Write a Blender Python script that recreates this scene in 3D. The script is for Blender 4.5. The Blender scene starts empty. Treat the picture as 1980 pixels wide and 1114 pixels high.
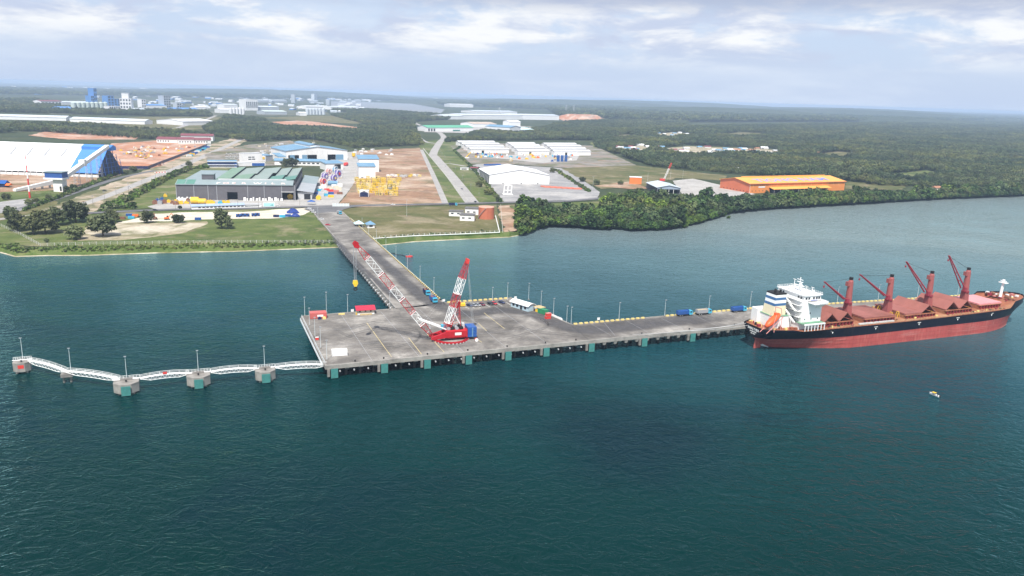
import bpy, math, random
import numpy as np
R = math.radians
scene = bpy.context.scene
col = scene.collection

# ------------------------------------------------------------------ camera
CAM_H = 120.0
PITCH = math.atan(372 / 1540.0)
ROLL = R(1.79)
cam_data = bpy.data.cameras.new("camera")
cam_data.sensor_width = 36.0
cam_data.lens = 36.0 * 1540.0 / 1980.0
cam_data.clip_start = 1.0
cam_data.clip_end = 120000.0
cam = bpy.data.objects.new("camera", cam_data)
col.objects.link(cam)
_f = np.array([0, math.cos(PITCH), -math.sin(PITCH)])
_u0 = np.array([0, math.sin(PITCH), math.cos(PITCH)])
_r0 = np.array([1.0, 0, 0])
_c, _s = math.cos(ROLL), math.sin(ROLL)
CR = _c * _r0 + _s * _u0
CU = -_s * _r0 + _c * _u0
from mathutils import Matrix, Vector
cam.matrix_world = Matrix(((CR[0], CU[0], -_f[0], 0), (CR[1], CU[1], -_f[1], 0), (CR[2], CU[2], -_f[2], CAM_H), (0, 0, 0, 1)))
scene.camera = cam

# ------------------------------------------------------------------ light
SUN_EL = R(57)
SUN_DX, SUN_DY = 0.12, 0.993          # horizontal travel of the light (away from the viewer, a little to the right)
SUN_STRENGTH = 5.0
SKY_STRENGTH = 0.1
sun_data = bpy.data.lights.new("sun", 'SUN')
sun_data.energy = SUN_STRENGTH
sun_data.angle = R(0.53)
sun_data.color = (1.0, 0.955, 0.88)
sun = bpy.data.objects.new("sun", sun_data)
col.objects.link(sun)
_d = Vector((SUN_DX * math.cos(SUN_EL), SUN_DY * math.cos(SUN_EL), -math.sin(SUN_EL)))
sun.rotation_euler = _d.to_track_quat('-Z', 'Y').to_euler()
scene.view_settings.view_transform = 'Standard'
scene.view_settings.look = 'None'
scene.view_settings.exposure = 0.38
scene.view_settings.gamma = 1.0
scene.view_settings.use_curve_mapping = False
scene.cycles.volume_bounces = 1
scene.cycles.max_bounces = 6
scene.cycles.diffuse_bounces = 2
scene.cycles.glossy_bounces = 2
scene.cycles.transmission_bounces = 2
scene.cycles.transparent_max_bounces = 8
scene.cycles.use_denoising = True

world = bpy.data.worlds.new("World")
scene.world = world
world.use_nodes = True
def build_world():
    nt = world.node_tree
    N, K = nt.nodes, nt.links
    N.clear()
    out = N.new('ShaderNodeOutputWorld')
    bg = N.new('ShaderNodeBackground')
    bg.inputs['Strength'].default_value = SKY_STRENGTH
    sky = N.new('ShaderNodeTexSky')
    sky.sky_type = 'NISHITA'
    sky.sun_disc = False
    sky.sun_elevation = SUN_EL
    sky.sun_rotation = math.atan2(-SUN_DX, -SUN_DY)
    sky.altitude = 100
    sky.air_density = 1.0
    sky.dust_density = 2.0
    sky.ozone_density = 1.5
    tc = N.new('ShaderNodeTexCoord')
    sep = N.new('ShaderNodeSeparateXYZ')
    K.new(tc.outputs['Generated'], sep.inputs[0])
    def noise(scl, detail, rough, zs, off=(0, 0, 0), dist=0.0):
        mp = N.new('ShaderNodeMapping')
        mp.inputs['Scale'].default_value = (1, 1, zs)
        mp.inputs['Location'].default_value = off
        K.new(tc.outputs['Generated'], mp.inputs['Vector'])
        n = N.new('ShaderNodeTexNoise')
        n.inputs['Scale'].default_value = scl
        n.inputs['Detail'].default_value = detail
        n.inputs['Roughness'].default_value = rough
        n.inputs['Distortion'].default_value = dist
        K.new(mp.outputs[0], n.inputs['Vector'])
        return n.outputs['Fac']
    def ramp(src, a, b, mode='EASE'):
        r = N.new('ShaderNodeValToRGB')
        r.color_ramp.interpolation = mode
        r.color_ramp.elements[0].position = a
        r.color_ramp.elements[1].position = b
        K.new(src, r.inputs[0])
        return r.outputs[0]
    def math_(op, a, b):
        m = N.new('ShaderNodeMath'); m.operation = op
        for i, v in enumerate((a, b)):
            if isinstance(v, (int, float)): m.inputs[i].default_value = v
            else: K.new(v, m.inputs[i])
        return m.outputs[0]
    def mix(fac, a, b):
        m = N.new('ShaderNodeMix'); m.data_type = 'RGBA'
        if isinstance(fac, (int, float)): m.inputs[0].default_value = fac
        else: K.new(fac, m.inputs[0])
        for i, v in ((6, a), (7, b)):
            if isinstance(v, tuple): m.inputs[i].default_value = (*v, 1)
            else: K.new(v, m.inputs[i])
        return m.outputs[2]
    # thin milky veil over the whole dome, then heaped cloud banks, then grey undersides
    veil = N.new('ShaderNodeMapRange'); K.new(sep.outputs[2], veil.inputs[0])
    veil.inputs[1].default_value = 0.0; veil.inputs[2].default_value = 0.6; veil.inputs[3].default_value = 0.85; veil.inputs[4].default_value = 0.2
    base = mix(veil.outputs[0], sky.outputs[0], (4.9, 5.9, 7.8))
    wisp = ramp(noise(3.4, 7, 0.6, 5.0, (2.1, 0.3, 0.2), 0.3), 0.42, 0.72)
    base = mix(math_('MULTIPLY', wisp, 0.45), base, (6.3, 6.9, 7.8))
    elev = ramp(sep.outputs[2], 0.026, 0.068)
    heap = ramp(noise(6.0, 11, 0.6, 3.2, (0.35, 0.0, 0.3), 0.2), 0.39, 0.51)
    thin = N.new('ShaderNodeMapRange'); K.new(sep.outputs[2], thin.inputs[0])      # broken cover: gaps open towards the zenith, cloud stacks up towards the horizon
    thin.inputs[1].default_value = .14; thin.inputs[2].default_value = .75; thin.inputs[3].default_value = 1.0; thin.inputs[4].default_value = .3
    heap = math_('MULTIPLY', math_('MULTIPLY', heap, elev), thin.outputs[0])
    shade = ramp(noise(7.5, 9, 0.6, 4.6, (5.3, 1.7, 0.62), 0.3), 0.38, 0.60)
    ccol = mix(shade, (7.7, 7.8, 7.9), (4.6, 5.2, 6.6))
    c1 = mix(math_('MULTIPLY', heap, 0.9), base, ccol)
    # grey stratus sheet higher up
    high = ramp(sep.outputs[2], 0.090, 0.116)
    strat = ramp(noise(3.2, 8, 0.6, 6.0, (3.7, 4.0, 1.0), 0.15), 0.30, 0.50)
    c2 = mix(math_('MULTIPLY', math_('MULTIPLY', math_('MULTIPLY', strat, high), thin.outputs[0]), 0.85), c1, (3.5, 4.0, 5.3))
    K.new(c2, bg.inputs['Color'])
    K.new(bg.outputs[0], out.inputs['Surface'])
build_world()

# ------------------------------------------------------------------ survey: a pixel of the photograph that shows a level surface -> point of that surface
LAND = 4.0
DECK = 6.0
def P(x, y, z=LAND):
    d = _f * 1540.0 + CR * (x - 990) - CU * (y - 557)
    t = (z - CAM_H) / d[2]
    return Vector((float(d[0] * t), float(d[1] * t), z))
def mpp(p):
    return float((np.array(p) - np.array((0, 0, CAM_H))) @ _f) / 1540.0

# ------------------------------------------------------------------ mesh and object helpers
class MB:
    def __init__(s): s.v = []; s.f = []
    def add(s, vs, fs):
        n = len(s.v); s.v += [tuple(v) for v in vs]; s.f += [tuple(i + n for i in f) for f in fs]; return s
    def bx(s, x0, x1, y0, y1, z0, z1):
        return s.add([(x0, y0, z0), (x1, y0, z0), (x1, y1, z0), (x0, y1, z0), (x0, y0, z1), (x1, y0, z1), (x1, y1, z1), (x0, y1, z1)],
                     [(3, 2, 1, 0), (4, 5, 6, 7), (0, 1, 5, 4), (1, 2, 6, 5), (2, 3, 7, 6), (3, 0, 4, 7)])
    def box(s, c, size, rz=0.0):
        hx, hy, hz = (q / 2 for q in size); ca, sa = math.cos(rz), math.sin(rz); vs = []
        for z in (-hz, hz):
            for x, y in ((-hx, -hy), (hx, -hy), (hx, hy), (-hx, hy)):
                vs.append((c[0] + x * ca - y * sa, c[1] + x * sa + y * ca, c[2] + z))
        return s.add(vs, [(3, 2, 1, 0), (4, 5, 6, 7), (0, 1, 5, 4), (1, 2, 6, 5), (2, 3, 7, 6), (3, 0, 4, 7)])
    def prism(s, poly, z0, z1):
        n = len(poly); a = sum(poly[i][0] * poly[(i + 1) % n][1] - poly[(i + 1) % n][0] * poly[i][1] for i in range(n))
        if a < 0: poly = poly[::-1]
        vs = [(p[0], p[1], z0) for p in poly] + [(p[0], p[1], z1) for p in poly]
        return s.add(vs, [tuple(range(n))[::-1], tuple(range(n, 2 * n))] + [(i, (i + 1) % n, n + (i + 1) % n, n + i) for i in range(n)])
    def ex(s, prof, x0, x1):      # profile in (y, z) pulled along x
        n = len(prof)
        vs = [(x0, p[0], p[1]) for p in prof] + [(x1, p[0], p[1]) for p in prof]
        return s.add(vs, [tuple(range(n))[::-1], tuple(range(n, 2 * n))] + [(i, (i + 1) % n, n + (i + 1) % n, n + i) for i in range(n)])
    def ey(s, prof, y0, y1):      # profile in (x, z) pulled along y
        n = len(prof)
        vs = [(p[0], y0, p[1]) for p in prof] + [(p[0], y1, p[1]) for p in prof]
        return s.add(vs, [tuple(range(n)), tuple(range(n, 2 * n))[::-1]] + [((i + 1) % n, i, n + i, n + (i + 1) % n) for i in range(n)])
    def cyl(s, p0, p1, r0, r1=None, n=8):
        r1 = r0 if r1 is None else r1
        a, b = Vector(p0), Vector(p1); d = (b - a)
        if d.length < 1e-6: return s
        d.normalize(); t = Vector((0, 0, 1)) if abs(d.z) < .9 else Vector((1, 0, 0))
        e = d.cross(t).normalized(); g = d.cross(e)
        vs = []
        for q, r in ((a, r0), (b, r1)):
            for i in range(n):
                w = 2 * math.pi * i / n; vs.append(q + e * (r * math.cos(w)) + g * (r * math.sin(w)))
        return s.add(vs, [tuple(range(n)), tuple(range(n, 2 * n))[::-1]] + [((i + 1) % n, i, n + i, n + (i + 1) % n) for i in range(n)])
    def bar(s, p0, p1, w): return s.cyl(p0, p1, w * .62, w * .62, 4)
    def quad(s, a, b, c, d): return s.add([a, b, c, d], [(0, 1, 2, 3)])
    def poly(s, pts): return s.add(pts, [tuple(range(len(pts)))])
    def loft(s, rings, close=False):
        n = len(rings[0]); vs = [v for r in rings for v in r]; fs = []
        for k in range(len(rings) - 1):
            for i in range(n if close else n - 1):
                j = (i + 1) % n
                fs.append((k * n + i, k * n + j, (k + 1) * n + j, (k + 1) * n + i))
        return s.add(vs, fs)
    def mesh(s, name):
        m = bpy.data.meshes.new(name); m.from_pydata(s.v, [], s.f); m.update(); return m
    def build(s, name, mat, parent=None, smooth=False, loc=None, rz=0.0):
        m = s.mesh(name)
        return put(name, m, mat, parent, smooth, loc, rz)
def put(name, m, mat, parent=None, smooth=False, loc=None, rz=0.0):
    o = bpy.data.objects.new(name, m)
    if mat is not None and len(m.materials) == 0: m.materials.append(mat)
    if smooth:
        m.polygons.foreach_set('use_smooth', [True] * len(m.polygons))
    col.objects.link(o)
    if parent is not None: o.parent = parent
    if loc is not None: o.location = loc
    if rz: o.rotation_euler = (0, 0, rz)
    return o
def thing(name, label, cat, loc=(0, 0, 0), rz=0.0, group=None):
    o = bpy.data.objects.new(name, None); col.objects.link(o)
    o.empty_display_size = .5; o.location = loc; o.rotation_euler = (0, 0, rz)
    return tag(o, label, cat, group)
def tag(o, label=None, cat=None, group=None, kind=None):
    if label: o['label'] = label
    if cat: o['category'] = cat
    if group: o['group'] = group
    if kind: o['kind'] = kind
    return o
def sub(name, parent, loc=(0, 0, 0), rz=0.0):
    o = bpy.data.objects.new(name, None); col.objects.link(o); o.empty_display_size = .3
    o.parent = parent; o.location = loc; o.rotation_euler = (0, 0, rz); return o
def copy_tree(o, parent=None):
    c = o.copy(); col.objects.link(c); c.parent = parent
    for ch in o.children: copy_tree(ch, c)
    return c
def frame(a, b, z=LAND):
    A, B = P(*a, z), P(*b, z); d = B - A
    return A, math.atan2(d.y, d.x), d.length
def text_mesh(body, size, thick=0.02, align='LEFT'):
    cu = bpy.data.curves.new('lettering', 'FONT'); cu.body = body; cu.size = size; cu.extrude = thick; cu.align_x = align; cu.resolution_u = 2; cu.offset = .022 * size
    o = bpy.data.objects.new('tmp', cu); col.objects.link(o); bpy.context.view_layer.update()
    m = bpy.data.meshes.new_from_object(o.evaluated_get(bpy.context.evaluated_depsgraph_get()))
    bpy.data.objects.remove(o); return m

# ------------------------------------------------------------------ materials
MATS = {}
def mk(name):
    m = bpy.data.materials.new(name); m.use_nodes = True; MATS[name] = m
    nt = m.node_tree; b = nt.nodes['Principled BSDF']; return m, nt, b
def nz(nt, scale, detail=4, rough=.6, coord='Object', stretch=(1, 1, 1), dist=0.0, loc=(0, 0, 0), rot=0.0):
    tc = nt.nodes.new('ShaderNodeTexCoord'); mp = nt.nodes.new('ShaderNodeMapping'); n = nt.nodes.new('ShaderNodeTexNoise')
    mp.inputs['Scale'].default_value = stretch; mp.inputs['Location'].default_value = loc; mp.inputs['Rotation'].default_value = (0, 0, rot)
    n.inputs['Scale'].default_value = scale; n.inputs['Detail'].default_value = detail; n.inputs['Roughness'].default_value = rough; n.inputs['Distortion'].default_value = dist
    nt.links.new(tc.outputs[coord], mp.inputs[0]); nt.links.new(mp.outputs[0], n.inputs['Vector']); return n.outputs['Fac']
def rmp(nt, src, stops, mode='LINEAR'):
    r = nt.nodes.new('ShaderNodeValToRGB'); r.color_ramp.interpolation = mode
    e = r.color_ramp.elements
    while len(e) < len(stops): e.new(.5)
    for q, (p, c) in zip(e, stops):
        q.position = p; q.color = (*c, 1) if isinstance(c, tuple) else (c, c, c, 1)
    nt.links.new(src, r.inputs[0]); return r.outputs[0]
def mx(nt, fac, a, b, blend='MIX'):
    m = nt.nodes.new('ShaderNodeMix'); m.data_type = 'RGBA'; m.blend_type = blend
    if isinstance(fac, (int, float)): m.inputs[0].default_value = fac
    else: nt.links.new(fac, m.inputs[0])
    for i, v in ((6, a), (7, b)):
        if isinstance(v, tuple): m.inputs[i].default_value = (*v, 1)
        else: nt.links.new(v, m.inputs[i])
    return m.outputs[2]
def bump(nt, b, h, strength=.3, dist=.1):
    n = nt.nodes.new('ShaderNodeBump'); n.inputs['Strength'].default_value = strength; n.inputs['Distance'].default_value = dist
    nt.links.new(h, n.inputs['Height']); nt.links.new(n.outputs[0], b.inputs['Normal']); return n
def M(name, c, rough=.6, var=.14, scale=.35, metal=0.0, spec=.35, dirt=None, dirt_amt=.35, ribs=None):
    if name in MATS: return MATS[name]
    m, nt, b = mk(name)
    f = nz(nt, scale, 5, .65)
    lo = tuple(q * (1 - var) for q in c); hi = tuple(min(1, q * (1 + var)) for q in c)
    out = rmp(nt, f, [(.3, lo), (.7, hi)])
    if dirt:
        g = rmp(nt, nz(nt, scale * .35, 6, .7, loc=(3.1, 7, 2)), [(.48, 0.0), (.72, dirt_amt)])
        out = mx(nt, g, out, dirt)
    nt.links.new(out, b.inputs['Base Color'])
    b.inputs['Roughness'].default_value = rough; b.inputs['Metallic'].default_value = metal; b.inputs['Specular IOR Level'].default_value = spec
    if ribs:
        tc = nt.nodes.new('ShaderNodeTexCoord'); w = nt.nodes.new('ShaderNodeTexWave')
        w.wave_type = 'BANDS'; w.bands_direction = ribs[0]; w.inputs['Scale'].default_value = ribs[1]; w.inputs['Detail'].default_value = 0
        nt.links.new(tc.outputs['Object'], w.inputs['Vector']); bump(nt, b, w.outputs['Fac'], .5, .08)
    return m
def ground_mat(name, cols, scale, detail=6, rough=.9, big=None, bigcol=None, bumpd=0.0, stretch=(1, 1, 1), rot=0.0):
    m, nt, b = mk(name)
    f = nz(nt, scale, detail, .68, stretch=stretch, rot=rot)
    n = len(cols); out = rmp(nt, f, [(.28 + .44 * i / (n - 1), c) for i, c in enumerate(cols)])
    if big:
        for sc_, lo_, hi_, c_, amt in big:
            g = rmp(nt, nz(nt, sc_, 6, .62, loc=(sc_ * 991, 3.3, 0), dist=.6), [(lo_, 0.0), (hi_, amt)])
            out = mx(nt, g, out, c_)
    fine = rmp(nt, nz(nt, scale * 9, 3, .6), [(.3, .82), (.7, 1.12)])
    out = mx(nt, 1.0, out, fine, 'MULTIPLY')
    nt.links.new(out, b.inputs['Base Color']); b.inputs['Roughness'].default_value = rough; b.inputs['Specular IOR Level'].default_value = .15
    if bumpd: bump(nt, b, nz(nt, scale * 5, 4, .7), .6, bumpd)
    return m
# plain paints and metals
WHITE = M('white_paint', (.78, .78, .77), .5, .05, .15, dirt=(.5, .48, .44), dirt_amt=.3)
WHITE_ROOF = M('white_sheet_roof', (.8, .81, .82), .45, .04, .08, dirt=(.55, .55, .53), dirt_amt=.22, ribs=('X', 1.2))
CREAM = M('cream_paint', (.68, .62, .48), .6, .08, .3, dirt=(.4, .33, .25))
GREY = M('grey_paint', (.32, .33, .35), .55, .1, .3)
LIGHTGREY = M('light_grey_paint', (.52, .53, .54), .55, .1, .3, dirt=(.3, .29, .28))
DARKGREY = M('dark_grey_sheet', (.115, .112, .125), .6, .1, .2, dirt=(.2, .19, .18), dirt_amt=.25, ribs=('X', 1.0))
BLACK = M('black_rubber', (.015, .015, .016), .75, .2, .5)
DARK = M('dark_opening', (.02, .022, .026), .8, .1, .3)
GLASS = M('dark_glass', (.03, .04, .05), .12, .1, .3, spec=.6)
GALV = M('galvanised_steel', (.55, .57, .58), .42, .08, .6, metal=.4)
POLE = M('pale_pole_steel', (.62, .66, .67), .45, .06, .4, metal=.2)
YELLOW = M('yellow_paint', (.78, .50, .03), .5, .12, .5, dirt=(.35, .24, .06))
YELLOWP = M('pale_yellow_paint', (.75, .60, .22), .6, .15, .6, dirt=(.35, .3, .2))
ORANGE = M('orange_paint', (.78, .17, .03), .5, .1, .4)
RED = M('crane_red_paint', (.42, .012, .020), .45, .12, .6, dirt=(.22, .03, .03))
RED2 = M('bright_red_paint', (.62, .05, .04), .5, .1, .5)
MAROON = M('maroon_roof_sheet', (.20, .055, .065), .55, .12, .3, dirt=(.2, .12, .11))
BLUE = M('blue_paint', (.018, .09, .33), .45, .12, .4, dirt=(.07, .11, .2))
NAVY = M('navy_paint', (.012, .02, .075), .5, .15, .3)
CYAN = M('cyan_paint', (.06, .40, .58), .4, .1, .5)
LBLUE = M('light_blue_sheet_roof', (.145, .28, .41), .45, .08, .1, dirt=(.24, .35, .44), dirt_amt=.5, ribs=('X', 1.2))
TEAL = M('teal_fender_plate', (.05, .20, .185), .55, .2, .8, dirt=(.08, .15, .13), dirt_amt=.6)
PURPLE = M('purple_paint', (.17, .12, .40), .5, .15, .5)
PINK = M('faded_red_paint', (.55, .22, .20), .6, .1, .5)
GREENC = M('green_container_paint', (.03, .22, .10), .5, .12, .5)
OLIVE = M('olive_paint', (.20, .17, .05), .6, .12, .5)
BROWN = M('brown_rust', (.22, .10, .06), .75, .25, .6)
TIMBER = M('pale_timber', (.5, .38, .2), .75, .15, .6)
TYRE = M('tyre_rubber', (.02, .02, .021), .85, .1, 1)
CONC = M('weathered_concrete', (.285, .268, .245), .85, .22, .3, dirt=(.10, .092, .083), dirt_amt=.75)
CONC_D = M('stained_concrete', (.24, .225, .21), .88, .22, .35, dirt=(.08, .075, .07), dirt_amt=.6)
LETTER_BLUE = M('pale_blue_lettering', (.22, .27, .56), .6, .08, .5)
LETTER_WHITE = M('white_lettering', (.8, .8, .78), .6, .04, .5)
LETTER_RED = M('pink_white_lettering', (.8, .62, .58), .6, .12, .5)

# ------------------------------------------------------------------ ground materials
GRASS = ground_mat('dry_grass', [(.075, .08, .028), (.125, .118, .048), (.18, .16, .08)], .05, 8, big=[(.018, .53, .66, (.30, .25, .17), .75), (.011, .5, .62, (.07, .09, .026), .8), (.04, .56, .66, (.22, .17, .11), .7)], bumpd=.25)
GRASS_G = ground_mat('green_grass', [(.06, .088, .024), (.10, .13, .036), (.15, .162, .06)], .06, 8, big=[(.02, .53, .66, (.26, .22, .14), .75), (.012, .5, .62, (.05, .08, .02), .7), (.05, .57, .66, (.20, .17, .10), .7)], bumpd=.25)
SANDVERGE = ground_mat('sandy_road_verge', [(.30, .22, .15), (.42, .34, .26), (.50, .43, .34)], .03, 8, big=[(.02, .46, .58, (.11, .12, .05), .9), (.045, .52, .64, (.17, .15, .08), .8)], stretch=(1, 1.6, 1))
SCRAPMIX = ground_mat('worn_storage_ground', [(.15, .14, .12), (.23, .21, .185), (.32, .28, .24)], .03, 8, big=[(.02, .48, .60, (.11, .12, .055), .9), (.03, .54, .66, (.30, .18, .11), .7)])
FARTOWN = ground_mat('far_town_ground', [(.06, .075, .04), (.11, .115, .075), (.20, .20, .17)], .006, 8, big=[(.003, .5, .62, (.05, .07, .035), .9)], stretch=(1, .4, 1))
SCRUB = ground_mat('bank_scrub', [(.05, .085, .02), (.095, .135, .035), (.17, .175, .075)], .12, 7, bumpd=.6)
SAND = ground_mat('pale_sand', [(.48, .42, .33), (.58, .52, .43), (.66, .61, .52)], .05, 6, big=[(.03, .55, .7, (.25, .24, .13), .5)], stretch=(1, 2.5, 1))
SANDMIX = ground_mat('sandy_grass', [(.17, .155, .07), (.32, .275, .185), (.48, .42, .33)], .035, 8, big=[(.02, .5, .62, (.55, .49, .40), .8), (.03, .52, .66, (.12, .125, .045), .9)], stretch=(1, 2.2, 1))
DIRT = ground_mat('brown_dirt', [(.18, .105, .062), (.29, .175, .11), (.39, .265, .175)], .022, 8, big=[(.012, .48, .64, (.50, .40, .31), .8), (.02, .53, .66, (.14, .125, .06), .8), (.03, .56, .68, (.19, .13, .095), .7)], stretch=(1, 1.6, 1))
LATERITE = ground_mat('orange_laterite', [(.27, .115, .06), (.42, .195, .11), (.51, .29, .185)], .022, 8, big=[(.013, .47, .62, (.52, .40, .32), .8), (.02, .53, .66, (.20, .14, .10), .7), (.035, .56, .66, (.55, .5, .45), .6)], stretch=(1, 1.8, 1))
CONCRETE_YARD = ground_mat('yard_concrete', [(.30, .285, .265), (.38, .365, .345), (.46, .445, .42)], .04, 7, big=[(.02, .55, .72, (.22, .20, .18), .7)])
GREY_YARD = ground_mat('gravel_yard', [(.21, .205, .205), (.28, .275, .275), (.38, .37, .36)], .03, 7, big=[(.012, .52, .68, (.46, .44, .42), .75), (.02, .57, .7, (.16, .155, .155), .7)], stretch=(1, 1.5, 1))
ASPHALT = ground_mat('worn_asphalt', [(.10, .10, .105), (.14, .14, .145), (.19, .185, .185)], .08, 6)
PALEROAD = ground_mat('pale_concrete_road', [(.27, .26, .25), (.34, .325, .31), (.40, .385, .365)], .06, 6)
DUSTROAD = ground_mat('dusty_road', [(.28, .24, .20), (.38, .33, .28), (.48, .42, .36)], .05, 6, big=[(.02, .5, .65, (.22, .21, .21), .8)])
LANDBASE = ground_mat('rough_land', [(.028, .042, .018), (.05, .066, .027), (.085, .09, .042)], .012, 8, big=[(.0016, .56, .66, (.15, .12, .07), .55), (.0007, .5, .62, (.025, .04, .02), .7)], bumpd=3.0)
FARFIELD = ground_mat('far_flat_roofs', [(.16, .18, .20), (.22, .24, .26), (.30, .31, .33)], .006, 5, stretch=(1, 4, 1))
def deck_mat():
    m, nt, b = mk('quay_concrete')
    f = nz(nt, .05, 8, .66)
    out = rmp(nt, f, [(.32, (.08, .074, .067)), (.46, (.17, .157, .142)), (.56, (.24, .224, .203)), (.68, (.38, .357, .325))])
    s = rmp(nt, nz(nt, .085, 7, .7, stretch=(1, 2.6, 1), dist=2.2, rot=.5), [(.50, 0.0), (.66, .6)])
    out = mx(nt, s, out, (.11, .104, .10))
    s2 = rmp(nt, nz(nt, .03, 6, .6, dist=1.2, loc=(9, 2, 0)), [(.52, 0.0), (.68, .55)])
    out = mx(nt, s2, out, (.41, .385, .35))
    w = nt.nodes.new('ShaderNodeTexWave'); w.wave_type = 'RINGS'; w.rings_direction = 'Z'
    w.inputs['Scale'].default_value = .055; w.inputs['Distortion'].default_value = 9; w.inputs['Detail'].default_value = 3; w.inputs['Detail Scale'].default_value = .6
    tc = nt.nodes.new('ShaderNodeTexCoord'); nt.links.new(tc.outputs['Object'], w.inputs['Vector'])
    out = mx(nt, rmp(nt, w.outputs['Fac'], [(.05, .22), (.3, 0.0)]), out, (.15, .14, .135))
    sp = rmp(nt, nz(nt, .35, 3, .5, loc=(4, 4, 4)), [(.70, 0.0), (.76, .7)])
    out = mx(nt, sp, out, (.07, .065, .065))
    out = mx(nt, 1.0, out, rmp(nt, nz(nt, .9, 3, .6), [(.3, .86), (.7, 1.1)]), 'MULTIPLY')
    nt.links.new(out, b.inputs['Base Color']); b.inputs['Roughness'].default_value = .88; b.inputs['Specular IOR Level'].default_value = .2
    return m
QUAY = deck_mat()
def wear_mat(name, c, amt):
    m, nt, b = mk(name)
    b.inputs['Roughness'].default_value = .85
    at = nt.nodes.new('ShaderNodeAttribute'); at.attribute_name = 'edge'
    n = nz(nt, .07, 6, .7, dist=1.0)
    mul = nt.nodes.new('ShaderNodeMath'); mul.operation = 'MULTIPLY'
    nt.links.new(at.outputs['Fac'], mul.inputs[0]); nt.links.new(rmp(nt, n, [(.3, .45), (.65, 1.0)]), mul.inputs[1])
    m2 = nt.nodes.new('ShaderNodeMath'); m2.operation = 'MULTIPLY'; m2.inputs[1].default_value = amt
    nt.links.new(mul.outputs[0], m2.inputs[0]); nt.links.new(m2.outputs[0], b.inputs['Alpha'])
    nt.links.new(rmp(nt, nz(nt, .2, 5, .6), [(.3, tuple(q * .8 for q in c)), (.7, tuple(q * 1.2 for q in c))]), b.inputs['Base Color'])
    return m
TYREWEAR = wear_mat('tyre_darkened_lane', (.085, .082, .085), .92)
TYRETRACK = wear_mat('tyre_tracks', (.12, .115, .11), .4)
WAVE = (.22, .24, .075)
def water_mat():
    m, nt, b = mk('sea_water')
    # body colour: silty tone plus painted sky reflection towards shore and right, slow drifting bodies, deep green-blue off the quay
    geo = nt.nodes.new('ShaderNodeNewGeometry'); sp = nt.nodes.new('ShaderNodeSeparateXYZ'); nt.links.new(geo.outputs['Position'], sp.inputs[0])
    def madd(a, k, c):
        q = nt.nodes.new('ShaderNodeMath'); q.operation = 'MULTIPLY_ADD'; nt.links.new(a, q.inputs[0]); q.inputs[1].default_value = k
        if isinstance(c, (int, float)): q.inputs[2].default_value = c
        else: nt.links.new(c, q.inputs[2])
        return q.outputs[0]
    shore = madd(sp.outputs[1], 1 / 900.0, madd(sp.outputs[0], 1 / 3000.0, 0.0))  # paler far out and to the right: sky reflection put into the colour
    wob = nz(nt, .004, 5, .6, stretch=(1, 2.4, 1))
    silt_sheen = madd(wob, .16, shore)
    body = rmp(nt, silt_sheen, [(.26, (.0000, .0165, .0155)), (.42, (.0001, .024, .0255)), (.52, (.005, .042, .055)), (.64, (.034, .080, .099)), (.78, (.085, .148, .168)), (.94, (.15, .20, .21)), (1.05, (.19, .235, .235))], 'EASE')
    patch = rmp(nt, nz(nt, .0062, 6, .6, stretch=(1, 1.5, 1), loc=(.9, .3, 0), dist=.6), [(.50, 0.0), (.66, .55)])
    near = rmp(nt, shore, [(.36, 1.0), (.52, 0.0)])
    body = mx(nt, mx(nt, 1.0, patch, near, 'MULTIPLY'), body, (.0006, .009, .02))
    # a cloud's shadow painted into the water colour off the quay
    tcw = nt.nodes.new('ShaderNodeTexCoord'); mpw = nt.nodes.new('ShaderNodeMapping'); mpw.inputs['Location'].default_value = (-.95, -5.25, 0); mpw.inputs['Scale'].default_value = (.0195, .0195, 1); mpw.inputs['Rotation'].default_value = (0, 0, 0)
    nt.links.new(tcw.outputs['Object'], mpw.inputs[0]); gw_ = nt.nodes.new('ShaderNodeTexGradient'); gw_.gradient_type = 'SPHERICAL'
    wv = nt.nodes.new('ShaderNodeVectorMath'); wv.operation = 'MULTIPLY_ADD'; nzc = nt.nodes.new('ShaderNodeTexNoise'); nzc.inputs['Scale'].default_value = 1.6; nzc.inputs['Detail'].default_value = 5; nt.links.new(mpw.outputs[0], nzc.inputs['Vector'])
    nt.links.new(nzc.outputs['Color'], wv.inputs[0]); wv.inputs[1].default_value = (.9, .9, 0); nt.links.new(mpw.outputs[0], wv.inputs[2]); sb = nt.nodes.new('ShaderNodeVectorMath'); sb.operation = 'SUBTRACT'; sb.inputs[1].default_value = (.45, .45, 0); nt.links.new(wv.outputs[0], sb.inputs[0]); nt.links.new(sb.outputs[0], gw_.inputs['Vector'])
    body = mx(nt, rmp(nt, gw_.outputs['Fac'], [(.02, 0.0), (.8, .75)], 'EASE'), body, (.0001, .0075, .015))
    gust = nz(nt, .012, 5, .6, stretch=(1, 1.4, 1), loc=(2, 5, 0))
    # chop: short-crested wind waves in three sizes
    def wav(scale, stretch, rot, dist, detail=3):
        return nz(nt, scale, detail, .5, stretch=stretch, rot=rot, dist=dist)
    def sharp(h):  # peaked crests, round troughs
        return rmp(nt, h, [(.24, 0.0), (.38, .35), (.5, 1.0), (.62, .35), (.76, 0.0)])
    prev = None
    for h, d in ((wav(.045, (1, 1.6, 1), R(-10), .6, 2), WAVE[0]), (wav(.15, (1, 1.5, 1), R(8), 1.0, 3), WAVE[1]), (wav(.33, (1, 1.5, 1), R(-9), .8, 2), WAVE[2])):
        n = nt.nodes.new('ShaderNodeBump'); n.inputs['Strength'].default_value = 1.0; n.inputs['Distance'].default_value = d
        nt.links.new(sharp(h), n.inputs['Height'])
        if prev: nt.links.new(prev, n.inputs['Normal'])
        prev = n.outputs[0]
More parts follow.
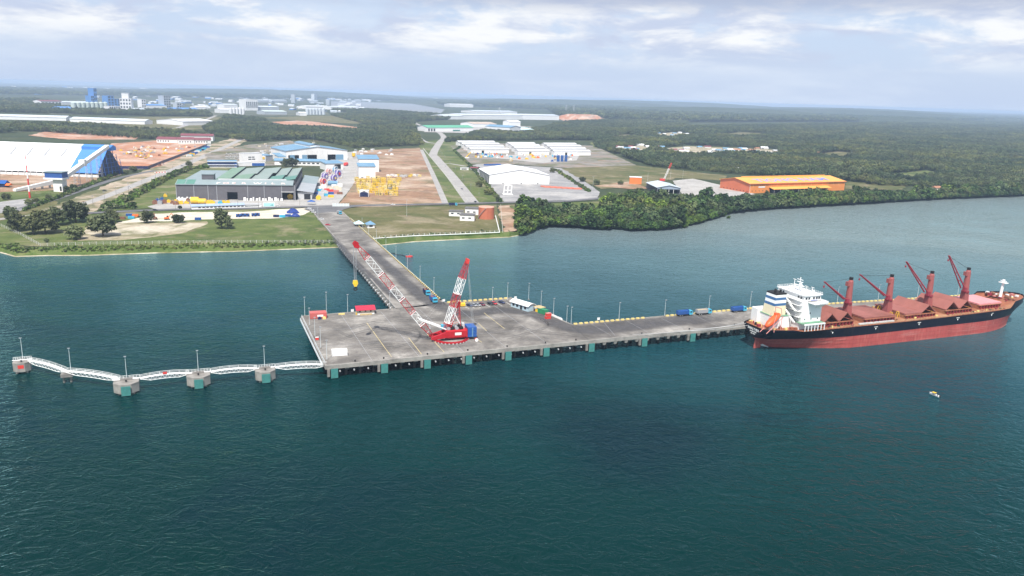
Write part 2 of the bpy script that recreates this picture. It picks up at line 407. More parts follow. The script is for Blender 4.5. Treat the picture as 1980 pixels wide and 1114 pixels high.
    df = nt.nodes.new('ShaderNodeBsdfDiffuse'); gl = nt.nodes.new('ShaderNodeBsdfGlossy'); fr = nt.nodes.new('ShaderNodeFresnel'); mxs = nt.nodes.new('ShaderNodeMixShader')
    nt.links.new(body, df.inputs['Color']); gl.inputs['Color'].default_value = (.48, .80, .78, 1); fr.inputs['IOR'].default_value = 1.2
    nt.links.new(rmp(nt, gust, [(.35, .05), (.65, .16)]), gl.inputs['Roughness'])
    for q in (df, gl, fr): nt.links.new(prev, q.inputs['Normal'])
    nt.links.new(fr.outputs[0], mxs.inputs[0]); nt.links.new(df.outputs[0], mxs.inputs[1]); nt.links.new(gl.outputs[0], mxs.inputs[2])
    nt.links.new(mxs.outputs[0], nt.nodes['Material Output'].inputs['Surface']); nt.nodes.remove(b)
    return m
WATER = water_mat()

# ------------------------------------------------------------------ water and land
def struct(o): o['kind'] = 'structure'; return o
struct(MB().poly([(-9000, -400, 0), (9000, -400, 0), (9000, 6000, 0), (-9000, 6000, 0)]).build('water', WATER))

WL = [(-900, 500), (-300, 492), (0, 489), (28, 497), (95, 495), (160, 495), (300, 490), (450, 487), (655, 479), (725, 476), (800, 468), (900, 463), (985, 459), (1008, 455),
      (1030, 443), (1062, 434), (1110, 436), (1160, 441), (1225, 443), (1290, 442), (1335, 433), (1388, 419), (1415, 408), (1500, 400), (1650, 392), (1800, 383), (1980, 376), (2300, 366), (3000, 352)]
wl = [P(x, y, 0.0) for x, y in WL]
wl[0] = Vector((-5000, 470, 0)); wl[-1] = Vector((6000, 1900, 0))
top = []
for i, p in enumerate(wl):
    k = (9.0 if i < 9 else 3.4) if i < 13 else 5.0
    zt = LAND if i < 13 else 1.2
    top.append(Vector((p.x, p.y + k, zt)))
land_pts = [(t.x, t.y, t.z) for t in top]
# ground: one sheet from the bank to beyond the horizon, stepped up behind the mangroves
rng = np.random.default_rng(7)
def ground_sheet():
    m = MB()
    n = len(top)
    ring0 = [(p.x, p.y - 2.0, -.8) for p in wl]
    ring1 = [(p.x, p.y + ((1.3 if i < 9 else .8) if i < 13 else 1.0), .45 if i < 13 else .3) for i, p in enumerate(wl)]
    ring2 = [tuple(t) for t in top]
    ring3 = [(t.x, t.y + (26.0 if i >= 13 else 6.0), LAND) for i, t in enumerate(top)]
    m.loft([ring0, ring1])
    bank = MB().loft([ring1, ring2, ring3])
    far = [ring3]
    for yy in (1700, 2600, 4000, 6500, 11000, 20000, 33000):
        far.append([(max(-26000, min(26000, q[0] * (1 + (yy - 1700) / 2600.0) if yy > 1700 else q[0] * 1.25)), max(q[1] + 30, yy), LAND) for q in ring3])
    g = MB().loft(far)
    return m, bank, g
_m, _bank, _g = ground_sheet()
struct(_m.build('sand_beach', SANDMIX)); struct(_bank.build('shore_bank', SCRUB)); struct(_g.build('ground', LANDBASE))

_layer = [0]
patch_extra = ()
ROUGH = ('sand_flat', 'sand_strip', 'bare_shore', 'sandy_verge', 'earthworks', 'field', 'grass_slope', 'scrap_yard', 'grass_clearing', 'dirt_clearing', 'rough_grass', 'village_clearing', 'grass_verge')
def patch(name, px, mat, z=None):
    _layer[0] += 1
    zz = LAND + .03 + .012 * _layer[0] if z is None else z
    jit = 2.2 if name in ROUGH else .35
    q = [P(x, y, LAND).to_2d() for x, y in px]; out = []; rj = random.Random(_layer[0])
    for a, b in zip(q, q[1:] + q[:1]):
        d = b - a; n = max(1, min(60, int(d.length / 7.0))); nr = Vector((-d.y, d.x)).normalized(); ph = rj.uniform(0, 6)
        for i in range(n):
            w = jit * (.6 * math.sin(i * .9 + ph) + .5 * math.sin(i * .37 + 2 * ph) + rj.uniform(-.6, .6)) if i else 0
            c = a + d * (i / n) + nr * w; out.append((c.x, c.y, zz))
    return struct(MB().poly(out[::-1]).build(name, mat))
def strip(name, pts, width, mat, z=None, world=False, attr=False):
    _layer[0] += 1
    zz = LAND + .03 + .012 * _layer[0] if z is None else z
    q = [Vector(p[:2]) if world else P(p[0], p[1], LAND).to_2d() for p in pts]
    ws = width if isinstance(width, (list, tuple)) else [width] * len(q)
    # resample with Catmull-Rom so bends are smooth
    qs, w2 = [], []
    for i in range(len(q) - 1):
        a, b_, c, d = q[max(i - 1, 0)], q[i], q[i + 1], q[min(i + 2, len(q) - 1)]
        for k in range(8):
            t = k / 8.0
            qs.append(.5 * ((2 * b_) + (c - a) * t + (2 * a - 5 * b_ + 4 * c - d) * t * t + (3 * b_ - a - 3 * c + d) * t ** 3)); w2.append(ws[i] * (1 - t) + ws[i + 1] * t)
    qs.append(q[-1]); w2.append(ws[-1])
    fr = (-1, -.55, 0, .55, 1) if attr else (-1, 1)
    rows = []
    for i, p in enumerate(qs):
        d = (qs[min(i + 1, len(qs) - 1)] - qs[max(i - 1, 0)]).normalized(); nrm = Vector((-d.y, d.x))
        rows.append([(*(p - nrm * (w2[i] * .5 * f)), zz) for f in fr])
    o = MB().loft(rows).build(name, mat)
    if o.data.polygons[0].normal.z < 0: o.data.flip_normals()
    if attr:
        at = o.data.attributes.new('edge', 'FLOAT', 'POINT')
        vals = []
        for i in range(len(qs)):
            e = min(1, i / 5.0, (len(qs) - 1 - i) / 5.0)
            vals += [0, .8 * e, 1.0 * e, .8 * e, 0]
        at.data.foreach_set('value', vals)
    return struct(o)

# left shore plots, the road behind them and the lots further inland
patch('grass_field', [(-420, 452), (0, 425), (60, 408), (170, 412), (330, 408), (600, 402), (650, 467), (450, 471), (200, 477), (60, 476), (0, 470), (-420, 474)], GRASS_G)
patch('sand_flat', [(150, 466), (170, 438), (250, 430), (300, 431), (400, 428), (395, 436), (360, 450), (250, 463)], SANDMIX)
patch('sand_strip', [(225, 432), (290, 414), (345, 411), (470, 410), (595, 402), (604, 406), (585, 416), (540, 422), (420, 424), (300, 428)], SAND)
patch('grass_field', [(655, 404), (700, 401), (850, 398), (960, 396), (968, 447), (900, 451), (800, 456), (722, 463)], GRASS)
patch('bare_shore', [(962, 398), (1000, 396), (1012, 430), (1004, 444), (975, 449)], DIRT)
patch('rough_grass', [(-420, 470), (-420, 330), (0, 320), (120, 400), (60, 412), (0, 428)], GRASS)
patch('dirt_lot', [(0, 335), (220, 322), (235, 338), (120, 372), (0, 380)], DIRT)
patch('grass_verge', [(0, 372), (110, 368), (130, 380), (60, 398), (0, 400)], GRASS_G)
patch('car_park', [(-60, 398), (55, 384), (80, 390), (40, 408), (-60, 420)], GREY_YARD)
patch('sandy_verge', [(60, 416), (150, 380), (300, 322), (395, 282), (470, 262), (485, 268), (430, 298), (390, 318), (330, 338), (235, 392), (170, 416)], SANDVERGE)
strip('road', [(-60, 430), (90, 413), (170, 392), (230, 370), (300, 342), (350, 322), (400, 300), (440, 282), (470, 268), (492, 258)], [10, 10, 11, 12, 13, 13, 13, 12, 12, 10], PALEROAD)
strip('side_road', [(40, 404), (110, 384), (180, 360), (240, 342), (300, 330)], 9, ASPHALT)
patch('grass_slope', [(180, 410), (240, 392), (330, 338), (400, 320), (450, 326), (400, 345), (345, 352), (342, 388), (300, 398), (290, 402)], GRASS_G)
patch('yard_pavement', [(285, 400), (340, 386), (572, 385), (600, 370), (640, 312), (636, 300), (690, 292), (693, 345), (672, 372), (650, 400), (600, 401), (480, 405), (300, 405)], CONCRETE_YARD)
patch('dirt_lot', [(690, 292), (812, 286), (866, 396), (690, 401), (650, 400), (668, 380), (690, 346)], DIRT)
patch('scrap_yard', [(395, 298), (480, 280), (560, 272), (640, 300), (600, 318), (470, 322), (405, 320)], SCRAPMIX)
patch('earthworks', [(205, 300), (215, 278), (300, 272), (395, 276), (402, 281), (310, 322), (285, 327), (225, 328)], LATERITE)
patch('earthworks', [(55, 262), (100, 252), (270, 262), (262, 270), (130, 270)], LATERITE)
patch('earthworks', [(90, 247), (200, 243), (340, 250), (330, 254), (180, 252)], LATERITE)
patch('field', [(60, 238), (280, 226), (430, 226), (395, 250), (330, 254), (100, 246)], GRASS)
patch('earthworks', [(525, 236), (585, 233), (690, 246), (695, 251), (640, 250), (560, 243)], LATERITE)
patch('field', [(500, 228), (640, 222), (706, 236), (690, 240), (580, 234)], GRASS)
patch('road_reserve', [(806, 276), (850, 270), (905, 276), (905, 318), (978, 392), (860, 397), (814, 288)], GRASS_G)
strip('drain_track', [(815, 290), (838, 340), (862, 396)], 7.0, PALEROAD)
strip('road', [(914, 394), (872, 340), (843, 306), (838, 297), (850, 276), (858, 266), (848, 256), (826, 247), (806, 240), (792, 233), (770, 226)], [16, 16, 16, 16, 16, 16, 15, 15, 15, 15, 15], PALEROAD)
strip('side_road', [(806, 262), (822, 274), (846, 278)], 10, PALEROAD)
strip('side_road', [(850, 318), (870, 317), (900, 322)], 7, PALEROAD)
patch('gravel_yard', [(905, 322), (930, 316), (1095, 326), (1160, 372), (1155, 386), (975, 391)], GREY_YARD)
patch('dirt_lot', [(870, 282), (905, 276), (1150, 282), (1230, 320), (1110, 326), (990, 318), (905, 318)], SCRAPMIX)
patch('works_apron', [(915, 299), (1120, 301), (1115, 310), (1050, 316), (960, 306)], CONCRETE_YARD)
patch('field', [(1085, 326), (1228, 320), (1260, 324), (1405, 340), (1400, 350), (1310, 345), (1240, 362), (1160, 366)], GRASS)
patch('grass_clearing', [(1140, 276), (1190, 274), (1200, 283), (1150, 286)], GRASS_G)
patch('warehouse_yard', [(1300, 350), (1340, 346), (1410, 362), (1460, 376), (1400, 386), (1320, 378)], CONCRETE_YARD)
patch('field', [(1640, 352), (1760, 358), (1740, 368), (1630, 366)], GRASS)
patch('grass_verge', [(985, 398), (1160, 390), (1190, 384), (1200, 396), (1100, 414), (1000, 410)], GRASS_G)
strip('road', [(60, 418), (165, 413), (330, 406), (470, 404), (600, 400), (700, 398), (850, 395), (980, 392), (1100, 389), (1190, 381)], 10.5, ASPHALT)
patch('road_junction', [(588, 405), (600, 399.5), (655, 399), (720, 396.8), (722, 398), (680, 401.5), (664, 406), (658, 413), (640, 420), (615, 420), (604, 411)], ASPHALT)
patch('dirt_clearing', [(1215, 352), (1265, 366), (1215, 366), (1150, 360)], DIRT)
patch('village_clearing', [(1270, 289), (1330, 283), (1500, 290), (1505, 298), (1320, 301)], SANDMIX)
patch('grass_clearing', [(1150, 262), (1185, 258), (1230, 262), (1200, 268)], GRASS)
patch('village_clearing', [(1255, 262), (1300, 256), (1345, 260), (1300, 266)], SANDMIX)
patch('grass_clearing', [(1380, 262), (1430, 256), (1500, 259), (1440, 265)], GRASS)
patch('village_clearing', [(1180, 288), (1240, 282), (1262, 288), (1225, 297)], SANDMIX)
patch('grass_clearing', [(1700, 340), (1790, 330), (1830, 336), (1760, 346)], GRASS_G)
patch('grass_clearing', [(1560, 300), (1620, 294), (1680, 298), (1630, 304)], GRASS)
patch('flat_fields', [(640, 196), (780, 198), (860, 212), (850, 222), (740, 214), (640, 208)], FARFIELD)
patch('spoil_base', [(1080, 230), (1110, 225), (1165, 227), (1170, 232), (1090, 234)], LATERITE)
strip('road', [(290, 262), (360, 243), (395, 233), (424, 221)], 14, PALEROAD)
patch('factory_ground', [(100, 222), (60, 205), (180, 190), (420, 196), (620, 206), (640, 224), (430, 224), (250, 220)], FARTOWN)
patch('works_ground', [(820, 256), (825, 246), (930, 240), (1040, 246), (1030, 256), (920, 258)], CONCRETE_YARD)

# ------------------------------------------------------------------ wharf (local frame: x along the berth, y inland)
QA = R(22.0)
Q0 = P(630, 707, DECK)
def q2w(u, v, z=DECK):
    return Vector((Q0.x + u * math.cos(QA) - v * math.sin(QA), Q0.y + u * math.sin(QA) + v * math.cos(QA), z))
def w2q(p):
    dx, dy = p[0] - Q0.x, p[1] - Q0.y
    return (dx * math.cos(QA) + dy * math.sin(QA), -dx * math.sin(QA) + dy * math.cos(QA))
def pq(x, y, z=DECK): return w2q(P(x, y, z))
wharf = thing('wharf', 'large grey concrete wharf deck on piles with a long jetty arm', 'wharf', (Q0.x, Q0.y, 0), QA)
JL = 402.0
DP = [(0, 0), (JL, 4), (JL, 21.5), (240, 31), (129, 28), (119, 89), (79, 89), (79, 84), (50, 82), (0, 80)]
MB().prism(DP, DECK - 1.0, DECK).build('deck', QUAY, wharf)
MB().prism([(0, -.35), (JL, 3.65), (JL, 4.6), (0, .6)], DECK - 1.75, DECK + .03).build('edge_beam', CONC, wharf)
MB().prism([(-.35, -.3), (.6, -.3), (.6, 80), (-.35, 80)], DECK - 1.7, DECK + .05).build('edge_beam', CONC, wharf)
MB().prism([(JL, 20.9), (JL, 21.7), (240, 31.2), (129.6, 28.3), (119.7, 89.2), (118.9, 89), (128.8, 27.5), (240, 30.4)], DECK - 1.2, DECK + .26).build('kerb', CONC, wharf)
MB().prism([(0, 79.5), (50, 81.5), (50, 82.2), (0, 80.2)], DECK - 1.2, DECK + .26).build('kerb', CONC, wharf)
# piles in rows under the deck
pm = MB().cyl((0, 0, -3), (0, 0, DECK - 1.0), .55, n=8).mesh('pile'); pm.materials.append(M('shaded_pile_concrete', (.055, .05, .045), .8, .3, .6))  # dark pile concrete: under-deck shade put into the colour
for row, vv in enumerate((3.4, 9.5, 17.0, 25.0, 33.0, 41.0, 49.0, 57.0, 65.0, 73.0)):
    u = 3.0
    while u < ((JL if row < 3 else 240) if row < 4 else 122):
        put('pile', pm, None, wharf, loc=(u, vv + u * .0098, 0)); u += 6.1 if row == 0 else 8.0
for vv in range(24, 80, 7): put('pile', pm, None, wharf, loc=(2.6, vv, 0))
for vv in range(33, 88, 8): put('pile', pm, None, wharf, loc=(126 - (vv - 30) * .13, vv, 0))
capm = MB().bx(-.9, .9, -.9, .5, -.9, 0).mesh('pile_cap'); capm.materials.append(CONC)
u = 3.0
while u < 215:
    put('pile_cap', capm, None, wharf, loc=(u, 1.15 + u * .0098, DECK - 1.45)); u += 6.1
spot = MB().cyl((0, 0, 0), (0, -.9, -.25), .34, n=8).mesh('stub'); spot.materials.append(LIGHTGREY)
lump = MB().loft([[(-1.0, -.75, 0), (1.0, -.75, 0), (1.0, .8, 0), (-1.0, .8, 0)], [(-.6, -.5, -1.35), (.6, -.5, -1.35), (.6, .8, -1.35), (-.6, .8, -1.35)]], True).poly([(-.6, -.5, -1.35), (.6, -.5, -1.35), (.6, .8, -1.35), (-.6, .8, -1.35)]).mesh('corbel'); lump.materials.append(CONC)
u = 128.0
while u < 212:
    put('corbel', lump, None, wharf, loc=(u, u * .0098, DECK - 1.7)); u += 6.1
xb = MB().bx(-.6, .6, 0, 74, -1.9, -1.02).mesh('shade_beam'); xb.materials.append(MATS['shaded_pile_concrete']); xj = MB().bx(-.6, .6, 0, 24, -1.9, -1.02).mesh('shade_beam'); xj.materials.append(MATS['shaded_pile_concrete'])  # beams added to block light and darken the space under the deck
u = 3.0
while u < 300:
    put('shade_beam', xb if u < 118 else xj, None, wharf, loc=(u, 2.2 + u * .0098, DECK)); u += 6.1
u = 6.0
while u < 126:
    put('drain_stub', spot, None, wharf, loc=(u, .9 + u * .0098, DECK - 3.0)); u += 6.1
# fenders
fen = MB().bx(-1.5, 1.5, -.25, .05, .35, 4.6).mesh('fender_plate'); fen.materials.append(TEAL)
fcone = MB().cyl((0, -.2, 0), (0, 1.5, 0), .85, .6, 12).mesh('fender_cone'); fcone.materials.append(BLACK)
fbr = MB().bx(-.55, .55, -.1, .7, 1.0, 4.4).mesh('fender_bracket'); fbr.materials.append(CONC)
for i, (x, y) in enumerate(((646, 706), (743, 697), (827, 690), (907, 682), (983, 674), (1057, 667), (1142, 657), (1244, 647), (1337, 638))):
    uu = pq(x, y)[0]; v0 = uu * .0098 - 1.0
    f = put('fender', fen, None, wharf, loc=(uu, v0, 0))
    put('rubber_cone', fcone, None, f, loc=(0, .1, 3.4)); put('rubber_cone', fcone, None, f, loc=(0, .1, 1.6))
    put('fender_bracket', fbr, None, wharf, loc=(uu - 2.4, v0 + .3, 0))
boll = MB().cyl((0, 0, 0), (0, 0, .5), .28, .24, 8).cyl((0, 0, .5), (0, 0, .72), .42, .36, 8).mesh('bollard'); boll.materials.append(BLACK)
for x, y in ((687, 700), (742, 694), (824, 683), (903, 677), (978, 669), (1052, 662), (1110, 656), (1237, 644), (1330, 636), (1418, 628)):
    uu = pq(x, y)[0]; put('bollard', boll, None, wharf, loc=(uu, uu * .0098 + 1.6, DECK + .02))
# painted guide lines and joints
def qline(a, b, w, mat, name, z=.012):
    A, B = pq(*a), pq(*b); d = Vector((B[0] - A[0], B[1] - A[1])).normalized(); n_ = Vector((-d.y, d.x)) * w * .5
    MB().poly([(A[0] - n_.x, A[1] - n_.y, DECK + z), (B[0] - n_.x, B[1] - n_.y, DECK + z), (B[0] + n_.x, B[1] + n_.y, DECK + z), (A[0] + n_.x, A[1] + n_.y, DECK + z)]).build(name, mat, wharf)
LINE = wear_mat('worn_yellow_line', (.62, .5, .2), 1.0)
LINEY = M('faded_yellow_line', (.5, .41, .2), .7, .3, .9, dirt=(.26, .24, .22), dirt_amt=1.0)
LINEW = M('faded_white_line', (.6, .59, .56), .7, .15, .9, dirt=(.33, .31, .28), dirt_amt=.9)
for a, b in (((709, 624), (757, 690)), ((790, 653), (815, 685)), ((826, 646), (859, 681)), ((936, 605), (976, 636)), ((925, 625), (941, 640)), ((914, 651), (932, 662))):
    qline(a, b, .32, LINEY, 'guide_line')
for a, b in (((899, 593), (907, 597)), ((910, 592), (918, 596)), ((921, 591), (929, 595)), ((939, 589), (948, 594)), ((962, 587), (971, 592)), ((978, 584), (988, 590))):
    qline(a, b, .3, LINEW, 'parking_line')
qline((1106, 630), (1138, 657), .28, BLACK, 'expansion_joint', .008)
qline((1165, 620), (1190, 650), .14, GREY, 'expansion_joint', .008)
for uu in (20, 41, 62, 83, 104): MB().bx(uu - .07, uu + .07, 1.2, 78, DECK + .004, DECK + .0085).build('slab_joint', GREY, wharf)
for vv in (26, 52): MB().bx(1.2, 118, vv - .07, vv + .07, DECK + .0045, DECK + .0088).build('slab_joint', GREY, wharf)
for uu in range(140, 400, 21): MB().bx(uu - .07, uu + .07, 5.2, 26.5 if uu < 240 else 19.0, DECK + .004, DECK + .0085).build('slab_joint', GREY, wharf)
# worn lanes where lorries turn
def wq(pts, w, name, mat=None):
    o = strip(name, [tuple(q2w(*pq(x, y)).to_2d()) for x, y in pts], w, mat or TYREWEAR, z=DECK + .006, world=True, attr=True); return o
wq([(700, 470), (745, 510), (800, 560), (850, 592), (900, 606), (970, 600), (1030, 606), (1080, 626), (1130, 638), (1200, 632), (1300, 621), (1410, 610)], [9, 10, 12, 14, 15, 15, 16, 17, 19, 21, 21, 20], 'tyre_worn_lane')
wq([(640, 452), (680, 500), (740, 555), (790, 590)], [6, 7, 7, 7], 'tyre_worn_lane')
for k_, pts_ in enumerate(([(650, 660), (700, 640), (760, 632), (810, 640), (800, 660), (740, 672), (690, 668)], [(660, 640), (720, 622), (790, 618), (840, 612), (880, 604)], [(930, 640), (990, 630), (1040, 640), (1090, 645), (1130, 648)], [(960, 655), (1010, 646), (1060, 628), (1040, 612)], [(640, 630), (680, 650), (740, 655)])):
    for dv in (0, 3.2): wq([(x, y + dv) for x, y in pts_], [1.6] * len(pts_), 'tyre_track', TYRETRACK)
wq([(700, 668), (730, 664), (760, 668)], [7, 10, 7], 'oil_stain', TYRETRACK); wq([(1000, 660), (1040, 655), (1075, 652)], [5, 9, 5], 'oil_stain', TYRETRACK); wq([(850, 668), (890, 668), (930, 662)], [6, 9, 6], 'oil_stain', TYRETRACK)
# yellow kerb blocks on the jetty back edge
kb = MB().bx(-.95, .95, -.4, .4, 0, .75).mesh('kerb_block'); kb.materials.append(YELLOWP)
u = 131.5; k = 0
while u < 245:
    if not (174 < u < 186):
        put('kerb_block', kb, None, wharf, loc=(u, 29.0 + (u - 130) * .0147 - 1.1, DECK)); k += 1
    u += 3.1
u = 250.0
while u < 398: put('kerb_block', kb, None, wharf, loc=(u, 30.4 - (u - 240) * .0586 - 1.2, DECK)); u += 3.1
for i in range(12): put('kerb_block', kb, None, wharf, loc=(81.5 + i * 3.1, 87.0, DECK))
# mast-side railing on the far left edge
rl = MB()
for i in range(28): rl.bar((0, 2 + i * 2.85, DECK), (0, 2 + i * 2.85, DECK + 1.1), .09)
rl.bar((0, 2, DECK + 1.1), (0, 79, DECK + 1.1), .12).bar((0, 2, DECK + .6), (0, 79, DECK + .6), .08)
rl.build('railing', POLE, wharf)
pl = MB()
for i in range(3): pl.cyl((-.9, 3, DECK - .3 - i * .5), (-.9, 78, DECK - .3 - i * .5), .16, n=6)
pl.build('service_pipe', POLE, wharf)

# ------------------------------------------------------------------ access trestle
TL0, TL1, TR0, TR1 = (50.3, 82.1), (57.5, 428), (78.7, 89.1), (86.2, 459)
tre = thing('access_trestle', 'long concrete access trestle carrying the road from shore to the wharf', 'trestle', (Q0.x, Q0.y, 0), QA)
def tz(v): return DECK + (4.75 - DECK) * min(1, max(0, (v - 85) / 330.0))
def tedge(v, side):
    a, b = (TL0, TL1) if side == 0 else (TR0, TR1); t = (v - a[1]) / (b[1] - a[1]); return a[0] + (b[0] - a[0]) * t
vs_ = [82.12] + [100 + i * 25 for i in range(14)] + [446]
rows = []
for v in vs_:
    l, r_ = tedge(v, 0), tedge(v, 1); z = tz(v)
    rows.append([(l, v, z - 1.0), (l, v, z), (r_, v + (7 if v > 83 else 7), z), (r_, v + 7, z - 1.0)])
MB().loft(rows, True).build('deck', QUAY, tre)
eb = MB().loft([[(tedge(v, 0) - .4, v, tz(v) - 1.6), (tedge(v, 0) - .4, v, tz(v) + .28), (tedge(v, 0) + .5, v, tz(v) + .28), (tedge(v, 0) + .5, v, tz(v) - 1.6)] for v in vs_], True); eb.build('edge_beam', CONC, tre)
eb = MB().loft([[(tedge(v, 1) - .5, v + 7, tz(v) - 1.4), (tedge(v, 1) - .5, v + 7, tz(v) + .08), (tedge(v, 1) + .4, v + 7, tz(v) + .08), (tedge(v, 1) + .4, v + 7, tz(v) - 1.4)] for v in vs_], True); eb.build('edge_beam', CONC, tre)
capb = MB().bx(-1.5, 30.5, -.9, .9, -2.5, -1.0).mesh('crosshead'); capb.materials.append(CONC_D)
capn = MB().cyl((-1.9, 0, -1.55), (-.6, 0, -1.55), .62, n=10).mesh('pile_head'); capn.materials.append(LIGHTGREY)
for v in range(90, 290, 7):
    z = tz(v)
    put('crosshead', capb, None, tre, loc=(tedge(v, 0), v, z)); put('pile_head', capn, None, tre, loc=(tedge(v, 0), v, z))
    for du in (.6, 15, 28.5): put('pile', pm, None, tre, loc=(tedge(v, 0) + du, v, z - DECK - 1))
# striped kerb on the seaward-right edge
kw = MB().bx(-.3, .3, -.9, .9, 0, .8).mesh('kerb_block'); kw.materials.append(YELLOWP)
kk = MB().bx(-.3, .3, -.9, .9, 0, .78).mesh('kerb_block'); kk.materials.append(BLACK)
for i in range(172):
    v = 94 + i * 1.82; put('kerb_block', kw if i % 2 else kk, None, tre, loc=(tedge(v - 7, 1) - .1, v, tz(v - 7)))
gp = MB()
gp.loft([[(tedge(v, 1) + .6 + .14 * math.cos(a), v + 7, tz(v) + .55 + .14 * math.sin(a)) for a in (0, 1.57, 3.14, 4.71)] for v in vs_[1:-2]], True)
gp.build('service_pipe', POLE, tre)

# ------------------------------------------------------------------ dolphins and footbridges
dol_px = [(36, 720, 'leftmost', 3.2, False), (236, 762, 'at the bend of the footbridge', 4.6, True), (377, 748, 'third from the wharf side, middle', 4.5, True), (508, 737, 'nearest the wharf', 4.0, True)]
dlabels = ['leftmost grey concrete dolphin block with a small red sign, no fender', 'hexagonal concrete dolphin with teal fender where the footbridge bends', 'hexagonal concrete dolphin with teal fender, second from the wharf', 'hexagonal concrete dolphin with teal fender, nearest to the wharf']
dol_c = []
for (x, y, _, r_, fend), lab in zip(dol_px, dlabels):
    c = P(x, y, 0.8); c = c + Vector((0, r_ * .9, 0)); dol_c.append(c)
    d = thing('mooring_dolphin', lab, 'dolphin', (c.x, c.y, 0), QA, 'concrete dolphins along the footbridge')
    hexp = [(-r_, -r_ * .42), (-r_ * .45, -r_ * .95), (r_ * .45, -r_ * .95), (r_, -r_ * .42), (r_, r_ * .5), (r_ * .5, r_ * .95), (-r_ * .5, r_ * .95), (-r_, r_ * .5)]
    MB().prism(hexp, .9, 4.6).build('cap', CONC, d)
    MB().prism([(p[0] * 1.012, p[1] * 1.012) for p in hexp], 4.3, 4.75).build('cap_rim', CONC, d)
    for px_, py_ in ((-.6, -.55), (.6, -.55), (-.6, .55), (.6, .55)):
        MB().cyl((px_ * r_, py_ * r_, -3), (px_ * r_ * .9, py_ * r_ * .9, 1.0), .6, n=8).build('pile', CONC_D, d)
    put('bollard', boll, None, d, loc=(0, -1, 4.75))
    rw = MB()
    for sx in range(9): rw.bar((-r_ - .2 + sx * (2 * r_ + .4) / 8, r_ * .62, 4.75), (-r_ - .2 + sx * (2 * r_ + .4) / 8, r_ * .62, 6.0), .09)
    rw.bar((-r_ - .2, r_ * .62, 6.0), (r_ + .2, r_ * .62, 6.0), .11).bar((-r_ - .2, r_ * .62, 5.45), (r_ + .2, r_ * .62, 5.45), .08); rw.build('railing', WHITE, d)
    MB().bx(-r_ - .6, r_ + .6, r_ * .38, r_ * .62, 4.76, 4.9).build('walkway', WHITE, d)
    if fend:
        f = MB().bx(-1.7, 1.7, -r_ - .55, -r_ - .2, .3, 4.1).build('fender', TEAL, d)
        put('rubber_cone', fcone, None, f, loc=(0, -r_ + .1, 2.6))
        MB().bx(-2.3, 2.3, -1.2 + r_ * .4, -.8 + r_ * .4, 4.75, 5.5).build('upstand', CONC_D, d)
    else:
        MB().bx(-1.1, 1.1, -r_ * .95 - .06, -r_ * .95 - .01, 2.4, 3.9).build('warning_sign', RED2, d)
c2 = P(131, 737, .5)
stub = thing('pier_stub', 'small concrete pier stub on piles carrying the footbridge joint', 'pier', (c2.x, c2.y, 0), QA)
MB().bx(-2.2, 2.2, -1.5, 1.5, 2.6, 4.0).build('cap', CONC_D, stub)
for s_ in (-1.3, 1.3): MB().cyl((s_, 0, -3), (s_, 0, 2.7), .45, n=8).build('pile', CONC_D, stub)
spans = [(dol_c[0] + Vector((2.6, 1.0, 0)), c2, 'leftmost white truss footbridge span above the water'), (c2, dol_c[1] + Vector((-3.8, 2, 0)), 'white truss footbridge span sloping to the dolphin at the bend'),
         (dol_c[1] + Vector((4.0, 3.4, 0)), dol_c[2] + Vector((-4.2, 1.0, 0)), 'white truss footbridge span with a small red board on its railing'), (dol_c[2] + Vector((3.9, 3.3, 0)), dol_c[3] + Vector((-3.7, .8, 0)), 'white truss footbridge span between the two dolphins nearest the wharf'),
         (dol_c[3] + Vector((3.5, 2.9, 0)), q2w(1.0, 4.5, 0), 'white truss footbridge span landing on the wharf corner')]
for k, (a, b, lab) in enumerate(spans):
    d = (b - a).to_2d(); L_ = d.length; ang = math.atan2(d.y, d.x)
    t = thing('footbridge_span', lab, 'footbridge', (a.x, a.y, 4.9), ang, 'white footbridge spans between dolphins')
    n = max(10, int(L_ / 2.0))
    zc = lambda s: .62 * (1 - (2 * s - 1) ** 2)
    walk = MB(); rail = MB(); web = MB(); ch = MB()
    for s in range(n):
        s0, s1 = s / n, (s + 1) / n
        walk.loft([[(s_ * L_, -.75, zc(s_) - .25), (s_ * L_, -.75, zc(s_)), (s_ * L_, .75, zc(s_)), (s_ * L_, .75, zc(s_) - .25)] for s_ in (s0, s1)], True)
        for yy in (-.72, .72):
            rail.bar((s0 * L_, yy, zc(s0) + 1.1), (s1 * L_, yy, zc(s1) + 1.1), .10).bar((s0 * L_, yy, zc(s0) + .6), (s1 * L_, yy, zc(s1) + .6), .07)
            if s % 2 == 0: rail.bar((s0 * L_, yy, zc(s0)), (s0 * L_, yy, zc(s0) + 1.1), .09)
            zb = lambda q: zc(q) - .3 - 1.25 * min(1, 5 * q, 5 * (1 - q))
            ch.bar((s0 * L_, yy, zb(s0)), (s1 * L_, yy, zb(s1)), .2)
            sm = (s0 + s1) / 2
            web.bar((s0 * L_, yy, zb(s0)), (sm * L_, yy, zc(sm) - .2), .13).bar((sm * L_, yy, zc(sm) - .2), (s1 * L_, yy, zb(s1)), .13)
    walk.build('walkway', WHITE, t); rail.build('railing', WHITE, t); ch.build('bottom_chord', WHITE, t); w_ = web.build('truss_web', WHITE, t); w_['kind'] = 'stuff'
    if k == 2: MB().bx(L_ * .46, L_ * .46 + 1.6, -.86, -.8, zc(.5) + .15, zc(.5) + 1.15).build('board', RED2, t)
for c in dol_c + [c2]:
    pass

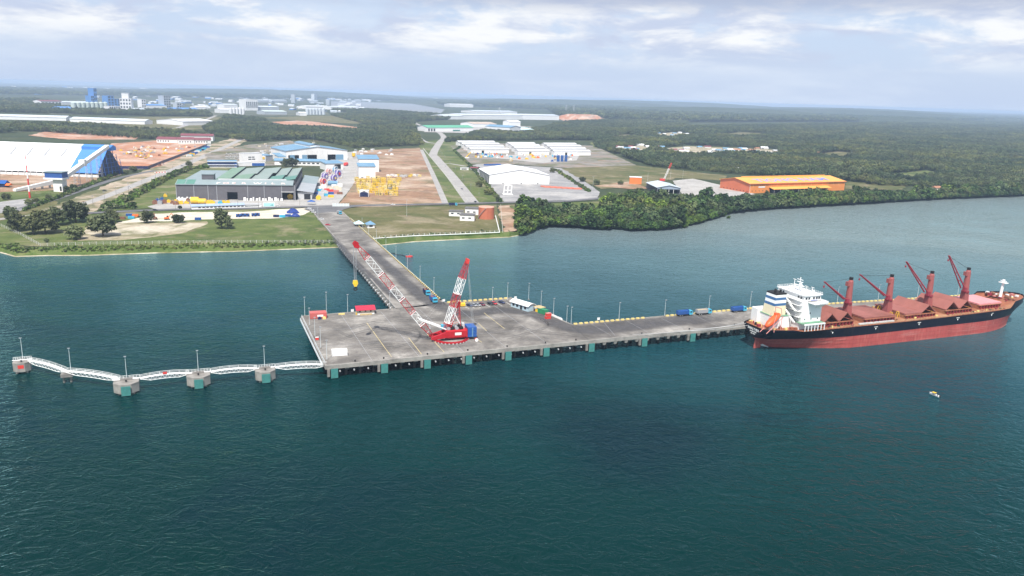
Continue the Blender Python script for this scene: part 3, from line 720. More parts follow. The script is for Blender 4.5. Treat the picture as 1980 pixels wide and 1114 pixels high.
# ------------------------------------------------------------------ light poles
lp_cache = {}
def light_pole(p, h, label, heads=1, rz=0.0, group=None, r_=.125):
    t = thing('light_pole', label, 'light pole', p, rz, group)
    key = (round(h, 1), heads, r_)
    if key not in lp_cache:
        a = MB().cyl((0, 0, 0), (0, 0, h), r_, r_ * .62, 8).mesh('pole'); a.materials.append(POLE)
        b = MB().bx(-.45, .45, -.25, .25, h - .05, h + .18).mesh('lamp_head'); b.materials.append(GREY)
        c = MB().bx(-.4, .4, -.4, .4, 0, .5).mesh('footing'); c.materials.append(CONC)
        lp_cache[key] = (a, b, c)
    a, b, c = lp_cache[key]
    put('pole', a, None, t); put('footing', c, None, t)
    for i in range(heads): put('lamp_head', b, None, t, loc=((i - (heads - 1) / 2) * 1.0, -.35, 0))
    return t
GP = 'light poles around the wharf edges'
for c, lab in zip(dol_c, ('light pole on the leftmost dolphin', 'light pole on the dolphin at the footbridge bend', 'light pole on the dolphin second from the wharf', 'light pole on the dolphin nearest the wharf')):
    light_pole((c.x - .8, c.y + 2.2, 4.75), 9.5, lab, 1, QA, 'light poles on the dolphins')
light_pole((c2.x + 1.4, c2.y + .6, 4.0), 10.5, 'light pole on the small pier stub of the footbridge', 1, QA, 'light poles on the dolphins')
for (x, y, h, lab) in ((589.5, 612, 10.3, 'light pole at the far left corner of the wharf'), (598.5, 630.5, 9.2, 'light pole on the left wharf edge just below the red container'), (609, 651, 9.5, 'light pole halfway along the left wharf edge'),
        (620, 674, 10.2, 'light pole on the left wharf edge beside the red hose box'), (632, 697, 9.2, 'light pole at the near left wharf corner by the footbridge'), (631.3, 605, 11.2, 'tall thin pole behind the red container'),
        (672.4, 606, 10.2, 'light pole at the wharf back edge left of the red roofed hut'), (753.8, 599, 9.8, 'light pole where the trestle meets the wharf, left side'), (952, 585, 8.8, 'light pole behind the parked cars'),
        (981, 582, 10.5, 'tall pole at the end of the parked car row'), (1022, 580, 9.8, 'light pole behind the curved roof office'), (1046, 592, 8.6, 'light pole behind the timber canopy'), (1070, 609, 9.2, 'light pole behind the red stacked boxes'),
        (1095.5, 625, 9.2, 'left of two poles where the jetty arm begins'), (1104, 628, 9.4, 'right of two poles where the jetty arm begins'), (1196.6, 619, 9.6, 'light pole on the jetty arm left of the lorries'), (1285, 612, 9.2, 'light pole on the jetty arm just left of the first lorry'),
        (1370, 604, 9.4, 'light pole on the jetty arm above the grey lorry'), (1450, 596, 9.6, 'light pole on the jetty arm beside the ship stern')):
    light_pole(P(x, y, DECK), h, lab, 1, QA, GP)
for (u, lab) in ((303, 'light pole behind the ship bridge front'), (333, 'light pole behind the ship between the first two deck cranes'), (363, 'light pole behind the ship near the raised hatch'), (395, 'light pole behind the ship near the foremost hatches')):
    light_pole(q2w(u, 29.8 - (u - 240) * .0586), 10, lab, 1, QA, GP)
for v, lab in ((100, 'light pole on the trestle nearest the blue lorries'), (133, 'second light pole up the trestle from the wharf'), (167, 'third light pole up the trestle from the wharf'), (202, 'fourth light pole up the trestle from the wharf'), (236, 'fifth light pole up the trestle, just off the beach'), (272, 'light pole on the trestle over the beach line'), (305, 'light pole on the trestle beside the shore fence'), (335, 'light pole on the trestle nearest the gazebos')):
    light_pole(q2w(tedge(v, 1) - .2, v + 7.6, tz(v)), 10, lab, 1, QA, 'light poles along the trestle')

# ------------------------------------------------------------------ ring crane (local +x points along the main boom)
def lattice(m, p0, p1, w0, w1, n, side=Vector((0, 1, 0)), rc=.17, rl_=.085, h0=None, h1=None):
    a, b = Vector(p0), Vector(p1); d = (b - a).normalized(); e = side; g = d.cross(e).normalized()
    h0 = w0 if h0 is None else h0; h1 = w1 if h1 is None else h1
    def c(t, i):
        q = a.lerp(b, t); w = (w0 + (w1 - w0) * t) / 2; h = (h0 + (h1 - h0) * t) / 2
        return q + e * (w * (-1, 1, 1, -1)[i]) + g * (h * (-1, -1, 1, 1)[i])
    for i in range(4): m.bar(c(0, i), c(1, i), rc)
    for k in range(n):
        t0, t1 = k / n, (k + 1) / n
        for i in range(4):
            j = (i + 1) % 4
            m.bar(c(t0, i), c(t1, j), rl_) if k % 2 == 0 else m.bar(c(t0, j), c(t1, i), rl_)
    for t in (0, 1):
        for i in range(4): m.bar(c(t, i), c(t, (i + 1) % 4), rc)
rc_ = P(871, 655.5, DECK)
crane = thing('ring_crane', 'tall red and white lattice boom ring crane standing on the wharf', 'crane', (rc_.x, rc_.y, DECK), R(199))
ring = MB(); seg = 40
for rr, zz in ((8.6, .55), (7.5, .55)):
    ring.loft([[((rr + dx) * math.cos(a), (rr + dx) * math.sin(a), zz + dz) for dx, dz in ((-.25, -.25), (.25, -.25), (.25, .25), (-.25, .25))] for a in (2 * math.pi * i / seg for i in range(seg + 1))], True)
ring.build('ring_rail', RED, crane)
stp = MB().bx(-.35, .35, -.3, .3, 0, .5).mesh('ring_support'); stp.materials.append(LIGHTGREY)
for i in range(30): put('ring_support', stp, None, crane, loc=(8.6 * math.cos(i * math.pi / 15), 8.6 * math.sin(i * math.pi / 15), 0))
# machinery bed, carrier nose and counterweight
MB().ex([(-3.0, 1.6), (3.0, 1.6), (3.0, 4.6), (2.4, 5.0), (-2.4, 5.0), (-3.0, 4.6)], -7.2, 3.0).bx(-6.5, 2.2, -2.4, 2.4, .9, 1.6).build('machinery_house', RED, crane)
MB().bx(-7.6, -7.2, -3.0, 3.0, 1.2, 5.0).build('house_end', RED, crane)
nose = MB().ey([(3.0, 1.5), (9.2, .9), (10.0, 1.2), (9.6, 2.2), (6.0, 3.2), (3.0, 4.2)], -2.9, -1.7).ey([(3.0, 1.5), (9.2, .9), (10.0, 1.2), (9.6, 2.2), (6.0, 3.2), (3.0, 4.2)], 1.7, 2.9).bx(8.4, 9.4, -1.7, 1.7, 1.0, 2.0).bx(4.0, 5.2, -1.7, 1.7, 2.0, 3.2)
nose.build('boom_carrier', RED, crane)
for i, z in enumerate((1.4, 3.0, 4.6)):
    MB().bx(-12.0, -7.7, -3.4, 3.4, z, z + 1.5).build('counterweight_slab', BLUE, crane)
MB().bx(-12.05, -12.0, -.35, .35, 1.6, 5.4).bx(-10.2, -9.7, 3.42, 3.47, 1.5, 5.9).build('weight_stripe', LBLUE, crane)
MB().bx(-4.6, -1.4, 3.02, 3.06, 2.6, 3.9).build('name_plate', WHITE, crane)
MB().ex([(-2.6, 4.9), (-.6, 4.9), (-.6, 7.0), (-2.2, 7.0)], 2.2, 4.4).build('operator_cab', CYAN, crane)
MB().bx(4.42, 4.47, -2.4, -.8, 5.4, 6.8).bx(2.6, 4.2, -2.52, -2.44, 5.6, 6.6).build('cab_window', GLASS, crane)
for i, (x, r_, mt) in enumerate(((-.5, 1.0, BLACK), (-2.6, .9, GREY), (-4.8, 1.05, BLACK), (1.4, .85, GREY))):
    MB().cyl((x, -1.8, 5.7), (x, 1.8, 5.7), r_ * .8, n=14).cyl((x, -1.9, 5.7), (x, -1.75, 5.7), r_, n=14).cyl((x, 1.75, 5.7), (x, 1.9, 5.7), r_, n=14).build('winch_drum', mt, crane)
MB().bx(-6.8, -5.6, -1.6, .2, 5.0, 7.4).build('engine_stack', LIGHTGREY, crane)
# main boom: seven lattice sections from the carrier to the tip
B0, B1 = Vector((9.0, 0, 2.2)), Vector((43.8, 0, 47.0))
cols_ = [RED, WHITE, RED, WHITE, RED, WHITE, RED]
ts_ = [0, .135, .27, .415, .55, .69, .865, 1.0]
for i in range(7):
    m = MB(); a, b = B0.lerp(B1, ts_[i] + .002), B0.lerp(B1, ts_[i + 1] - .002)
    w0, w1 = (1.2, 2.9) if i == 0 else (2.9, 2.9) if i < 6 else (2.9, 1.0)
    lattice(m, a, b, w0, w1, 3 if i in (0, 6) else 4, rc=.24 if cols_[i] is WHITE else .21, rl_=.12)
    m.build('boom_section', cols_[i], crane)
bd = (B1 - B0).normalized(); bn = bd.cross(Vector((0, 1, 0)))
hd = MB(); hp = [(42.6, 45.5), (44.8, 45.9), (45.6, 47.7), (44.6, 48.9), (43.0, 48.1)]
hd.ey(hp, -.9, -.6).ey(hp, .6, .9).cyl((44.4, -.6, 47.1), (44.4, .6, 47.1), .8, n=14)
hd.build('boom_head', RED, crane)
rp = MB()
for dx, dy in ((-.7, -.35), (-.7, .35), (.75, -.35), (.75, .35)): rp.bar((44.6 + dx * .9, dy, 46.5), (44.6 + dx * .45, dy, 30.6), .14)
rp.build('hoist_rope', GREY, crane)
MB().ey([(43.7, 30.8), (45.5, 30.8), (45.8, 29.4), (45.1, 28.0), (44.1, 28.0), (43.4, 29.4)], -.6, .6).build('hook_block', YELLOW, crane)
hk = MB().cyl((44.6, 0, 28.1), (44.6, 0, 27.0), .25, n=8)
pts = [(44.6 + .75 * math.sin(a), 0, 26.5 - .75 * math.cos(a) + .35) for a in [q * math.pi / 5 - 2.6 for q in range(9)]]
for a, b in zip(pts, pts[1:]): hk.cyl(a, b, .28, n=6)
hk.build('hook', BLACK, crane)
# back mast leaning away from the boom
M0, M1 = Vector((2.2, 0, 4.6)), Vector((-7.6, 0, 37.5))
tm_ = [0, .10, .34, .53, .76, 1.0]; mc_ = [RED, WHITE, RED, WHITE, RED]
for i in range(5):
    m = MB()
    mn = (M1 - M0).normalized().cross(Vector((0, 1, 0)))
    for yy in (-.85, .85):
        o_ = mn * yy; o1 = mn * (yy * (1.0 if i < 4 else .4))
        lattice(m, M0.lerp(M1, tm_[i] + .002) + o_, M0.lerp(M1, tm_[i + 1] - .002) + o1, 2.6, 2.6 if i < 4 else 1.4, 4, rc=.2, rl_=.11, h0=1.55, h1=1.55 if i < 4 else .8)
    m.build('mast_section', mc_[i], crane)
MB().ey([(-8.2, 36.4), (-6.8, 36.8), (-7.2, 39.2), (-8.6, 38.6)], -1.0, 1.0).build('mast_head', RED2, crane)
pn = MB()
for yy in (-1.4, -.9, -.45, .45, .9, 1.4): pn.bar((-7.8, yy * .5, 37.6), (-10.4 - .5 * abs(yy), yy * 1.6, 6.0), .055)
for yy in (-.8, .8): pn.bar((-7.8, yy, 37.8), (-3.6, yy, 17.4), .06)
pn.build('pendant_rope', GALV, crane)
# red gantry and white back stays
gm = MB()
for yy in (-1.6, 1.6):
    gm.bar((.6, yy, 5), (-3.9, yy * .35, 17.6), .34).bar((-4.6, yy, 5), (-4.1, yy * .35, 17.6), .28)
    for k in range(1, 5):
        t = k / 5; gm.bar(Vector((.6, yy, 5)).lerp(Vector((-3.9, yy * .35, 17.6)), t), Vector((-4.6, yy, 5)).lerp(Vector((-4.1, yy * .35, 17.6)), t + .12), .13)
for k in range(1, 5):
    t = k / 5; gm.bar((.6 - 4.5 * t, -1.6 + 1.05 * t, 5 + 12.6 * t), (.6 - 4.5 * t, 1.6 - 1.05 * t, 5 + 12.6 * t), .14)
gm.bx(-4.6, -3.5, -.8, .8, 17.2, 18.2); gm.build('gantry', RED, crane)
st = MB()
for yy in (-1.9, 1.9):
    st.cyl((15.6, yy * .75, 11.0), (2.6, yy, 5.4), .3, n=8); st.cyl((7.2, yy, 16.5), (13.4, yy * .7, 9.2), .0 + .01, n=4)
st.cyl((-.8, -1.2, 14.2), (-4.4, -1.2, 7.4), .22, n=6).cyl((-.8, 1.2, 14.2), (-4.4, 1.2, 7.4), .22, n=6)
st.build('back_stop', WHITE, crane)
ld = MB().bx(9.6, 10.6, -.5, .5, 6.0, 6.6); ld.bar((10.2, 0, 8), (10.6, 0, 4.4), .2); ld.bar((10.6, 0, 4.4), (12.0, 0, 3.4), .2); ld.build('rope_guide', LIGHTGREY, crane)
drum = thing('hose_reel', 'small red and white hose reel on the deck beside the crane', 'reel', P(921, 660, DECK), .3)
MB().cyl((0, -.5, .8), (0, .5, .8), .8, n=14).build('drum', RED2, drum); MB().cyl((0, -.62, .8), (0, -.5, .8), .85, n=14).build('flange', WHITE, drum)

# ------------------------------------------------------------------ bulk carrier (x stern -> bow, y to port)
def hull_mat(name, c, streak, scuff, rough):
    m, nt, b = mk(name)
    out = rmp(nt, nz(nt, .12, 5, .65), [(.3, tuple(q * .8 for q in c)), (.7, tuple(min(1, q * 1.2) for q in c))])
    out = mx(nt, rmp(nt, nz(nt, .9, 6, .7, stretch=(1, 1, .07)), [(.52, 0.0), (.74, .8)]), out, streak)      # runs down the plating
    out = mx(nt, rmp(nt, nz(nt, .5, 6, .7, stretch=(.06, .06, 1), loc=(3, 1, 7)), [(.54, 0.0), (.72, .7)]), out, scuff)      # fender scuffs along it
    br = nt.nodes.new('ShaderNodeTexBrick'); br.inputs['Scale'].default_value = .12; br.inputs['Mortar Size'].default_value = .012; br.inputs['Color1'].default_value = br.inputs['Color2'].default_value = (1, 1, 1, 1); br.inputs['Mortar'].default_value = (.72, .72, .72, 1)
    tc = nt.nodes.new('ShaderNodeTexCoord'); sx = nt.nodes.new('ShaderNodeSeparateXYZ'); cx = nt.nodes.new('ShaderNodeCombineXYZ'); nt.links.new(tc.outputs['Object'], sx.inputs[0]); nt.links.new(sx.outputs[0], cx.inputs[0]); nt.links.new(sx.outputs[2], cx.inputs[1]); nt.links.new(cx.outputs[0], br.inputs['Vector'])
    out = mx(nt, 1.0, out, br.outputs['Color'], 'MULTIPLY')
    nt.links.new(out, b.inputs['Base Color']); b.inputs['Roughness'].default_value = rough; b.inputs['Specular IOR Level'].default_value = .3
    return m
HULL_N = hull_mat('hull_navy_paint', (.0035, .0045, .013), (.03, .02, .018), (.02, .021, .032), .42)
HULL_R = hull_mat('hull_red_antifouling', (.37, .068, .06), (.46, .17, .13), (.52, .24, .21), .62)
HATCH = M('hatch_red_paint', (.29, .105, .085), .65, .14, .12, dirt=(.17, .062, .04), dirt_amt=.75)
HATCH_P = M('hatch_pale_pink_paint', (.62, .27, .28), .65, .06, .15, dirt=(.5, .2, .18), dirt_amt=.3)
DECKR = M('deck_red_brown', (.27, .095, .05), .75, .25, .2, dirt=(.42, .24, .13), dirt_amt=.7)
CRANER = M('deck_crane_red', (.30, .085, .078), .55, .08, .2)
JIBR = M('jib_dark_red', (.26, .03, .045), .55, .1, .4)
DECKG = M('deck_green_paint', (.12, .27, .17), .7, .2, .4, dirt=(.4, .38, .3))
SHIPW = M('ship_white_paint', (.82, .82, .81), .45, .03, .2, dirt=(.62, .58, .5), dirt_amt=.2)
BUFF = M('funnel_buff_paint', (.74, .66, .46), .5, .06, .3)
LBOAT = M('lifeboat_orange', (.80, .11, .03), .42, .06, .5)
FBLUE = M('funnel_blue_band', (.05, .14, .30), .5, .08, .4)
sh0 = q2w(208.5, -16.6 , 0)
ship = thing('bulk_carrier', 'large navy and red bulk carrier with four red deck cranes berthed at the jetty', 'ship', (sh0.x, sh0.y, 0), QA)
LS, HB = 190.0, 14.2
def smooth(t): t = min(1, max(0, t)); return t * t * (3 - 2 * t)
def dz(x): return 11.1 + 2.0 * (max(0, (x - 95) / 95.0)) ** 1.2 - .0 + (.5 if x < 0 else 0)
def fz(x): return dz(x) + (2.6 if x > 166 else 0.0)
def hbd(x):
    if x < 26: return 7.6 + (HB - 7.6) * math.sin(math.pi / 2 * min(1, x / 26)) ** .8
    if x > 148: t = (x - 148) / 42.0; return HB * max(0.0, 1 - t ** 2.3) ** .62 if x < 189.9 else .15
    return HB
def hbw(x):
    if x < 60: return HB * smooth((x - 4) / 52.0) ** .8
    if x > 138: t = (x - 138) / 44.0; return HB * max(0.0, 1 - min(1, t) ** 1.9) ** .75 + .05
    return HB
def zb(x): return -2.5 if x > 13 else -2.5 + (8.6) * (1 - max(0, x) / 13.0) ** 1.3
def zr(x): return 5.9 + 1.3 * x / 190.0
def hull_half(x, z):
    d, w = hbd(x), hbw(x); t = min(1, max(0, z / dz(x)))
    k = t ** (1.0 if x < 60 else 1.7 if x > 138 else 1.0)
    return w + (d - w) * k
xs = [0, .8, 3, 6, 10, 14, 19, 25, 32, 40, 50, 62, 80, 100, 120, 136, 145, 152, 158, 164, 166, 170, 175, 179, 182, 185, 187.5, 189, 190]
def side(z_lo, z_hi, nz_, name, mat):
    m = MB()
    for sgn in (-1, 1):
        rings = []
        for x in xs:
            lo, hi = z_lo(x), z_hi(x); lo = min(max(lo, zb(x)), hi - .01); r_ = []
            for i in range(nz_ + 1):
                z = lo + (hi - lo) * i / nz_; h = hull_half(x, z)
                xr = x
                if x > 176: xr = x - (1 - min(1, max(0, z / dz(x)))) * (x - 176) * .62   # raked stem
                if x < 14 and z < 9: h *= max(.06, smooth((z - zb(x) + 1.5) / 6.0)) if zb(x) > -2.4 else 1
                r_.append((xr, sgn * h, z))
            rings.append(r_ if sgn < 0 else r_[::-1])
        m.loft(rings)
    # transom
    lo = max(z_lo(0), zb(0)); hi = z_hi(0)
    if hi > lo + .2:
        prof = []
        for i in range(nz_ + 1):
            z = lo + (hi - lo) * i / nz_; h = hull_half(0, z); h *= max(.06, smooth((z - zb(0) + 1.5) / 6.0)) if z < 9 else 1; prof.append((h, z))
        m.poly([(0, -h, z) for h, z in prof] + [(0, h, z) for h, z in prof[::-1]])
    return m.build(name, mat, ship)
side(lambda x: zr(x), lambda x: fz(x) + (0.9 if x < 18 or x > 166 else 0), 6, 'topsides', HULL_N)
side(lambda x: -2.5, lambda x: zr(x), 5, 'boot_topping', HULL_R)
MB().poly([(x, -hbd(x) + .12, dz(x)) for x in xs if x <= 166] + [(x, hbd(x) - .12, dz(x)) for x in xs[::-1] if x <= 166]).build('main_deck', DECKR, ship)
MB().poly([(x, -hbd(x) + .15, fz(x)) for x in xs if x >= 166] + [(x, hbd(x) - .15, fz(x)) for x in xs[::-1] if x >= 166]).build('forecastle_deck', DECKR, ship)
MB().bx(165.6, 166.1, -hbd(166) + .3, hbd(166) - .3, dz(166) - .1, fz(166)).build('forecastle_bulkhead', JIBR, ship)
# rudder and propeller post under the counter
MB().ey([(1.0, -2), (5.2, -2), (5.2, 6.6), (2.2, 6.4)], -.35, .35).build('rudder', HULL_R, ship)
MB().ey([(5.6, 1), (13, -1), (13, 5.8), (7, 6.4)], -.6, .6).build('skeg', LIGHTGREY, ship)
# lettering on the transom
def stern_text(body, size, z):
    tm = text_mesh(body, size, .02, 'CENTER')
    o = put('stern_lettering', tm, LETTER_WHITE, ship); o.matrix_local = Matrix(((0, 0, -1, -.06), (-1, 0, 0, 0), (0, 1, 0, z), (0, 0, 0, 1)))
stern_text('AMALTHEA', 1.7, 9.6); stern_text('MONROVIA', .95, 8.5); stern_text('IMO 9490', .8, 7.5)
# draught and tug marks on the near side
mk_ = MB()
for x in (38, 66, 96, 124, 150):
    h = -hull_half(x, dz(x) - 1.6) - .05
    MB().bx(x - 1.2, x + 1.2, h, h + .03, dz(x) - 1.25, dz(x) - 1.0).poly([(x - .5, h, dz(x) - 1.7), (x, h, dz(x) - 2.7), (x + .5, h, dz(x) - 1.7)]).build('tug_mark', LETTER_WHITE, ship)
# hatches: coaming and covers; two states: closed panels or paired panels tented up
hx = [(46, 66, 'tent2'), (74, 95, 'flat'), (102, 123, 'half'), (130, 149, 'tent2'), (154.5, 164, 'flatpale')]
hx = [(34.5, 54.5, 'tent2'), (61.5, 82.5, 'flat'), (89.5, 111.5, 'half'), (118.5, 139, 'tent2'), (146, 163.5, 'pale')]
for x0, x1, state in hx:
    zc_ = dz((x0 + x1) / 2); w = 10.2 if x1 < 148 else 8.4
    zt = zc_ + 2.0
    cm = MB().bx(x0, x1, -w, -w + .4, zc_ - .3, zt).bx(x0, x1, w - .4, w, zc_ - .3, zt).bx(x0, x0 + .4, -w + .4, w - .4, zc_ - .3, zt).bx(x1 - .4, x1, -w + .4, w - .4, zc_ - .3, zt)
    co = cm.build('hatch_coaming', DECKR, ship)
    for i in range(int((x1 - x0) / 2.2)):
        MB().ey([(x0 + 1 + i * 2.2, zc_), (x0 + 1.35 + i * 2.2, zc_), (x0 + 1.35 + i * 2.2, zt + .1), (x0 + 1 + i * 2.2, zt + .1)], -w - .9, -w - .02).build('stay', JIBR, co)
    MB().bx(x0 - .3, x1 + .3, -w - 1.0, -w + .2, zt + .05, zt + .3).build('rail_ledge', DECKR, co)
    def panel(xa, xb, za, zb_, mat, th=.75):
        MB().ey([(xa, za), (xb, zb_), (xb, zb_ + th), (xa, za + th)], -w - .3, w + .3).build('hatch_cover', mat, ship)
    n = 4; step = (x1 - x0) / n
    for i in range(n):
        xa, xb = x0 + i * step + .04, x0 + (i + 1) * step - .04
        tent = state == 'tent2' or (state == 'half' and i >= 2)
        if tent:
            if i % 2 == 0: panel(xa + .3, xb - .06, zt + .35, zt + 4.4, HATCH, .45)
            else: panel(xa + .06, xb - .3, zt + 4.4, zt + .35, HATCH, .45)
        else:
            panel(xa, xb, zt + .3, zt + .3, HATCH_P if state == 'pale' else HATCH, .8)
    if state in ('tent2', 'half'):
        MB().bx(x0 + .5, x1 - .5, -w + .5, w - .5, zc_ - 2.6, zc_ - 2.4).build('hold_floor', DARK, ship)
# deck cranes between hatches
def deck_crane(x, ang, el, idx):
    c = sub('deck_crane', ship, (x, -1.5, dz(x)), 0)
    MB().loft([[(-1.9, -1.9, 0), (1.9, -1.9, 0), (1.9, 1.9, 0), (-1.9, 1.9, 0)], [(-1.45, -1.45, 8.7), (1.45, -1.45, 8.7), (1.45, 1.45, 8.7), (-1.45, 1.45, 8.7)]], True).build('pedestal', CRANER, c)
    MB().cyl((0, 0, 8.5), (0, 0, 9.5), 1.95, 2.1, 18).build('slew_ring', JIBR, c)
    mcol = MB().cyl((0, 0, 9.5), (0, 0, 20.5), 1.7, 1.3, 18).cyl((0, 0, 20.5), (0, 0, 21.3), 1.3, .95, 18)
    mcol.build('column', CRANER, c); MB().bx(-2.5, -1.2, -1.0, 1.0, 18.2, 20.4).build('winch_house', CRANER, c)
    MB().bx(-.7, .7, -.7, .7, 21.2, 22.7).build('sheave_house', BLACK, c)
    j0 = Vector((-1.9, 0, 10.6)); L_ = (16.5, 21.0, 23.0, 22.5)[idx]
    dirv = Vector((-math.cos(el) * math.cos(ang), -math.cos(el) * math.sin(ang), math.sin(el)))
    sd = Vector((math.sin(ang), -math.cos(ang), 0))
    j = MB()
    for sg in (-1, 1):
        j.cyl(j0 + sd * 1.9 * sg, j0 + dirv * L_ + sd * .45 * sg, .42, .3, 6)
    for k in (.25, .5, .75, 1.0):
        w = 1.9 + (.45 - 1.9) * k; q = j0 + dirv * L_ * k; j.bar(q - sd * w, q + sd * w, .3)
    j.build('jib', JIBR, c)
    r2 = MB()
    for sg in (-.4, .4): r2.bar(Vector((-.4, sg, 22.0)), j0 + dirv * (L_ - .5) + sd * sg, .075)
    r2.build('luffing_rope', BLACK, c)
    MB().bx(-3.6, -1.7, -2.4, -1.2, 9.6, 11.8).build('cab', JIBR, c)
    hk = MB().bar(j0 + dirv * L_, j0 + dirv * L_ + Vector((0, 0, -2.2)), .1).box(j0 + dirv * L_ + Vector((0, 0, -2.6)), (.7, .5, 1.0)); hk.build('hook', JIBR, c)
for i, (x, a, e) in enumerate(((58, -.22, .64), (86, -.22, .62), (115, -.22, .86), (142.5, -.22, 1.0))): deck_crane(x, a, e, i)
# accommodation block
ah = sub('deckhouse', ship, (-8.0, 0, .6), 0)
zd = dz(30)
MB().bx(27, 40, -10.2, 13.2, zd - .6, zd + 3.0).build('tier', SHIPW, ah)
MB().bx(27.8, 40, -10.6, 10.6, zd + 3.0, zd + 13.4).build('tier', SHIPW, ah)
MB().bx(29.2, 39.6, -9.6, 9.6, zd + 13.4, zd + 16.4).build('bridge', SHIPW, ah)
MB().bx(31.0, 39.4, -15.2, 15.2, zd + 13.05, zd + 13.4).build('bridge_wing', SHIPW, ah)
for sg in (-1, 1):
    MB().bx(34.0, 39.4, sg * 15.2 - .12, sg * 15.2 + .12, zd + 13.4, zd + 14.5).bx(39.2, 39.4, min(sg * 9.6, sg * 15.2), max(sg * 9.6, sg * 15.2), zd + 13.4, zd + 14.5).build('wing_bulwark', SHIPW, ah)
    MB().add([(36, sg * 10.6, zd + 10), (39, sg * 10.6, zd + 10), (39, sg * 15, zd + 13.05), (36, sg * 15, zd + 13.05), (36, sg * 10.6, zd + 13.05), (39, sg * 10.6, zd + 13.05)], [(0, 1, 2, 3), (0, 3, 4), (1, 5, 2)]).build('wing_bracket', SHIPW, ah)
MB().bx(28.6, 40.2, -10.2, 10.2, zd + 16.4, zd + 16.65).build('monkey_island', SHIPW, ah)
MB().bx(26.4, 40.3, -13.5, 13.5, zd + 3.0, zd + 3.18).build('boat_deck', DECKG, ah)
wm = {}
def win(xc, y, zc, w, h, axis, parent=ah, mat=GLASS):
    if axis == 'y': MB().bx(xc - w / 2, xc + w / 2, y - .05, y + .05, zc - h / 2, zc + h / 2).build('window', mat, parent)
    else: MB().bx(y - .05, y + .05, xc - w / 2, xc + w / 2, zc - h / 2, zc + h / 2).build('window', mat, parent)
for x in (30.6, 32.3, 35.2, 37.0, 38.5): win(x, -9.62, zd + 15.0, 1.2, 1.2, 'y')
for i in range(9): win(-8.4 + i * 2.1, 39.63, zd + 15.0, 1.5, 1.3, 'x')
for yy in (-7.5, -5.6, 5.6, 7.5): win(yy, 29.17, zd + 15.0, 1.2, 1.2, 'x')
for lv in range(3):
    for i in range(5): win(-8 + i * 4.0, 27.77, zd + 5.0 + lv * 3.0, .8, .9, 'x')
for x, z in ((30, 4.6), (34, 4.6), (38, 4.6), (33, 7.6), (37, 10.6)): win(x, -10.62, zd + z, .6, .7, 'y')
MB().bx(33.5, 37.5, -9.66, -9.61, zd + 13.7, zd + 14.1).build('name_board', LETTER_BLUE, ah)
# external stairs and galleries on the after side
for lv in range(4):
    zz = zd + 3.2 + lv * 2.9
    g = MB().bx(25.6, 27.8, -10.4, 2.0, zz + 2.6, zz + 2.75).build('gallery', SHIPW, ah)
    rr = MB()
    for yy in np.arange(-10.4, 2.1, 1.55): rr.bar((25.65, float(yy), zz + 2.75), (25.65, float(yy), zz + 3.8), .08)
    rr.bar((25.65, -10.4, zz + 3.8), (25.65, 2, zz + 3.8), .1).build('railing', SHIPW, g)
    MB().ex([(-9.5 + (lv % 2) * 4, zz), (-8.3 + (lv % 2) * 4, zz), (-3.5 + (lv % 2) * 4, zz + 2.7), (-4.7 + (lv % 2) * 4, zz + 2.7)], 24.6, 25.4).build('stair', SHIPW, ah)
# near-side arcade under the boat deck
for i in range(7): MB().bx(28 + i * 2.0, 28.3 + i * 2.0, -13.9, -13.5, zd - .6, zd + 3.0).build('arcade_post', SHIPW, ah)
MB().bx(27.4, 40.4, -14.0, -13.5, zd + 2.4, zd + 3.02).build('arcade_beam', SHIPW, ah)
# monkey island gear
rad = MB().cyl((34, 0, zd + 16.6), (34, 0, zd + 21), .5, .35, 8).bx(33.2, 34.8, -2.6, 2.6, zd + 19.2, zd + 19.5).bx(33.5, 34.5, -1.8, 1.8, zd + 21, zd + 21.3).cyl((34, -.2, zd + 21.2), (34, -.2, zd + 23.6), .2, n=6).bx(33.8, 34.2, -2.0, 2.0, zd + 22.2, zd + 22.5)
rad.build('radar_mast', SHIPW, ah)
for (x, y, r_, z) in ((33.2, -1.6, .9, 19.9), (36.5, -7.5, .7, 17.6), (36.8, 6.5, .6, 17.5), (31.2, 4.0, .8, 17.7)):
    b = MB(); b.loft([[(x + r_ * math.cos(t) * math.cos(a), y + r_ * math.cos(t) * math.sin(a), zd + z + r_ * math.sin(t)) for a in [k * math.pi / 5 for k in range(10)]] for t in (-1.5, -.9, -.3, .3, .9, 1.5)], True); b.build('satellite_dome', SHIPW, ah, True)
for x, y, h in ((31, -8.2, 4.6), (37.6, 7.8, 4.2), (38.5, -4.5, 2.6), (30.5, 1.5, 3.4)):
    MB().cyl((x, y, zd + 16.6), (x, y, zd + 16.6 + h), .22, .12, 6).bx(x - .1, x + .1, y - 1.1, y + 1.1, zd + 16.3 + h, zd + 16.5 + h).build('antenna', SHIPW, ah)
rr = MB()
for i in range(14): rr.bar((28.8, -10 + i * 1.54, zd + 16.6), (28.8, -10 + i * 1.54, zd + 17.7), .07); rr.bar((40.0, -10 + i * 1.54, zd + 16.6), (40.0, -10 + i * 1.54, zd + 17.7), .07)
for i in range(8):
    for yy in (-10.1, 10.1): rr.bar((28.8 + i * 1.6, yy, zd + 16.6), (28.8 + i * 1.6, yy, zd + 17.7), .07)
for zz in (17.2, 17.7):
    rr.bar((28.8, -10.1, zd + zz), (28.8, 10.1, zd + zz), .07).bar((40, -10.1, zd + zz), (40, 10.1, zd + zz), .07).bar((28.8, -10.1, zd + zz), (40, -10.1, zd + zz), .07).bar((28.8, 10.1, zd + zz), (40, 10.1, zd + zz), .07)
rr.build('railing', SHIPW, ah)
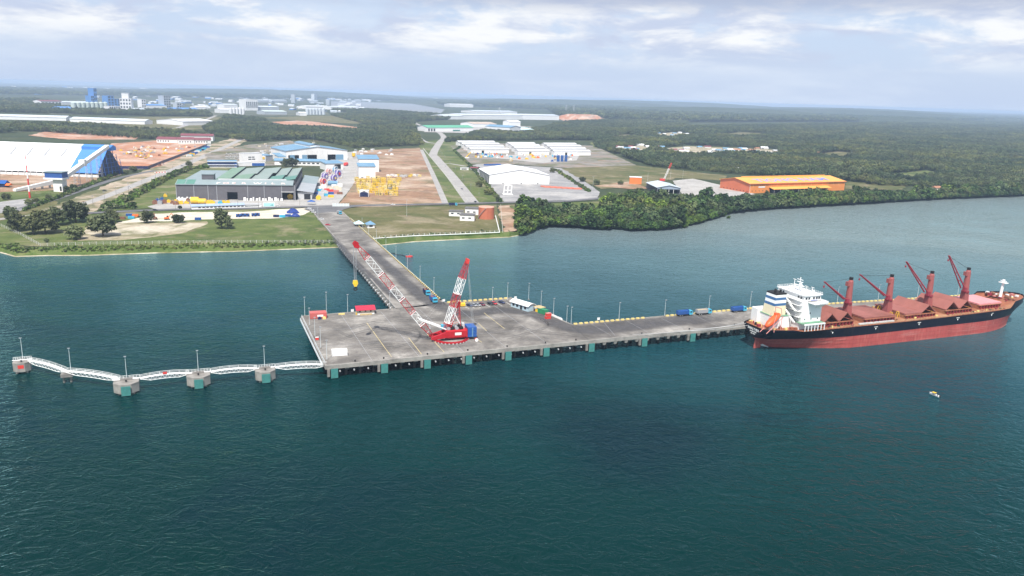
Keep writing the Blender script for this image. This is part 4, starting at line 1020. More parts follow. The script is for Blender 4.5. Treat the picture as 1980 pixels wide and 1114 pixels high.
# engine casing, funnel with bands
MB().bx(7.5, 18.6, -5.2, 6.5, zd, zd + 6.0).build('engine_casing', SHIPW, ship)
MB().bx(7.3, 18.8, -5.4, 6.7, zd + 6.0, zd + 6.2).build('casing_top', DECKG, ship)
MB().bx(6.0, 13.0, 5.5, 10.2, zd, zd + 7.6).build('stern_house', SHIPW, ship)
fn = sub('funnel', ship, (-7.6, 0, 0))
def frust(z0, z1, mat, nm, k=0.0):
    def ring_(z):
        t = (z - zd - 6) / 12.5; x0, x1 = 15.6 + 1.6 * t, 23.6 - .4 * t; y0, y1 = -3.4 + .3 * t, 4.4 - .3 * t
        return [(x0 - k, y0 - k, z), (x1 + k, y0 - k, z), (x1 + k, y1 + k, z), (x0 - k, y1 + k, z)]
    m = MB(); m.loft([ring_(z0), ring_(z1)], True); m.poly(ring_(z1)); m.build(nm, mat, fn)
frust(zd + 6.2, zd + 11.0, BUFF, 'funnel_base'); frust(zd + 11.0, zd + 12.3, FBLUE, 'funnel_band', .02); frust(zd + 12.3, zd + 13.9, SHIPW, 'funnel_band'); frust(zd + 13.9, zd + 15.2, FBLUE, 'funnel_band', .02); frust(zd + 15.2, zd + 16.6, SHIPW, 'funnel_band'); frust(zd + 16.6, zd + 17.3, BLACK, 'funnel_top', .05)
for x, y in ((18, -1), (20, 1.5), (21.5, -.5)): MB().cyl((x, y, zd + 17), (x, y, zd + 18.6), .5, n=8).build('exhaust_pipe', BLACK, fn)
# free-fall lifeboat on its ramp
lb = sub('lifeboat', ship, (-3.6, -.4, 0))
a0, a1 = Vector((3.6, -8.6, zd + 2.8)), Vector((13.0, -6.2, zd + 7.8)); dv = (a1 - a0).normalized(); sv = Vector((-dv.y, dv.x, 0)).normalized(); uv_ = dv.cross(sv) * -1
m = MB(); rings = []
for t, k in ((0, .25), (.08, .7), (.25, 1.0), (.6, 1.05), (.85, .9), (1.0, .5)):
    q = a0.lerp(a1, t); rings.append([q + sv * (1.75 * k * math.cos(w)) + uv_ * (1.6 * k * math.sin(w)) for w in [i * math.pi / 5 for i in range(10)]])
m.loft(rings, True); m.poly(rings[0]); m.poly(rings[-1]); m.build('boat_hull', LBOAT, lb, True)
m = MB(); q = a0.lerp(a1, .82); m.box(q + uv_ * (-1.5 if uv_.z < 0 else 1.5), (1.8, 1.6, 1.0), math.atan2(dv.y, dv.x)); m.build('boat_cabin', LBOAT, lb)
m = MB()
for sg in (-1.9, 1.9):
    m.bar(a0 + sv * sg + Vector((0, 0, -2.0)) - dv * 2, a1 + sv * sg + Vector((0, 0, -1.6)) + dv, .35)
    m.bar(a1 + sv * sg + Vector((0, 0, -1.6)), (a1.x, (a1 + sv * sg).y, zd), .3).bar(a0.lerp(a1, .4) + sv * sg + Vector((0, 0, -1.8)), (a0.lerp(a1, .4).x, (a0 + sv * sg).y, zd), .3)
    m.bar(a1 + sv * sg + Vector((0, 0, -1.6)), a1 + sv * sg * .9 + Vector((-1, 0, 3.4)), .28).bar(a0.lerp(a1, .3) + sv * sg + Vector((0, 0, -1.7)), a0.lerp(a1, .55) + sv * sg * .9 + Vector((0, 0, 3.0)), .25)
m.bar(a1 + sv * 1.8 + Vector((-1, 0, 3.4)), a1 - sv * 1.8 + Vector((-1, 0, 3.4)), .28)
m.build('launch_ramp', PINK, lb)
# stern and forecastle deck gear
random.seed(5)
for i in range(26):
    x, y = random.uniform(2, 18), random.choice([random.uniform(-12, -6.6), random.uniform(7, 12)]) if i > 6 else random.uniform(-6, 6)
    if x > 5 and -5.5 < y < 7: x = random.uniform(1.5, 5.5)
    if abs(y) > hbd(x) - 1.2: y = math.copysign(hbd(x) - 1.6, y)
    w = random.uniform(.6, 1.8); MB().bx(x, x + w, y, y + w * .8, dz(x), dz(x) + random.uniform(.6, 1.5)).build('deck_gear', random.choice([DECKR, JIBR, WHITE, BLACK, YELLOWP, PINK, DECKR]), ship)
for i in range(24):
    x = random.uniform(168, 184); y = random.uniform(-1, 1) * max(0.5, hbd(x) - 2.0); w = random.uniform(.6, 1.7)
    MB().bx(x, x + w, y, y + w, fz(x), fz(x) + random.uniform(.5, 1.5)).build('deck_gear', random.choice([DECKR, JIBR, WHITE, YELLOWP, BROWN, PINK]), ship)
for y in (-4.6, 4.6): MB().cyl((174, y - 1.2, fz(174) + 1), (174, y + 1.2, fz(174) + 1), 1.0, n=12).bx(173, 175.4, y - 1.6, y + 1.6, fz(174), fz(174) + .6).build('windlass', BROWN, ship)
fm = sub('foremast', ship, (173.5, 0, fz(174)))
MB().cyl((0, 0, 0), (.8, 0, 8.6), .85, .7, 12).build('mast', SHIPW, fm); MB().bx(-.6, 2.2, -2.2, 2.2, 8.4, 8.7).bx(.2, 1.2, -.5, .5, 8.7, 10.4).bx(.4, 1.0, -1.8, 1.8, 9.4, 9.7).build('mast_platform', SHIPW, fm)
# side rails, walkway gratings, gangways and yellow supports
rr = MB()
for i in range(64):
    x = 33 + i * 2.08
    if x < 166: rr.bar((x, -HB + .25 if x < 148 else -hbd(x) + .25, dz(x)), (x, -HB + .25 if x < 148 else -hbd(x) + .25, dz(x) + 1.1), .08)
for xa, xb in zip(range(33, 159, 6), range(39, 165, 6)):
    for h in (.6, 1.1): rr.bar((xa, -hbd(xa) + .25, dz(xa) + h), (xb, -hbd(xb) + .25, dz(xb) + h), .07)
rr.build('side_rail', TIMBER, ship)
for x in (56, 69): MB().bx(x, x + 11.0 - (x - 67) * .2, -12.9, -12.0, dz(x) + .3, dz(x) + 1.0).build('gangway', LIGHTGREY, ship)
for x in (83.6, 88.3, 112.4, 140.2):
    for yy in (-6.5, 6.0):
        m = MB()
        for dx in (-.7, .7): m.bar((x - .9, yy + dx, dz(x)), (x + .1, yy + dx, dz(x) + 3.4), .2).bar((x + 1.0, yy + dx, dz(x)), (x + .1, yy + dx, dz(x) + 3.4), .2)
        m.bar((x + .1, yy - .7, dz(x) + 3.4), (x + .1, yy + .7, dz(x) + 3.4), .2); m.build('hatch_stand', YELLOW, ship)
for i in range(40):
    x = random.uniform(34, 162); y = -12.6 + random.uniform(-.4, .9); w = random.uniform(.5, 1.3)
    MB().bx(x, x + w, y, y + w * .7, dz(x), dz(x) + random.uniform(.4, 1.3)).build('deck_gear', random.choice([JIBR, DECKR, BROWN, YELLOWP, BLACK]), ship)
# mooring lines to the jetty
for k, (a, b) in enumerate(((( 1.0, 6.0, 11.4), (-58, 20.5)), ((1.2, 3.0, 11.4), (-34, 20.2)), ((1.0, 8.0, 11.4), (-22, 21)))):
    A = Vector(a); t = MB(); B = Vector((b[0], b[1] - 1.8, DECK + .6)); prev = A
    for i in range(1, 13):
        s = i / 12; q = A.lerp(B, s); q.z -= 1.6 * 4 * s * (1 - s) * .6; t.bar(prev, q, .11); prev = q
    t.build('mooring_line', LIGHTGREY, ship)

# ------------------------------------------------------------------ buildings
def wall_run(m, W, h, th, y0, openings, x0=0.0):
    """front wall from x0 to W with rectangular holes (xa, xb, za, zb)"""
    x = x0
    for xa, xb, za, zb_ in sorted(openings):
        if xa > x: m.bx(x, xa, y0, y0 + th, 0, h)
        if za > 0: m.bx(xa, xb, y0, y0 + th, 0, za)
        if zb_ < h: m.bx(xa, xb, y0, y0 + th, zb_, h)
        x = xb
    if x < W: m.bx(x, W, y0, y0 + th, 0, h)
def building(name, label, a, b, D, h, wall, roof, style='v', rise=2.0, over=.7, doors=(), closed=(), wins=(), columns=(), colmat=None, cat='building', group=None, z=LAND, W=None, winmat=None, ridge_vent=False, base=None, back_open=False, gable_mat=None, roof_th=.3, sidewins=()):
    A, ang, W_ = frame(a, b, z); W = W or W_
    t = thing(name, label, cat, A, ang, group)
    th = .35; m = MB()
    holes = [(x0, x1, 0.0, z1) for x0, x1, z1 in doors]
    wall_run(m, W, h, th, 0, holes)
    m.bx(0, W, D - th, D, 0, h).bx(0, th, th, D - th, 0, h).bx(W - th, W, th, D - th, 0, h)
    if style == 'v':
        for y in (0, D - th): m.ey([(0, h), (W, h), (W / 2, h + rise)], y + .002, y + th - .002)
    if style == 'u':
        for x in (0, W - th): m.ex([(0, h), (D, h), (D / 2, h + rise)], x + .002, x + th - .002)
    if style == 'shed':
        for x in (0, W - th): m.ex([(0, h), (D, h), (D, h + rise)], x + .002, x + th - .002)
        m.bx(th, W - th, D - th, D, h, h + rise - .05)
    m.build('wall', wall, t)
    if base: MB().bx(-.04, W + .04, -.05, -.003, 0, base[1]).build('base_wall', base[0], t)
    k = roof_th
    if style == 'v':
        s = rise / (W / 2)
        MB().ey([(-over, h - over * s + .02), (W / 2, h + rise + .02), (W / 2, h + rise + k), (-over, h - over * s + k)], -over, D + over).build('roof', roof, t)
        MB().ey([(W / 2, h + rise + .02), (W + over, h - over * s + .02), (W + over, h - over * s + k), (W / 2, h + rise + k)], -over, D + over).build('roof', roof, t)
    elif style == 'u':
        s = rise / (D / 2)
        MB().ex([(-over, h - over * s + .02), (D / 2, h + rise + .02), (D / 2, h + rise + k), (-over, h - over * s + k)], -over, W + over).build('roof', roof, t)
        MB().ex([(D / 2, h + rise + .02), (D + over, h - over * s + .02), (D + over, h - over * s + k), (D / 2, h + rise + k)], -over, W + over).build('roof', roof, t)
    elif style == 'shed':
        s = rise / D
        MB().ex([(-over, h - over * s + .02), (D + over, h + rise + over * s + .02), (D + over, h + rise + over * s + k), (-over, h - over * s + k)], -over, W + over).build('roof', roof, t)
    else:
        MB().bx(-over * .5, W + over * .5, -over * .5, D + over * .5, h + .01, h + k + .15).build('roof', roof, t)
    for x0, x1, z1, mt in closed: MB().bx(x0, x1, -.12, -.004, 0.02, z1).build('door', mt, t)
    for x0, x1, z0, z1 in wins: MB().bx(x0, x1, -.08, -.004, z0, z1).build('window', winmat or GLASS, t)
    for y0, y1, z0, z1 in sidewins: MB().bx(-.09, -.004, y0, y1, z0, z1).build('side_opening', DARK, t)
    for x in columns: MB().bx(x - .3, x + .3, -.22, -.006, 0, h - .05).build('column', colmat or LIGHTGREY, t)
    if doors: MB().bx(th + .05, W - th - .05, th + .05, D - th - .05, .02, .06).build('floor', GREY_YARD, t)
    t['_w'] = W
    return t, W
GREENR = [M('green_roof_sheet', (.17, .275, .19), .5, .08, .12, dirt=(.3, .36, .3), dirt_amt=.5, ribs=('X', 1.0)), M('teal_green_roof_sheet', (.10, .24, .19), .5, .1, .12, dirt=(.2, .32, .27), dirt_amt=.5, ribs=('X', 1.0)), M('grey_green_roof_sheet', (.25, .31, .28), .5, .08, .12, dirt=(.33, .38, .35), dirt_amt=.5, ribs=('X', 1.0))]
SLATE = M('slate_roof_sheet', (.24, .30, .31), .5, .08, .12, dirt=(.33, .36, .36), dirt_amt=.4)

# green roofed workshop
A, ang, W = frame((342, 387), (571, 388))
ws = thing('workshop', 'wide dark grey workshop with stepped green sheet roof and open doors', 'workshop', A, ang)
h = 16.2; D = 150.0
m = MB(); dr = [(W * .422, W * .508, 0, 8.6), (W * .885, W * .985, 0, 8.8)]
wall_run(m, W, h, .4, 0, dr); m.bx(0, W, D - .4, D, 0, h).bx(0, .4, .4, D - .4, 0, h).bx(W - .4, W, .4, D - .4, 0, h); m.build('wall', DARKGREY, ws)
MB().bx(.5, W - .5, .5, D - .5, .03, .08).build('floor', GREY_YARD, ws)
for t in (0.0, .145, .262, .335, .595, .735, .885, 1.0): MB().bx(t * W - .28, t * W + .28, -.3, -.01, 0, h).build('column', GREY, ws)
MB().bx(W * .36, W * .42, -.35, -.03, 0, 9.2).build('sliding_door', DARKGREY, ws); MB().bx(W * .51, W * .565, -.35, -.03, 0, 9.2).build('sliding_door', DARKGREY, ws)
MB().bx(W * .88, W * .99, -.4, -.03, 8.8, 9.5).build('door_head', LIGHTGREY, ws)
MB().ex([(-1.0, h - .1), (14, h + 3.4), (14, h + 3.8), (-1.0, h + .25)], -.8, W * .985).build('front_roof', SLATE, ws)
for i, (a_, b_) in enumerate(((0.0, .07), (.078, .15))): MB().ex([(.5, h + .5), (13, h + 3.62), (13, h + 3.9), (.5, h + .75)], a_ * W, b_ * W).build('roof_sheet', GREENR[1], ws)
MB().bx(W * .335, W * .92, 13.6, 14.6, h + 3.5, h + 5.0).build('ridge_flashing', LIGHTGREY, ws)
MB().bx(W * .195, W * .295, 15, 27, h + .5, h + 9).build('roof_house', DARKGREY, ws); MB().bx(W * .19, W * .30, 14.4, 27.6, h + 9, h + 9.6).build('roof_house_cover', SLATE, ws)
bays = [(.30, .44, 15, 150, 0), (.44, .60, 15, 70, 0), (.44, .62, 70, 150, 2), (.60, .76, 15, 80, 2), (.62, .79, 80, 150, 2), (.76, .885, 15, 58, 1), (.79, .90, 58, 150, 2), (.885, 1.0, 15, 54, 1), (.90, 1.0, 54, 150, 2)]
for a_, b_, y0, y1, c in bays:
    xa, xb = a_ * W, b_ * W - .25
    MB().ey([(xa, h + 3.0), (xb, h + 5.0), (xb, h + 5.35), (xa, h + 3.35)], y0, y1 - .1).build('roof_bay', GREENR[c], ws)
    MB().bx(xb - .3, xb + .22, y0, y1 - .12, h - .2, h + 4.98).build('shaded_step_face', DARK, ws)  # step face near black: its shade put into the colour
MB().bx(.3 * W, W - .4, 14.7, 15.0, h, h + 3.3).bx(.3 * W, W - .4, D - 1, D - .5, h, h + 3.3).build('roof_gable', DARKGREY, ws)
MB().bx(0, .3 * W, 14, D, h - .1, h + .5).build('low_roof', SLATE, ws)
# roof lettering
for i, (ch, tx) in enumerate((('F', .375), ('O', .43), ('E', .51), ('R', .595), ('W', .70), ('I', .80), ('L', .86), ('R', .945))):
    tm = text_mesh(ch, 6.2, .04); o = put('roof_letter', tm, LETTER_WHITE if i in (0, 4) else LETTER_RED, ws)
    sl = math.atan2(3.5, 15); o.matrix_local = Matrix.Translation((W * (tx - .04) * .96 + 1, 1.2, h + 1.02)) @ Matrix.Rotation(sl, 4, 'X') @ Matrix.Diagonal((1.35, 1, 1, 1))
# white block barrier along its foot
for i in range(26):
    x = W * (.005 + i * .0135) if i < 13 else W * (.56 + (i - 13) * .0262)
    hh = (2.6, 3.8, 2.6, 3.6, 2.6)[i % 5]
    b_ = MB().bx(0, W * .0125 if i < 13 else W * (.021 if i % 2 else .012), -1.2, 1.2, 0, hh).build('barrier_block', WHITE, None); b_.location = A + Vector((math.cos(ang) * x + math.sin(ang) * 3.2, math.sin(ang) * x - math.cos(ang) * 3.2, 0)); b_.rotation_euler = (0, 0, ang)
    tag(b_, 'white block in the stepped row along the left workshop wall' if i < 13 else 'white block in the spaced row beside the open workshop door', 'block', 'white blocks along the workshop foot')
# lean-to on its right side
A2, ang2, W2 = frame((576, 386), (602, 387))
lt = thing('lean_to_shed', 'long low grey roofed shed on the right side of the green roofed workshop', 'shed', A2, ang - R(0), None)
MB().bx(0, W2, 0, .3, 0, 8).bx(0, .3, .3, 160, 0, 9.5).bx(W2 - .3, W2, .3, 160, 0, 7.5).build('wall', LIGHTGREY, lt)
MB().ey([(-.8, 9.8), (W2 + 2.4, 7.6), (W2 + 2.4, 8.0), (-.8, 10.2)], -2, 78).build('roof', M('plain_grey_roof', (.36, .38, .40), .5, .08, .1), lt)
MB().ey([(-.8, 9.9), (W2 + 2.4, 7.7), (W2 + 2.4, 8.1), (-.8, 10.3)], 78.2, 160).build('roof', SLATE, lt)
MB().bx(W2 * .45, W2 * .9, -.1, -.01, 0, 6).build('door', DARK, lt)

# blue roofed assembly hall and its outbuildings
A, ang, W = frame((554, 311), (672, 309))
hall = thing('assembly_hall', 'big white hall with light blue gable roof and raised roof vent', 'hall', A, ang)
h = 16.0; D = 88.0; rise = 6.5
m = MB(); wall_run(m, W, h, .4, 0, [(W * .03, W * .20, 0, 9.0), (W * .335, W * .49, 0, 9.2), (W * .665, W * .80, 0, 9.4)])
m.bx(0, W, D - .4, D, 0, h).bx(0, .4, .4, D - .4, 0, h).ey([(0, h), (W, h), (W / 2, h + rise)], .002, .4); m.build('wall', WHITE, hall)
MB().bx(W - .4, W, .4, D - .4, 0, h).build('shade_side_wall', NAVY, hall)  # right wall coloured navy to carry its shade
for x0, x1 in ((.055, .13), (.25, .33), (.80, .93)): MB().bx(W * x0, W * x1, -.3, -.02, 0, 9.2).build('sliding_door', LBLUE, hall)
for i in range(1, 12): MB().bx(W * i / 12 - .12, W * i / 12 + .12, -.12, -.005, 9.6, h).build('wall_rib', LIGHTGREY, hall)
s = rise / (W / 2)
for sg in (0, 1):
    xa, xb = (-1.2, W / 2) if sg == 0 else (W / 2, W + 1.2); za, zb_ = (h - 1.2 * s, h + rise) if sg == 0 else (h + rise, h - 1.2 * s)
    MB().ey([(xa, za + .02), (xb, zb_ + .02), (xb, zb_ + .4), (xa, za + .4)], -1.2, D + 1).build('roof', LBLUE, hall)
MB().bx(W * .385, W * .55, 2, D - 4, h + rise - 1.5, h + rise + 2.6).build('roof_vent_wall', WHITE, hall)
MB().ey([(W * .375, h + rise + 2.4), (W * .47, h + rise + 4.2), (W * .47, h + rise + 4.5), (W * .375, h + rise + 2.7)], 1, D - 3).ey([(W * .47, h + rise + 4.2), (W * .56, h + rise + 2.4), (W * .56, h + rise + 2.7), (W * .47, h + rise + 4.5)], 1, D - 3).build('roof_vent', LBLUE, hall)
MB().ex([(0, 6.5), (38, 10), (38, 10.3), (0, 6.8)], -13, -.2).build('side_roof', LBLUE, hall); MB().bx(-12.5, -.1, .5, 37, 0, 6.4).build('annex_wall', WHITE, hall)
building('long_office', 'long low white building with narrow light blue roof before the big hall', (531, 319), (626, 321), 16, 7.0, WHITE, LBLUE, 'u', 2.6, 1.2, wins=[(8 + i * 7, 12 + i * 7, 2.5, 4.5) for i in range(9)])
building('blue_roof_shed', 'small white shed with light blue roof and an open bay by the cable drums', (630, 329), (664, 328), 22, 9.5, WHITE, LBLUE, 'shed', 2.5, 1.0, doors=[(14, 24, 8.0)])
building('tall_shed', 'white shed with light blue roof standing right of the yard lane, front one', (694, 345), (726, 345), 20, 16.0, WHITE, LBLUE, 'shed', 3.0, .8, wins=[(3, 6, .6, 1.5), (16, 19, .6, 1.5)])
building('tall_shed', 'white shed with light blue roof right behind the front one of the pair', (694, 333), (733, 333), 26, 19.0, WHITE, LBLUE, 'shed', 4.0, .8)
building('blue_office', 'two storey blue office strip with white bands beside the green roof', (402, 324), (458, 324), 18, 9.0, BLUE, LBLUE, 'flat', 0, 1.0, wins=[(1, 37, 5.2, 6.8), (1, 37, 1.2, 3.0)], winmat=NAVY, closed=[(0, 40, 1.0, WHITE)])
bo_ = [o for o in col.objects if o.name == 'blue_office'][0]
MB().bx(-.5, bo_['_w'] + .5, -.9, -.12, 3.6, 4.5).bx(-.5, bo_['_w'] + .5, -1.2, 2, 8.2, 9.0).build('white_band', WHITE, bo_)
t_, W_ = building('office_block', 'white three storey office block with dark window bands', (471, 314), (507, 313), 18, 13.5, WHITE, LIGHTGREY, 'flat', 0, .4, wins=[(8, 13, 7, 8.6), (14, 18, 7, 8.6), (8, 13, 3.8, 5.4), (14, 19, 3.8, 5.4)])
MB().cyl((W_ + 2.5, -.6, 6), (W_ + 2.5, -.2, 6), 2.0, n=20).build('yellow_disc', YELLOW, t_)
MB().bx(W_ + .3, W_ + 6, -.1, 10, 0, 9).build('stair_wall', WHITE, t_)
building('side_shed', 'blue roofed shed with dark side standing behind the white office block', (513, 312), (528, 311), 44, 9.0, GREY, LBLUE, 'shed', 1.5, .6, W=16)
building('mural_wall', 'low white wall block with a blue wave mural before the office', (486, 321), (513, 321), 2, 5.0, WHITE, WHITE, 'flat', 0, .1, closed=[(1, 19.5, 4.3, BLUE)])
building('showroom', 'low white flat roofed block left of the blue wave mural', (458, 322), (486, 321), 10, 5.5, WHITE, WHITE, 'flat', 0, .3)

# storage hall with blue end and conveyor
A, ang, W = frame((-420, 331), (224, 338))
A, B = P(-330, 326), P(190, 343.5); d = (B - A); ang = math.atan2(d.y, d.x); W = d.length
st_ = thing('storage_hall', 'huge white A-shaped storage hall with bright blue end section', 'storage hall', A, ang)
hw, hh = 33.0, 37.0
ROOFW = M('bright_white_roof', (.84, .845, .85), .5, .02, .04, dirt=(.7, .7, .69), dirt_amt=.2, ribs=('X', .8))
ROOFB = M('hall_blue_roof', (.06, .22, .62), .5, .06, .04, dirt=(.1, .27, .62), dirt_amt=.4, ribs=('X', .8))
bl = W - 62
eb_ = 5.0
def slope(x0, x1, xt0, xt1, mat, nm):
    zr_ = hh - 5
    y0, y1 = 0.0, hw - 6
    MB().add([(x0, y0, eb_), (x1, y0, eb_), (xt1, y1, zr_), (xt0, y1, zr_), (x0, y0 + .2, eb_ + .8), (x1, y0 + .2, eb_ + .8), (xt1, y1 - .2, zr_ + .8), (xt0, y1 - .2, zr_ + .8)], [(0, 3, 2, 1), (4, 5, 6, 7), (0, 1, 5, 4), (1, 2, 6, 5), (2, 3, 7, 6), (3, 0, 4, 7)]).build(nm, mat, st_)
slope(0, W - 38, 0, W - 33, ROOFW, 'roof_slope'); slope(W - 37.95, W, W - 32.95, W, ROOFB, 'roof_slope')
MB().add([(W - 250, -.12, eb_ + .86), (W - 128, -.12, eb_ + .86), (W - 160, 8.6, eb_ + 9.4)], [(0, 1, 2)]).build('blue_triangle', ROOFB, st_)
MB().ex([(hw - 6.5, hh - 5.5), (hw + 6.5, hh - 5.5), (hw + 6.5, hh - 1), (hw, hh + 1.5), (hw - 6.5, hh - 1)], 0, W - 33.1).build('ridge_house', ROOFW, st_)
MB().ex([(hw - 6.6, hh - 5.5), (hw + 6.6, hh - 5.5), (hw + 6.6, hh - .9), (hw, hh + 1.6), (hw - 6.6, hh - .9)], W - 33, W + 5).build('ridge_house', ROOFB, st_)
MB().ex([(2 * hw, eb_), (hw + 6, hh - 5), (hw + 6, hh - 4.3), (2 * hw, eb_ + .8)], 0, W - 4).build('back_slope', ROOFW, st_)
MB().bx(0, W, .3, .9, 0, 3.2).build('base_wall', WHITE, st_)
for i in range(44): MB().bx(i * W / 44 - .4, i * W / 44 + .4, -.1, .9, 0, eb_).build('buttress', LIGHTGREY, st_)
for i in range(14):
    x = W - 52 - i * 22
    if x > 0: MB().add([(x - 4.0, hw - 15.9, hh - 13.2), (x - 1.8, hw - 15.9, hh - 13.2), (x + 1.6, hw - 7.0, hh - 4.3), (x - .6, hw - 7.0, hh - 4.3)], [(0, 1, 2, 3)]).build('roof_vent', GREY, st_)
# open steel end frame
MB().add([(W + .2, 2, 0), (W + .2, 2 * hw - 2, 0), (W - 3, hw + 6, hh - 5), (W - 3, hw - 6, hh - 5)], [(0, 1, 2, 3)]).build('end_wall', NAVY, st_)
for i in range(7):
    y = 4 + i * 8.6; zt = eb_ + (hh - 9) * (1 - abs(y - hw) / (hw + 2)) + 4
    MB().bar((W + 3.2, y, 0), (W + .2, y, zt), .7).build('end_column', BLUE, st_)
for k in range(1, 6):
    z = k * 5.4; yy = (z / hh) * (hw - 2); MB().bar((W + 2.6 - z * .06, 3 + yy, z), (W + 2.6 - z * .06, 2 * hw - 3 - yy, z), .45).build('end_girt', BLUE, st_)
# conveyor gallery
cv = thing('conveyor_gallery', 'white sloping conveyor gallery rising to the blue end of the storage hall', 'conveyor')
p0 = P(119, 367); p0 = Vector((p0.x, p0.y, LAND + 9)); p1 = Vector(A) + Vector((math.cos(ang) * (W + 2) - math.sin(ang) * (hw - 9), math.sin(ang) * (W + 2) + math.cos(ang) * (hw - 9), hh - 2))
d = p1 - p0; sd = Vector((-d.y, d.x, 0)).normalized() * 2.6
MB().add([p0 - sd, p0 + sd, p1 + sd, p1 - sd] + [q + Vector((0, 0, 4.2)) for q in (p0 - sd, p0 + sd, p1 + sd, p1 - sd)], [(3, 2, 1, 0), (4, 5, 6, 7), (0, 1, 5, 4), (1, 2, 6, 5), (2, 3, 7, 6), (3, 0, 4, 7)]).build('gallery', WHITE, cv)
for t in (.3, .55, .78):
    q = p0.lerp(p1, t)
    m = MB()
    for s_ in (-1, 1):
        for o_ in (-2.5, 2.5):
            dd = d.normalized() * o_; m.bar((q.x + sd.x * s_ + dd.x, q.y + sd.y * s_ + dd.y, LAND), (q.x + sd.x * s_ + dd.x * .6, q.y + sd.y * s_ + dd.y * .6, q.z), .5)
    for k in range(1, 5):
        z = LAND + (q.z - LAND) * k / 5
        for s_ in (-1, 1): m.bar((q.x + sd.x * s_ - d.normalized().x * 2.4, q.y + sd.y * s_ - d.normalized().y * 2.4, z), (q.x + sd.x * s_ + d.normalized().x * 2.4, q.y + sd.y * s_ + d.normalized().y * 2.4, z), .3)
        m.bar((q.x + sd.x, q.y + sd.y, z), (q.x - sd.x, q.y - sd.y, z), .3)
    m.build('trestle_tower', GALV, cv)
q = p0.lerp(p1, .44); MB().box((q.x, q.y, q.z + 3.4), (7, 6.5, 7), math.atan2(d.y, d.x)).build('drive_house', WHITE, cv)
tt = thing('transfer_tower', 'white transfer tower with dark blue top at the conveyor foot', 'tower', P(104, 371), ang)
MB().bx(0, 10, 0, 9, 0, 13.5).build('wall', WHITE, tt); MB().bx(-8.5, 12.5, -3, 10, 13.5, 15.2).build('platform', WHITE, tt); MB().bx(-7, 12, -2, 9, 15.2, 21).build('cladding', M('tower_blue', (.03, .09, .30), .5, .1, .3), tt); MB().bx(-8, 12.8, -2.8, 9.8, 21, 21.8).build('roof', SLATE, tt)
MB().bx(7, 9, -.08, -.01, 1, 6).build('door', DARK, tt)
hb_ = thing('ground_conveyor', 'low white covered conveyor running left from the transfer tower', 'conveyor')
a_, b_ = P(28, 371), P(104, 363); d2 = (b_ - a_); s2 = Vector((-d2.y, d2.x, 0)).normalized() * 2.2
MB().add([a_ - s2 + Vector((0, 0, .5)), a_ + s2 + Vector((0, 0, .5)), b_ + s2 + Vector((0, 0, 4)), b_ - s2 + Vector((0, 0, 4)), a_ - s2 + Vector((0, 0, 3)), a_ + s2 + Vector((0, 0, 3)), b_ + s2 + Vector((0, 0, 8.5)), b_ - s2 + Vector((0, 0, 8.5))], [(3, 2, 1, 0), (4, 5, 6, 7), (0, 1, 5, 4), (1, 2, 6, 5), (2, 3, 7, 6), (3, 0, 4, 7)]).build('gallery', WHITE, hb_)
for t in (.3, .5, .7, .9):
    q = a_.lerp(b_, t); MB().bx(q.x - .4, q.x + .4, q.y - 1.6, q.y + 1.6, LAND, LAND + .6 + 3.5 * t).build('leg', GALV, hb_)
mp_ = P(58, 383); mast = thing('striped_mast', 'tall slim red and white banded mast before the storage hall', 'mast', mp_)
hm = 46.0
for i in range(7): MB().cyl((0, 0, hm * i / 7), (0, 0, hm * (i + 1) / 7), 1.0 - .1 * i, 1.0 - .1 * (i + 1), 10).build('band', RED2 if i % 2 == 0 else WHITE, mast)
MB().bx(-2.5, 5, -.3, .3, 35, 35.5).bar((0, 0, 35.2), (4.8, 0, 37.2), .2).build('arm', LIGHTGREY, mast)
tent = thing('tarpaulin_shelter', 'blue tarpaulin shelter at the left edge before the storage hall', 'shelter', P(-6, 362), ang)
MB().bx(-8, 9, 0, 8, 0, 4).build('body', NAVY, tent); MB().ex([(-1, 4), (4, 7.5), (9, 4)], -9, 10).build('cover', BLUE, tent); MB().ex([(-2, 2.5), (2, 4.5), (6, 2.5)], 10.2, 15).build('side_cover', ORANGE, tent)

# white warehouse on the gravel yard
t_, W_ = building('warehouse', 'large plain white warehouse with low gable and dark ridge slot', (946, 356), (1062, 357), 86, 12.5, WHITE, WHITE_ROOF, 'v', 7.0, .8, wins=[(W0, W0 + 1.4, .4, 2.0) for W0 in (18, 43, 66)], sidewins=[(6 + i * 11, 12 + i * 11, 0.1, 8) for i in range(7)])
MB().bx(W_ / 2 - .7, W_ / 2 + .7, 8, 84, 19.45, 19.75).build('ridge_slot', GREY, t_)
MB().bx(-.14, -.1, .5, 85, 8.1, 12.2).build('side_strip', GREY, t_)  # grey strip along the top of the left wall
for i in range(9): MB().bx(W_ * .25 - 1, W_ * .25 + 1, 8 + i * 8.5, 10 + i * 8.5, 15.9, 17.3).build('roof_vent', LIGHTGREY, t_); MB().bx(W_ * .75 - 1, W_ * .75 + 1, 8 + i * 8.5, 10 + i * 8.5, 15.9, 17.3).build('roof_vent', LIGHTGREY, t_)
gat = thing('gate_office', 'small white flat gate office left of the white warehouse', 'building', P(890, 329), .1); MB().bx(0, 13, 0, 6, 0, 3.6).build('wall', WHITE, gat); MB().bx(-.4, 13.4, -.4, 6.4, 3.6, 3.9).build('roof', LIGHTGREY, gat); MB().bx(2, 10, -.08, -.01, 1, 2.4).build('window', GLASS, gat)
gat = thing('red_shelter', 'small red roofed shelter touching the white warehouse left side', 'shelter', P(910, 330), .1); MB().ex([(-1, 4), (3.5, 5.4), (8, 4), (8, 4.3), (3.5, 5.7), (-1, 4.3)], -1, 12).build('roof', MAROON, gat)
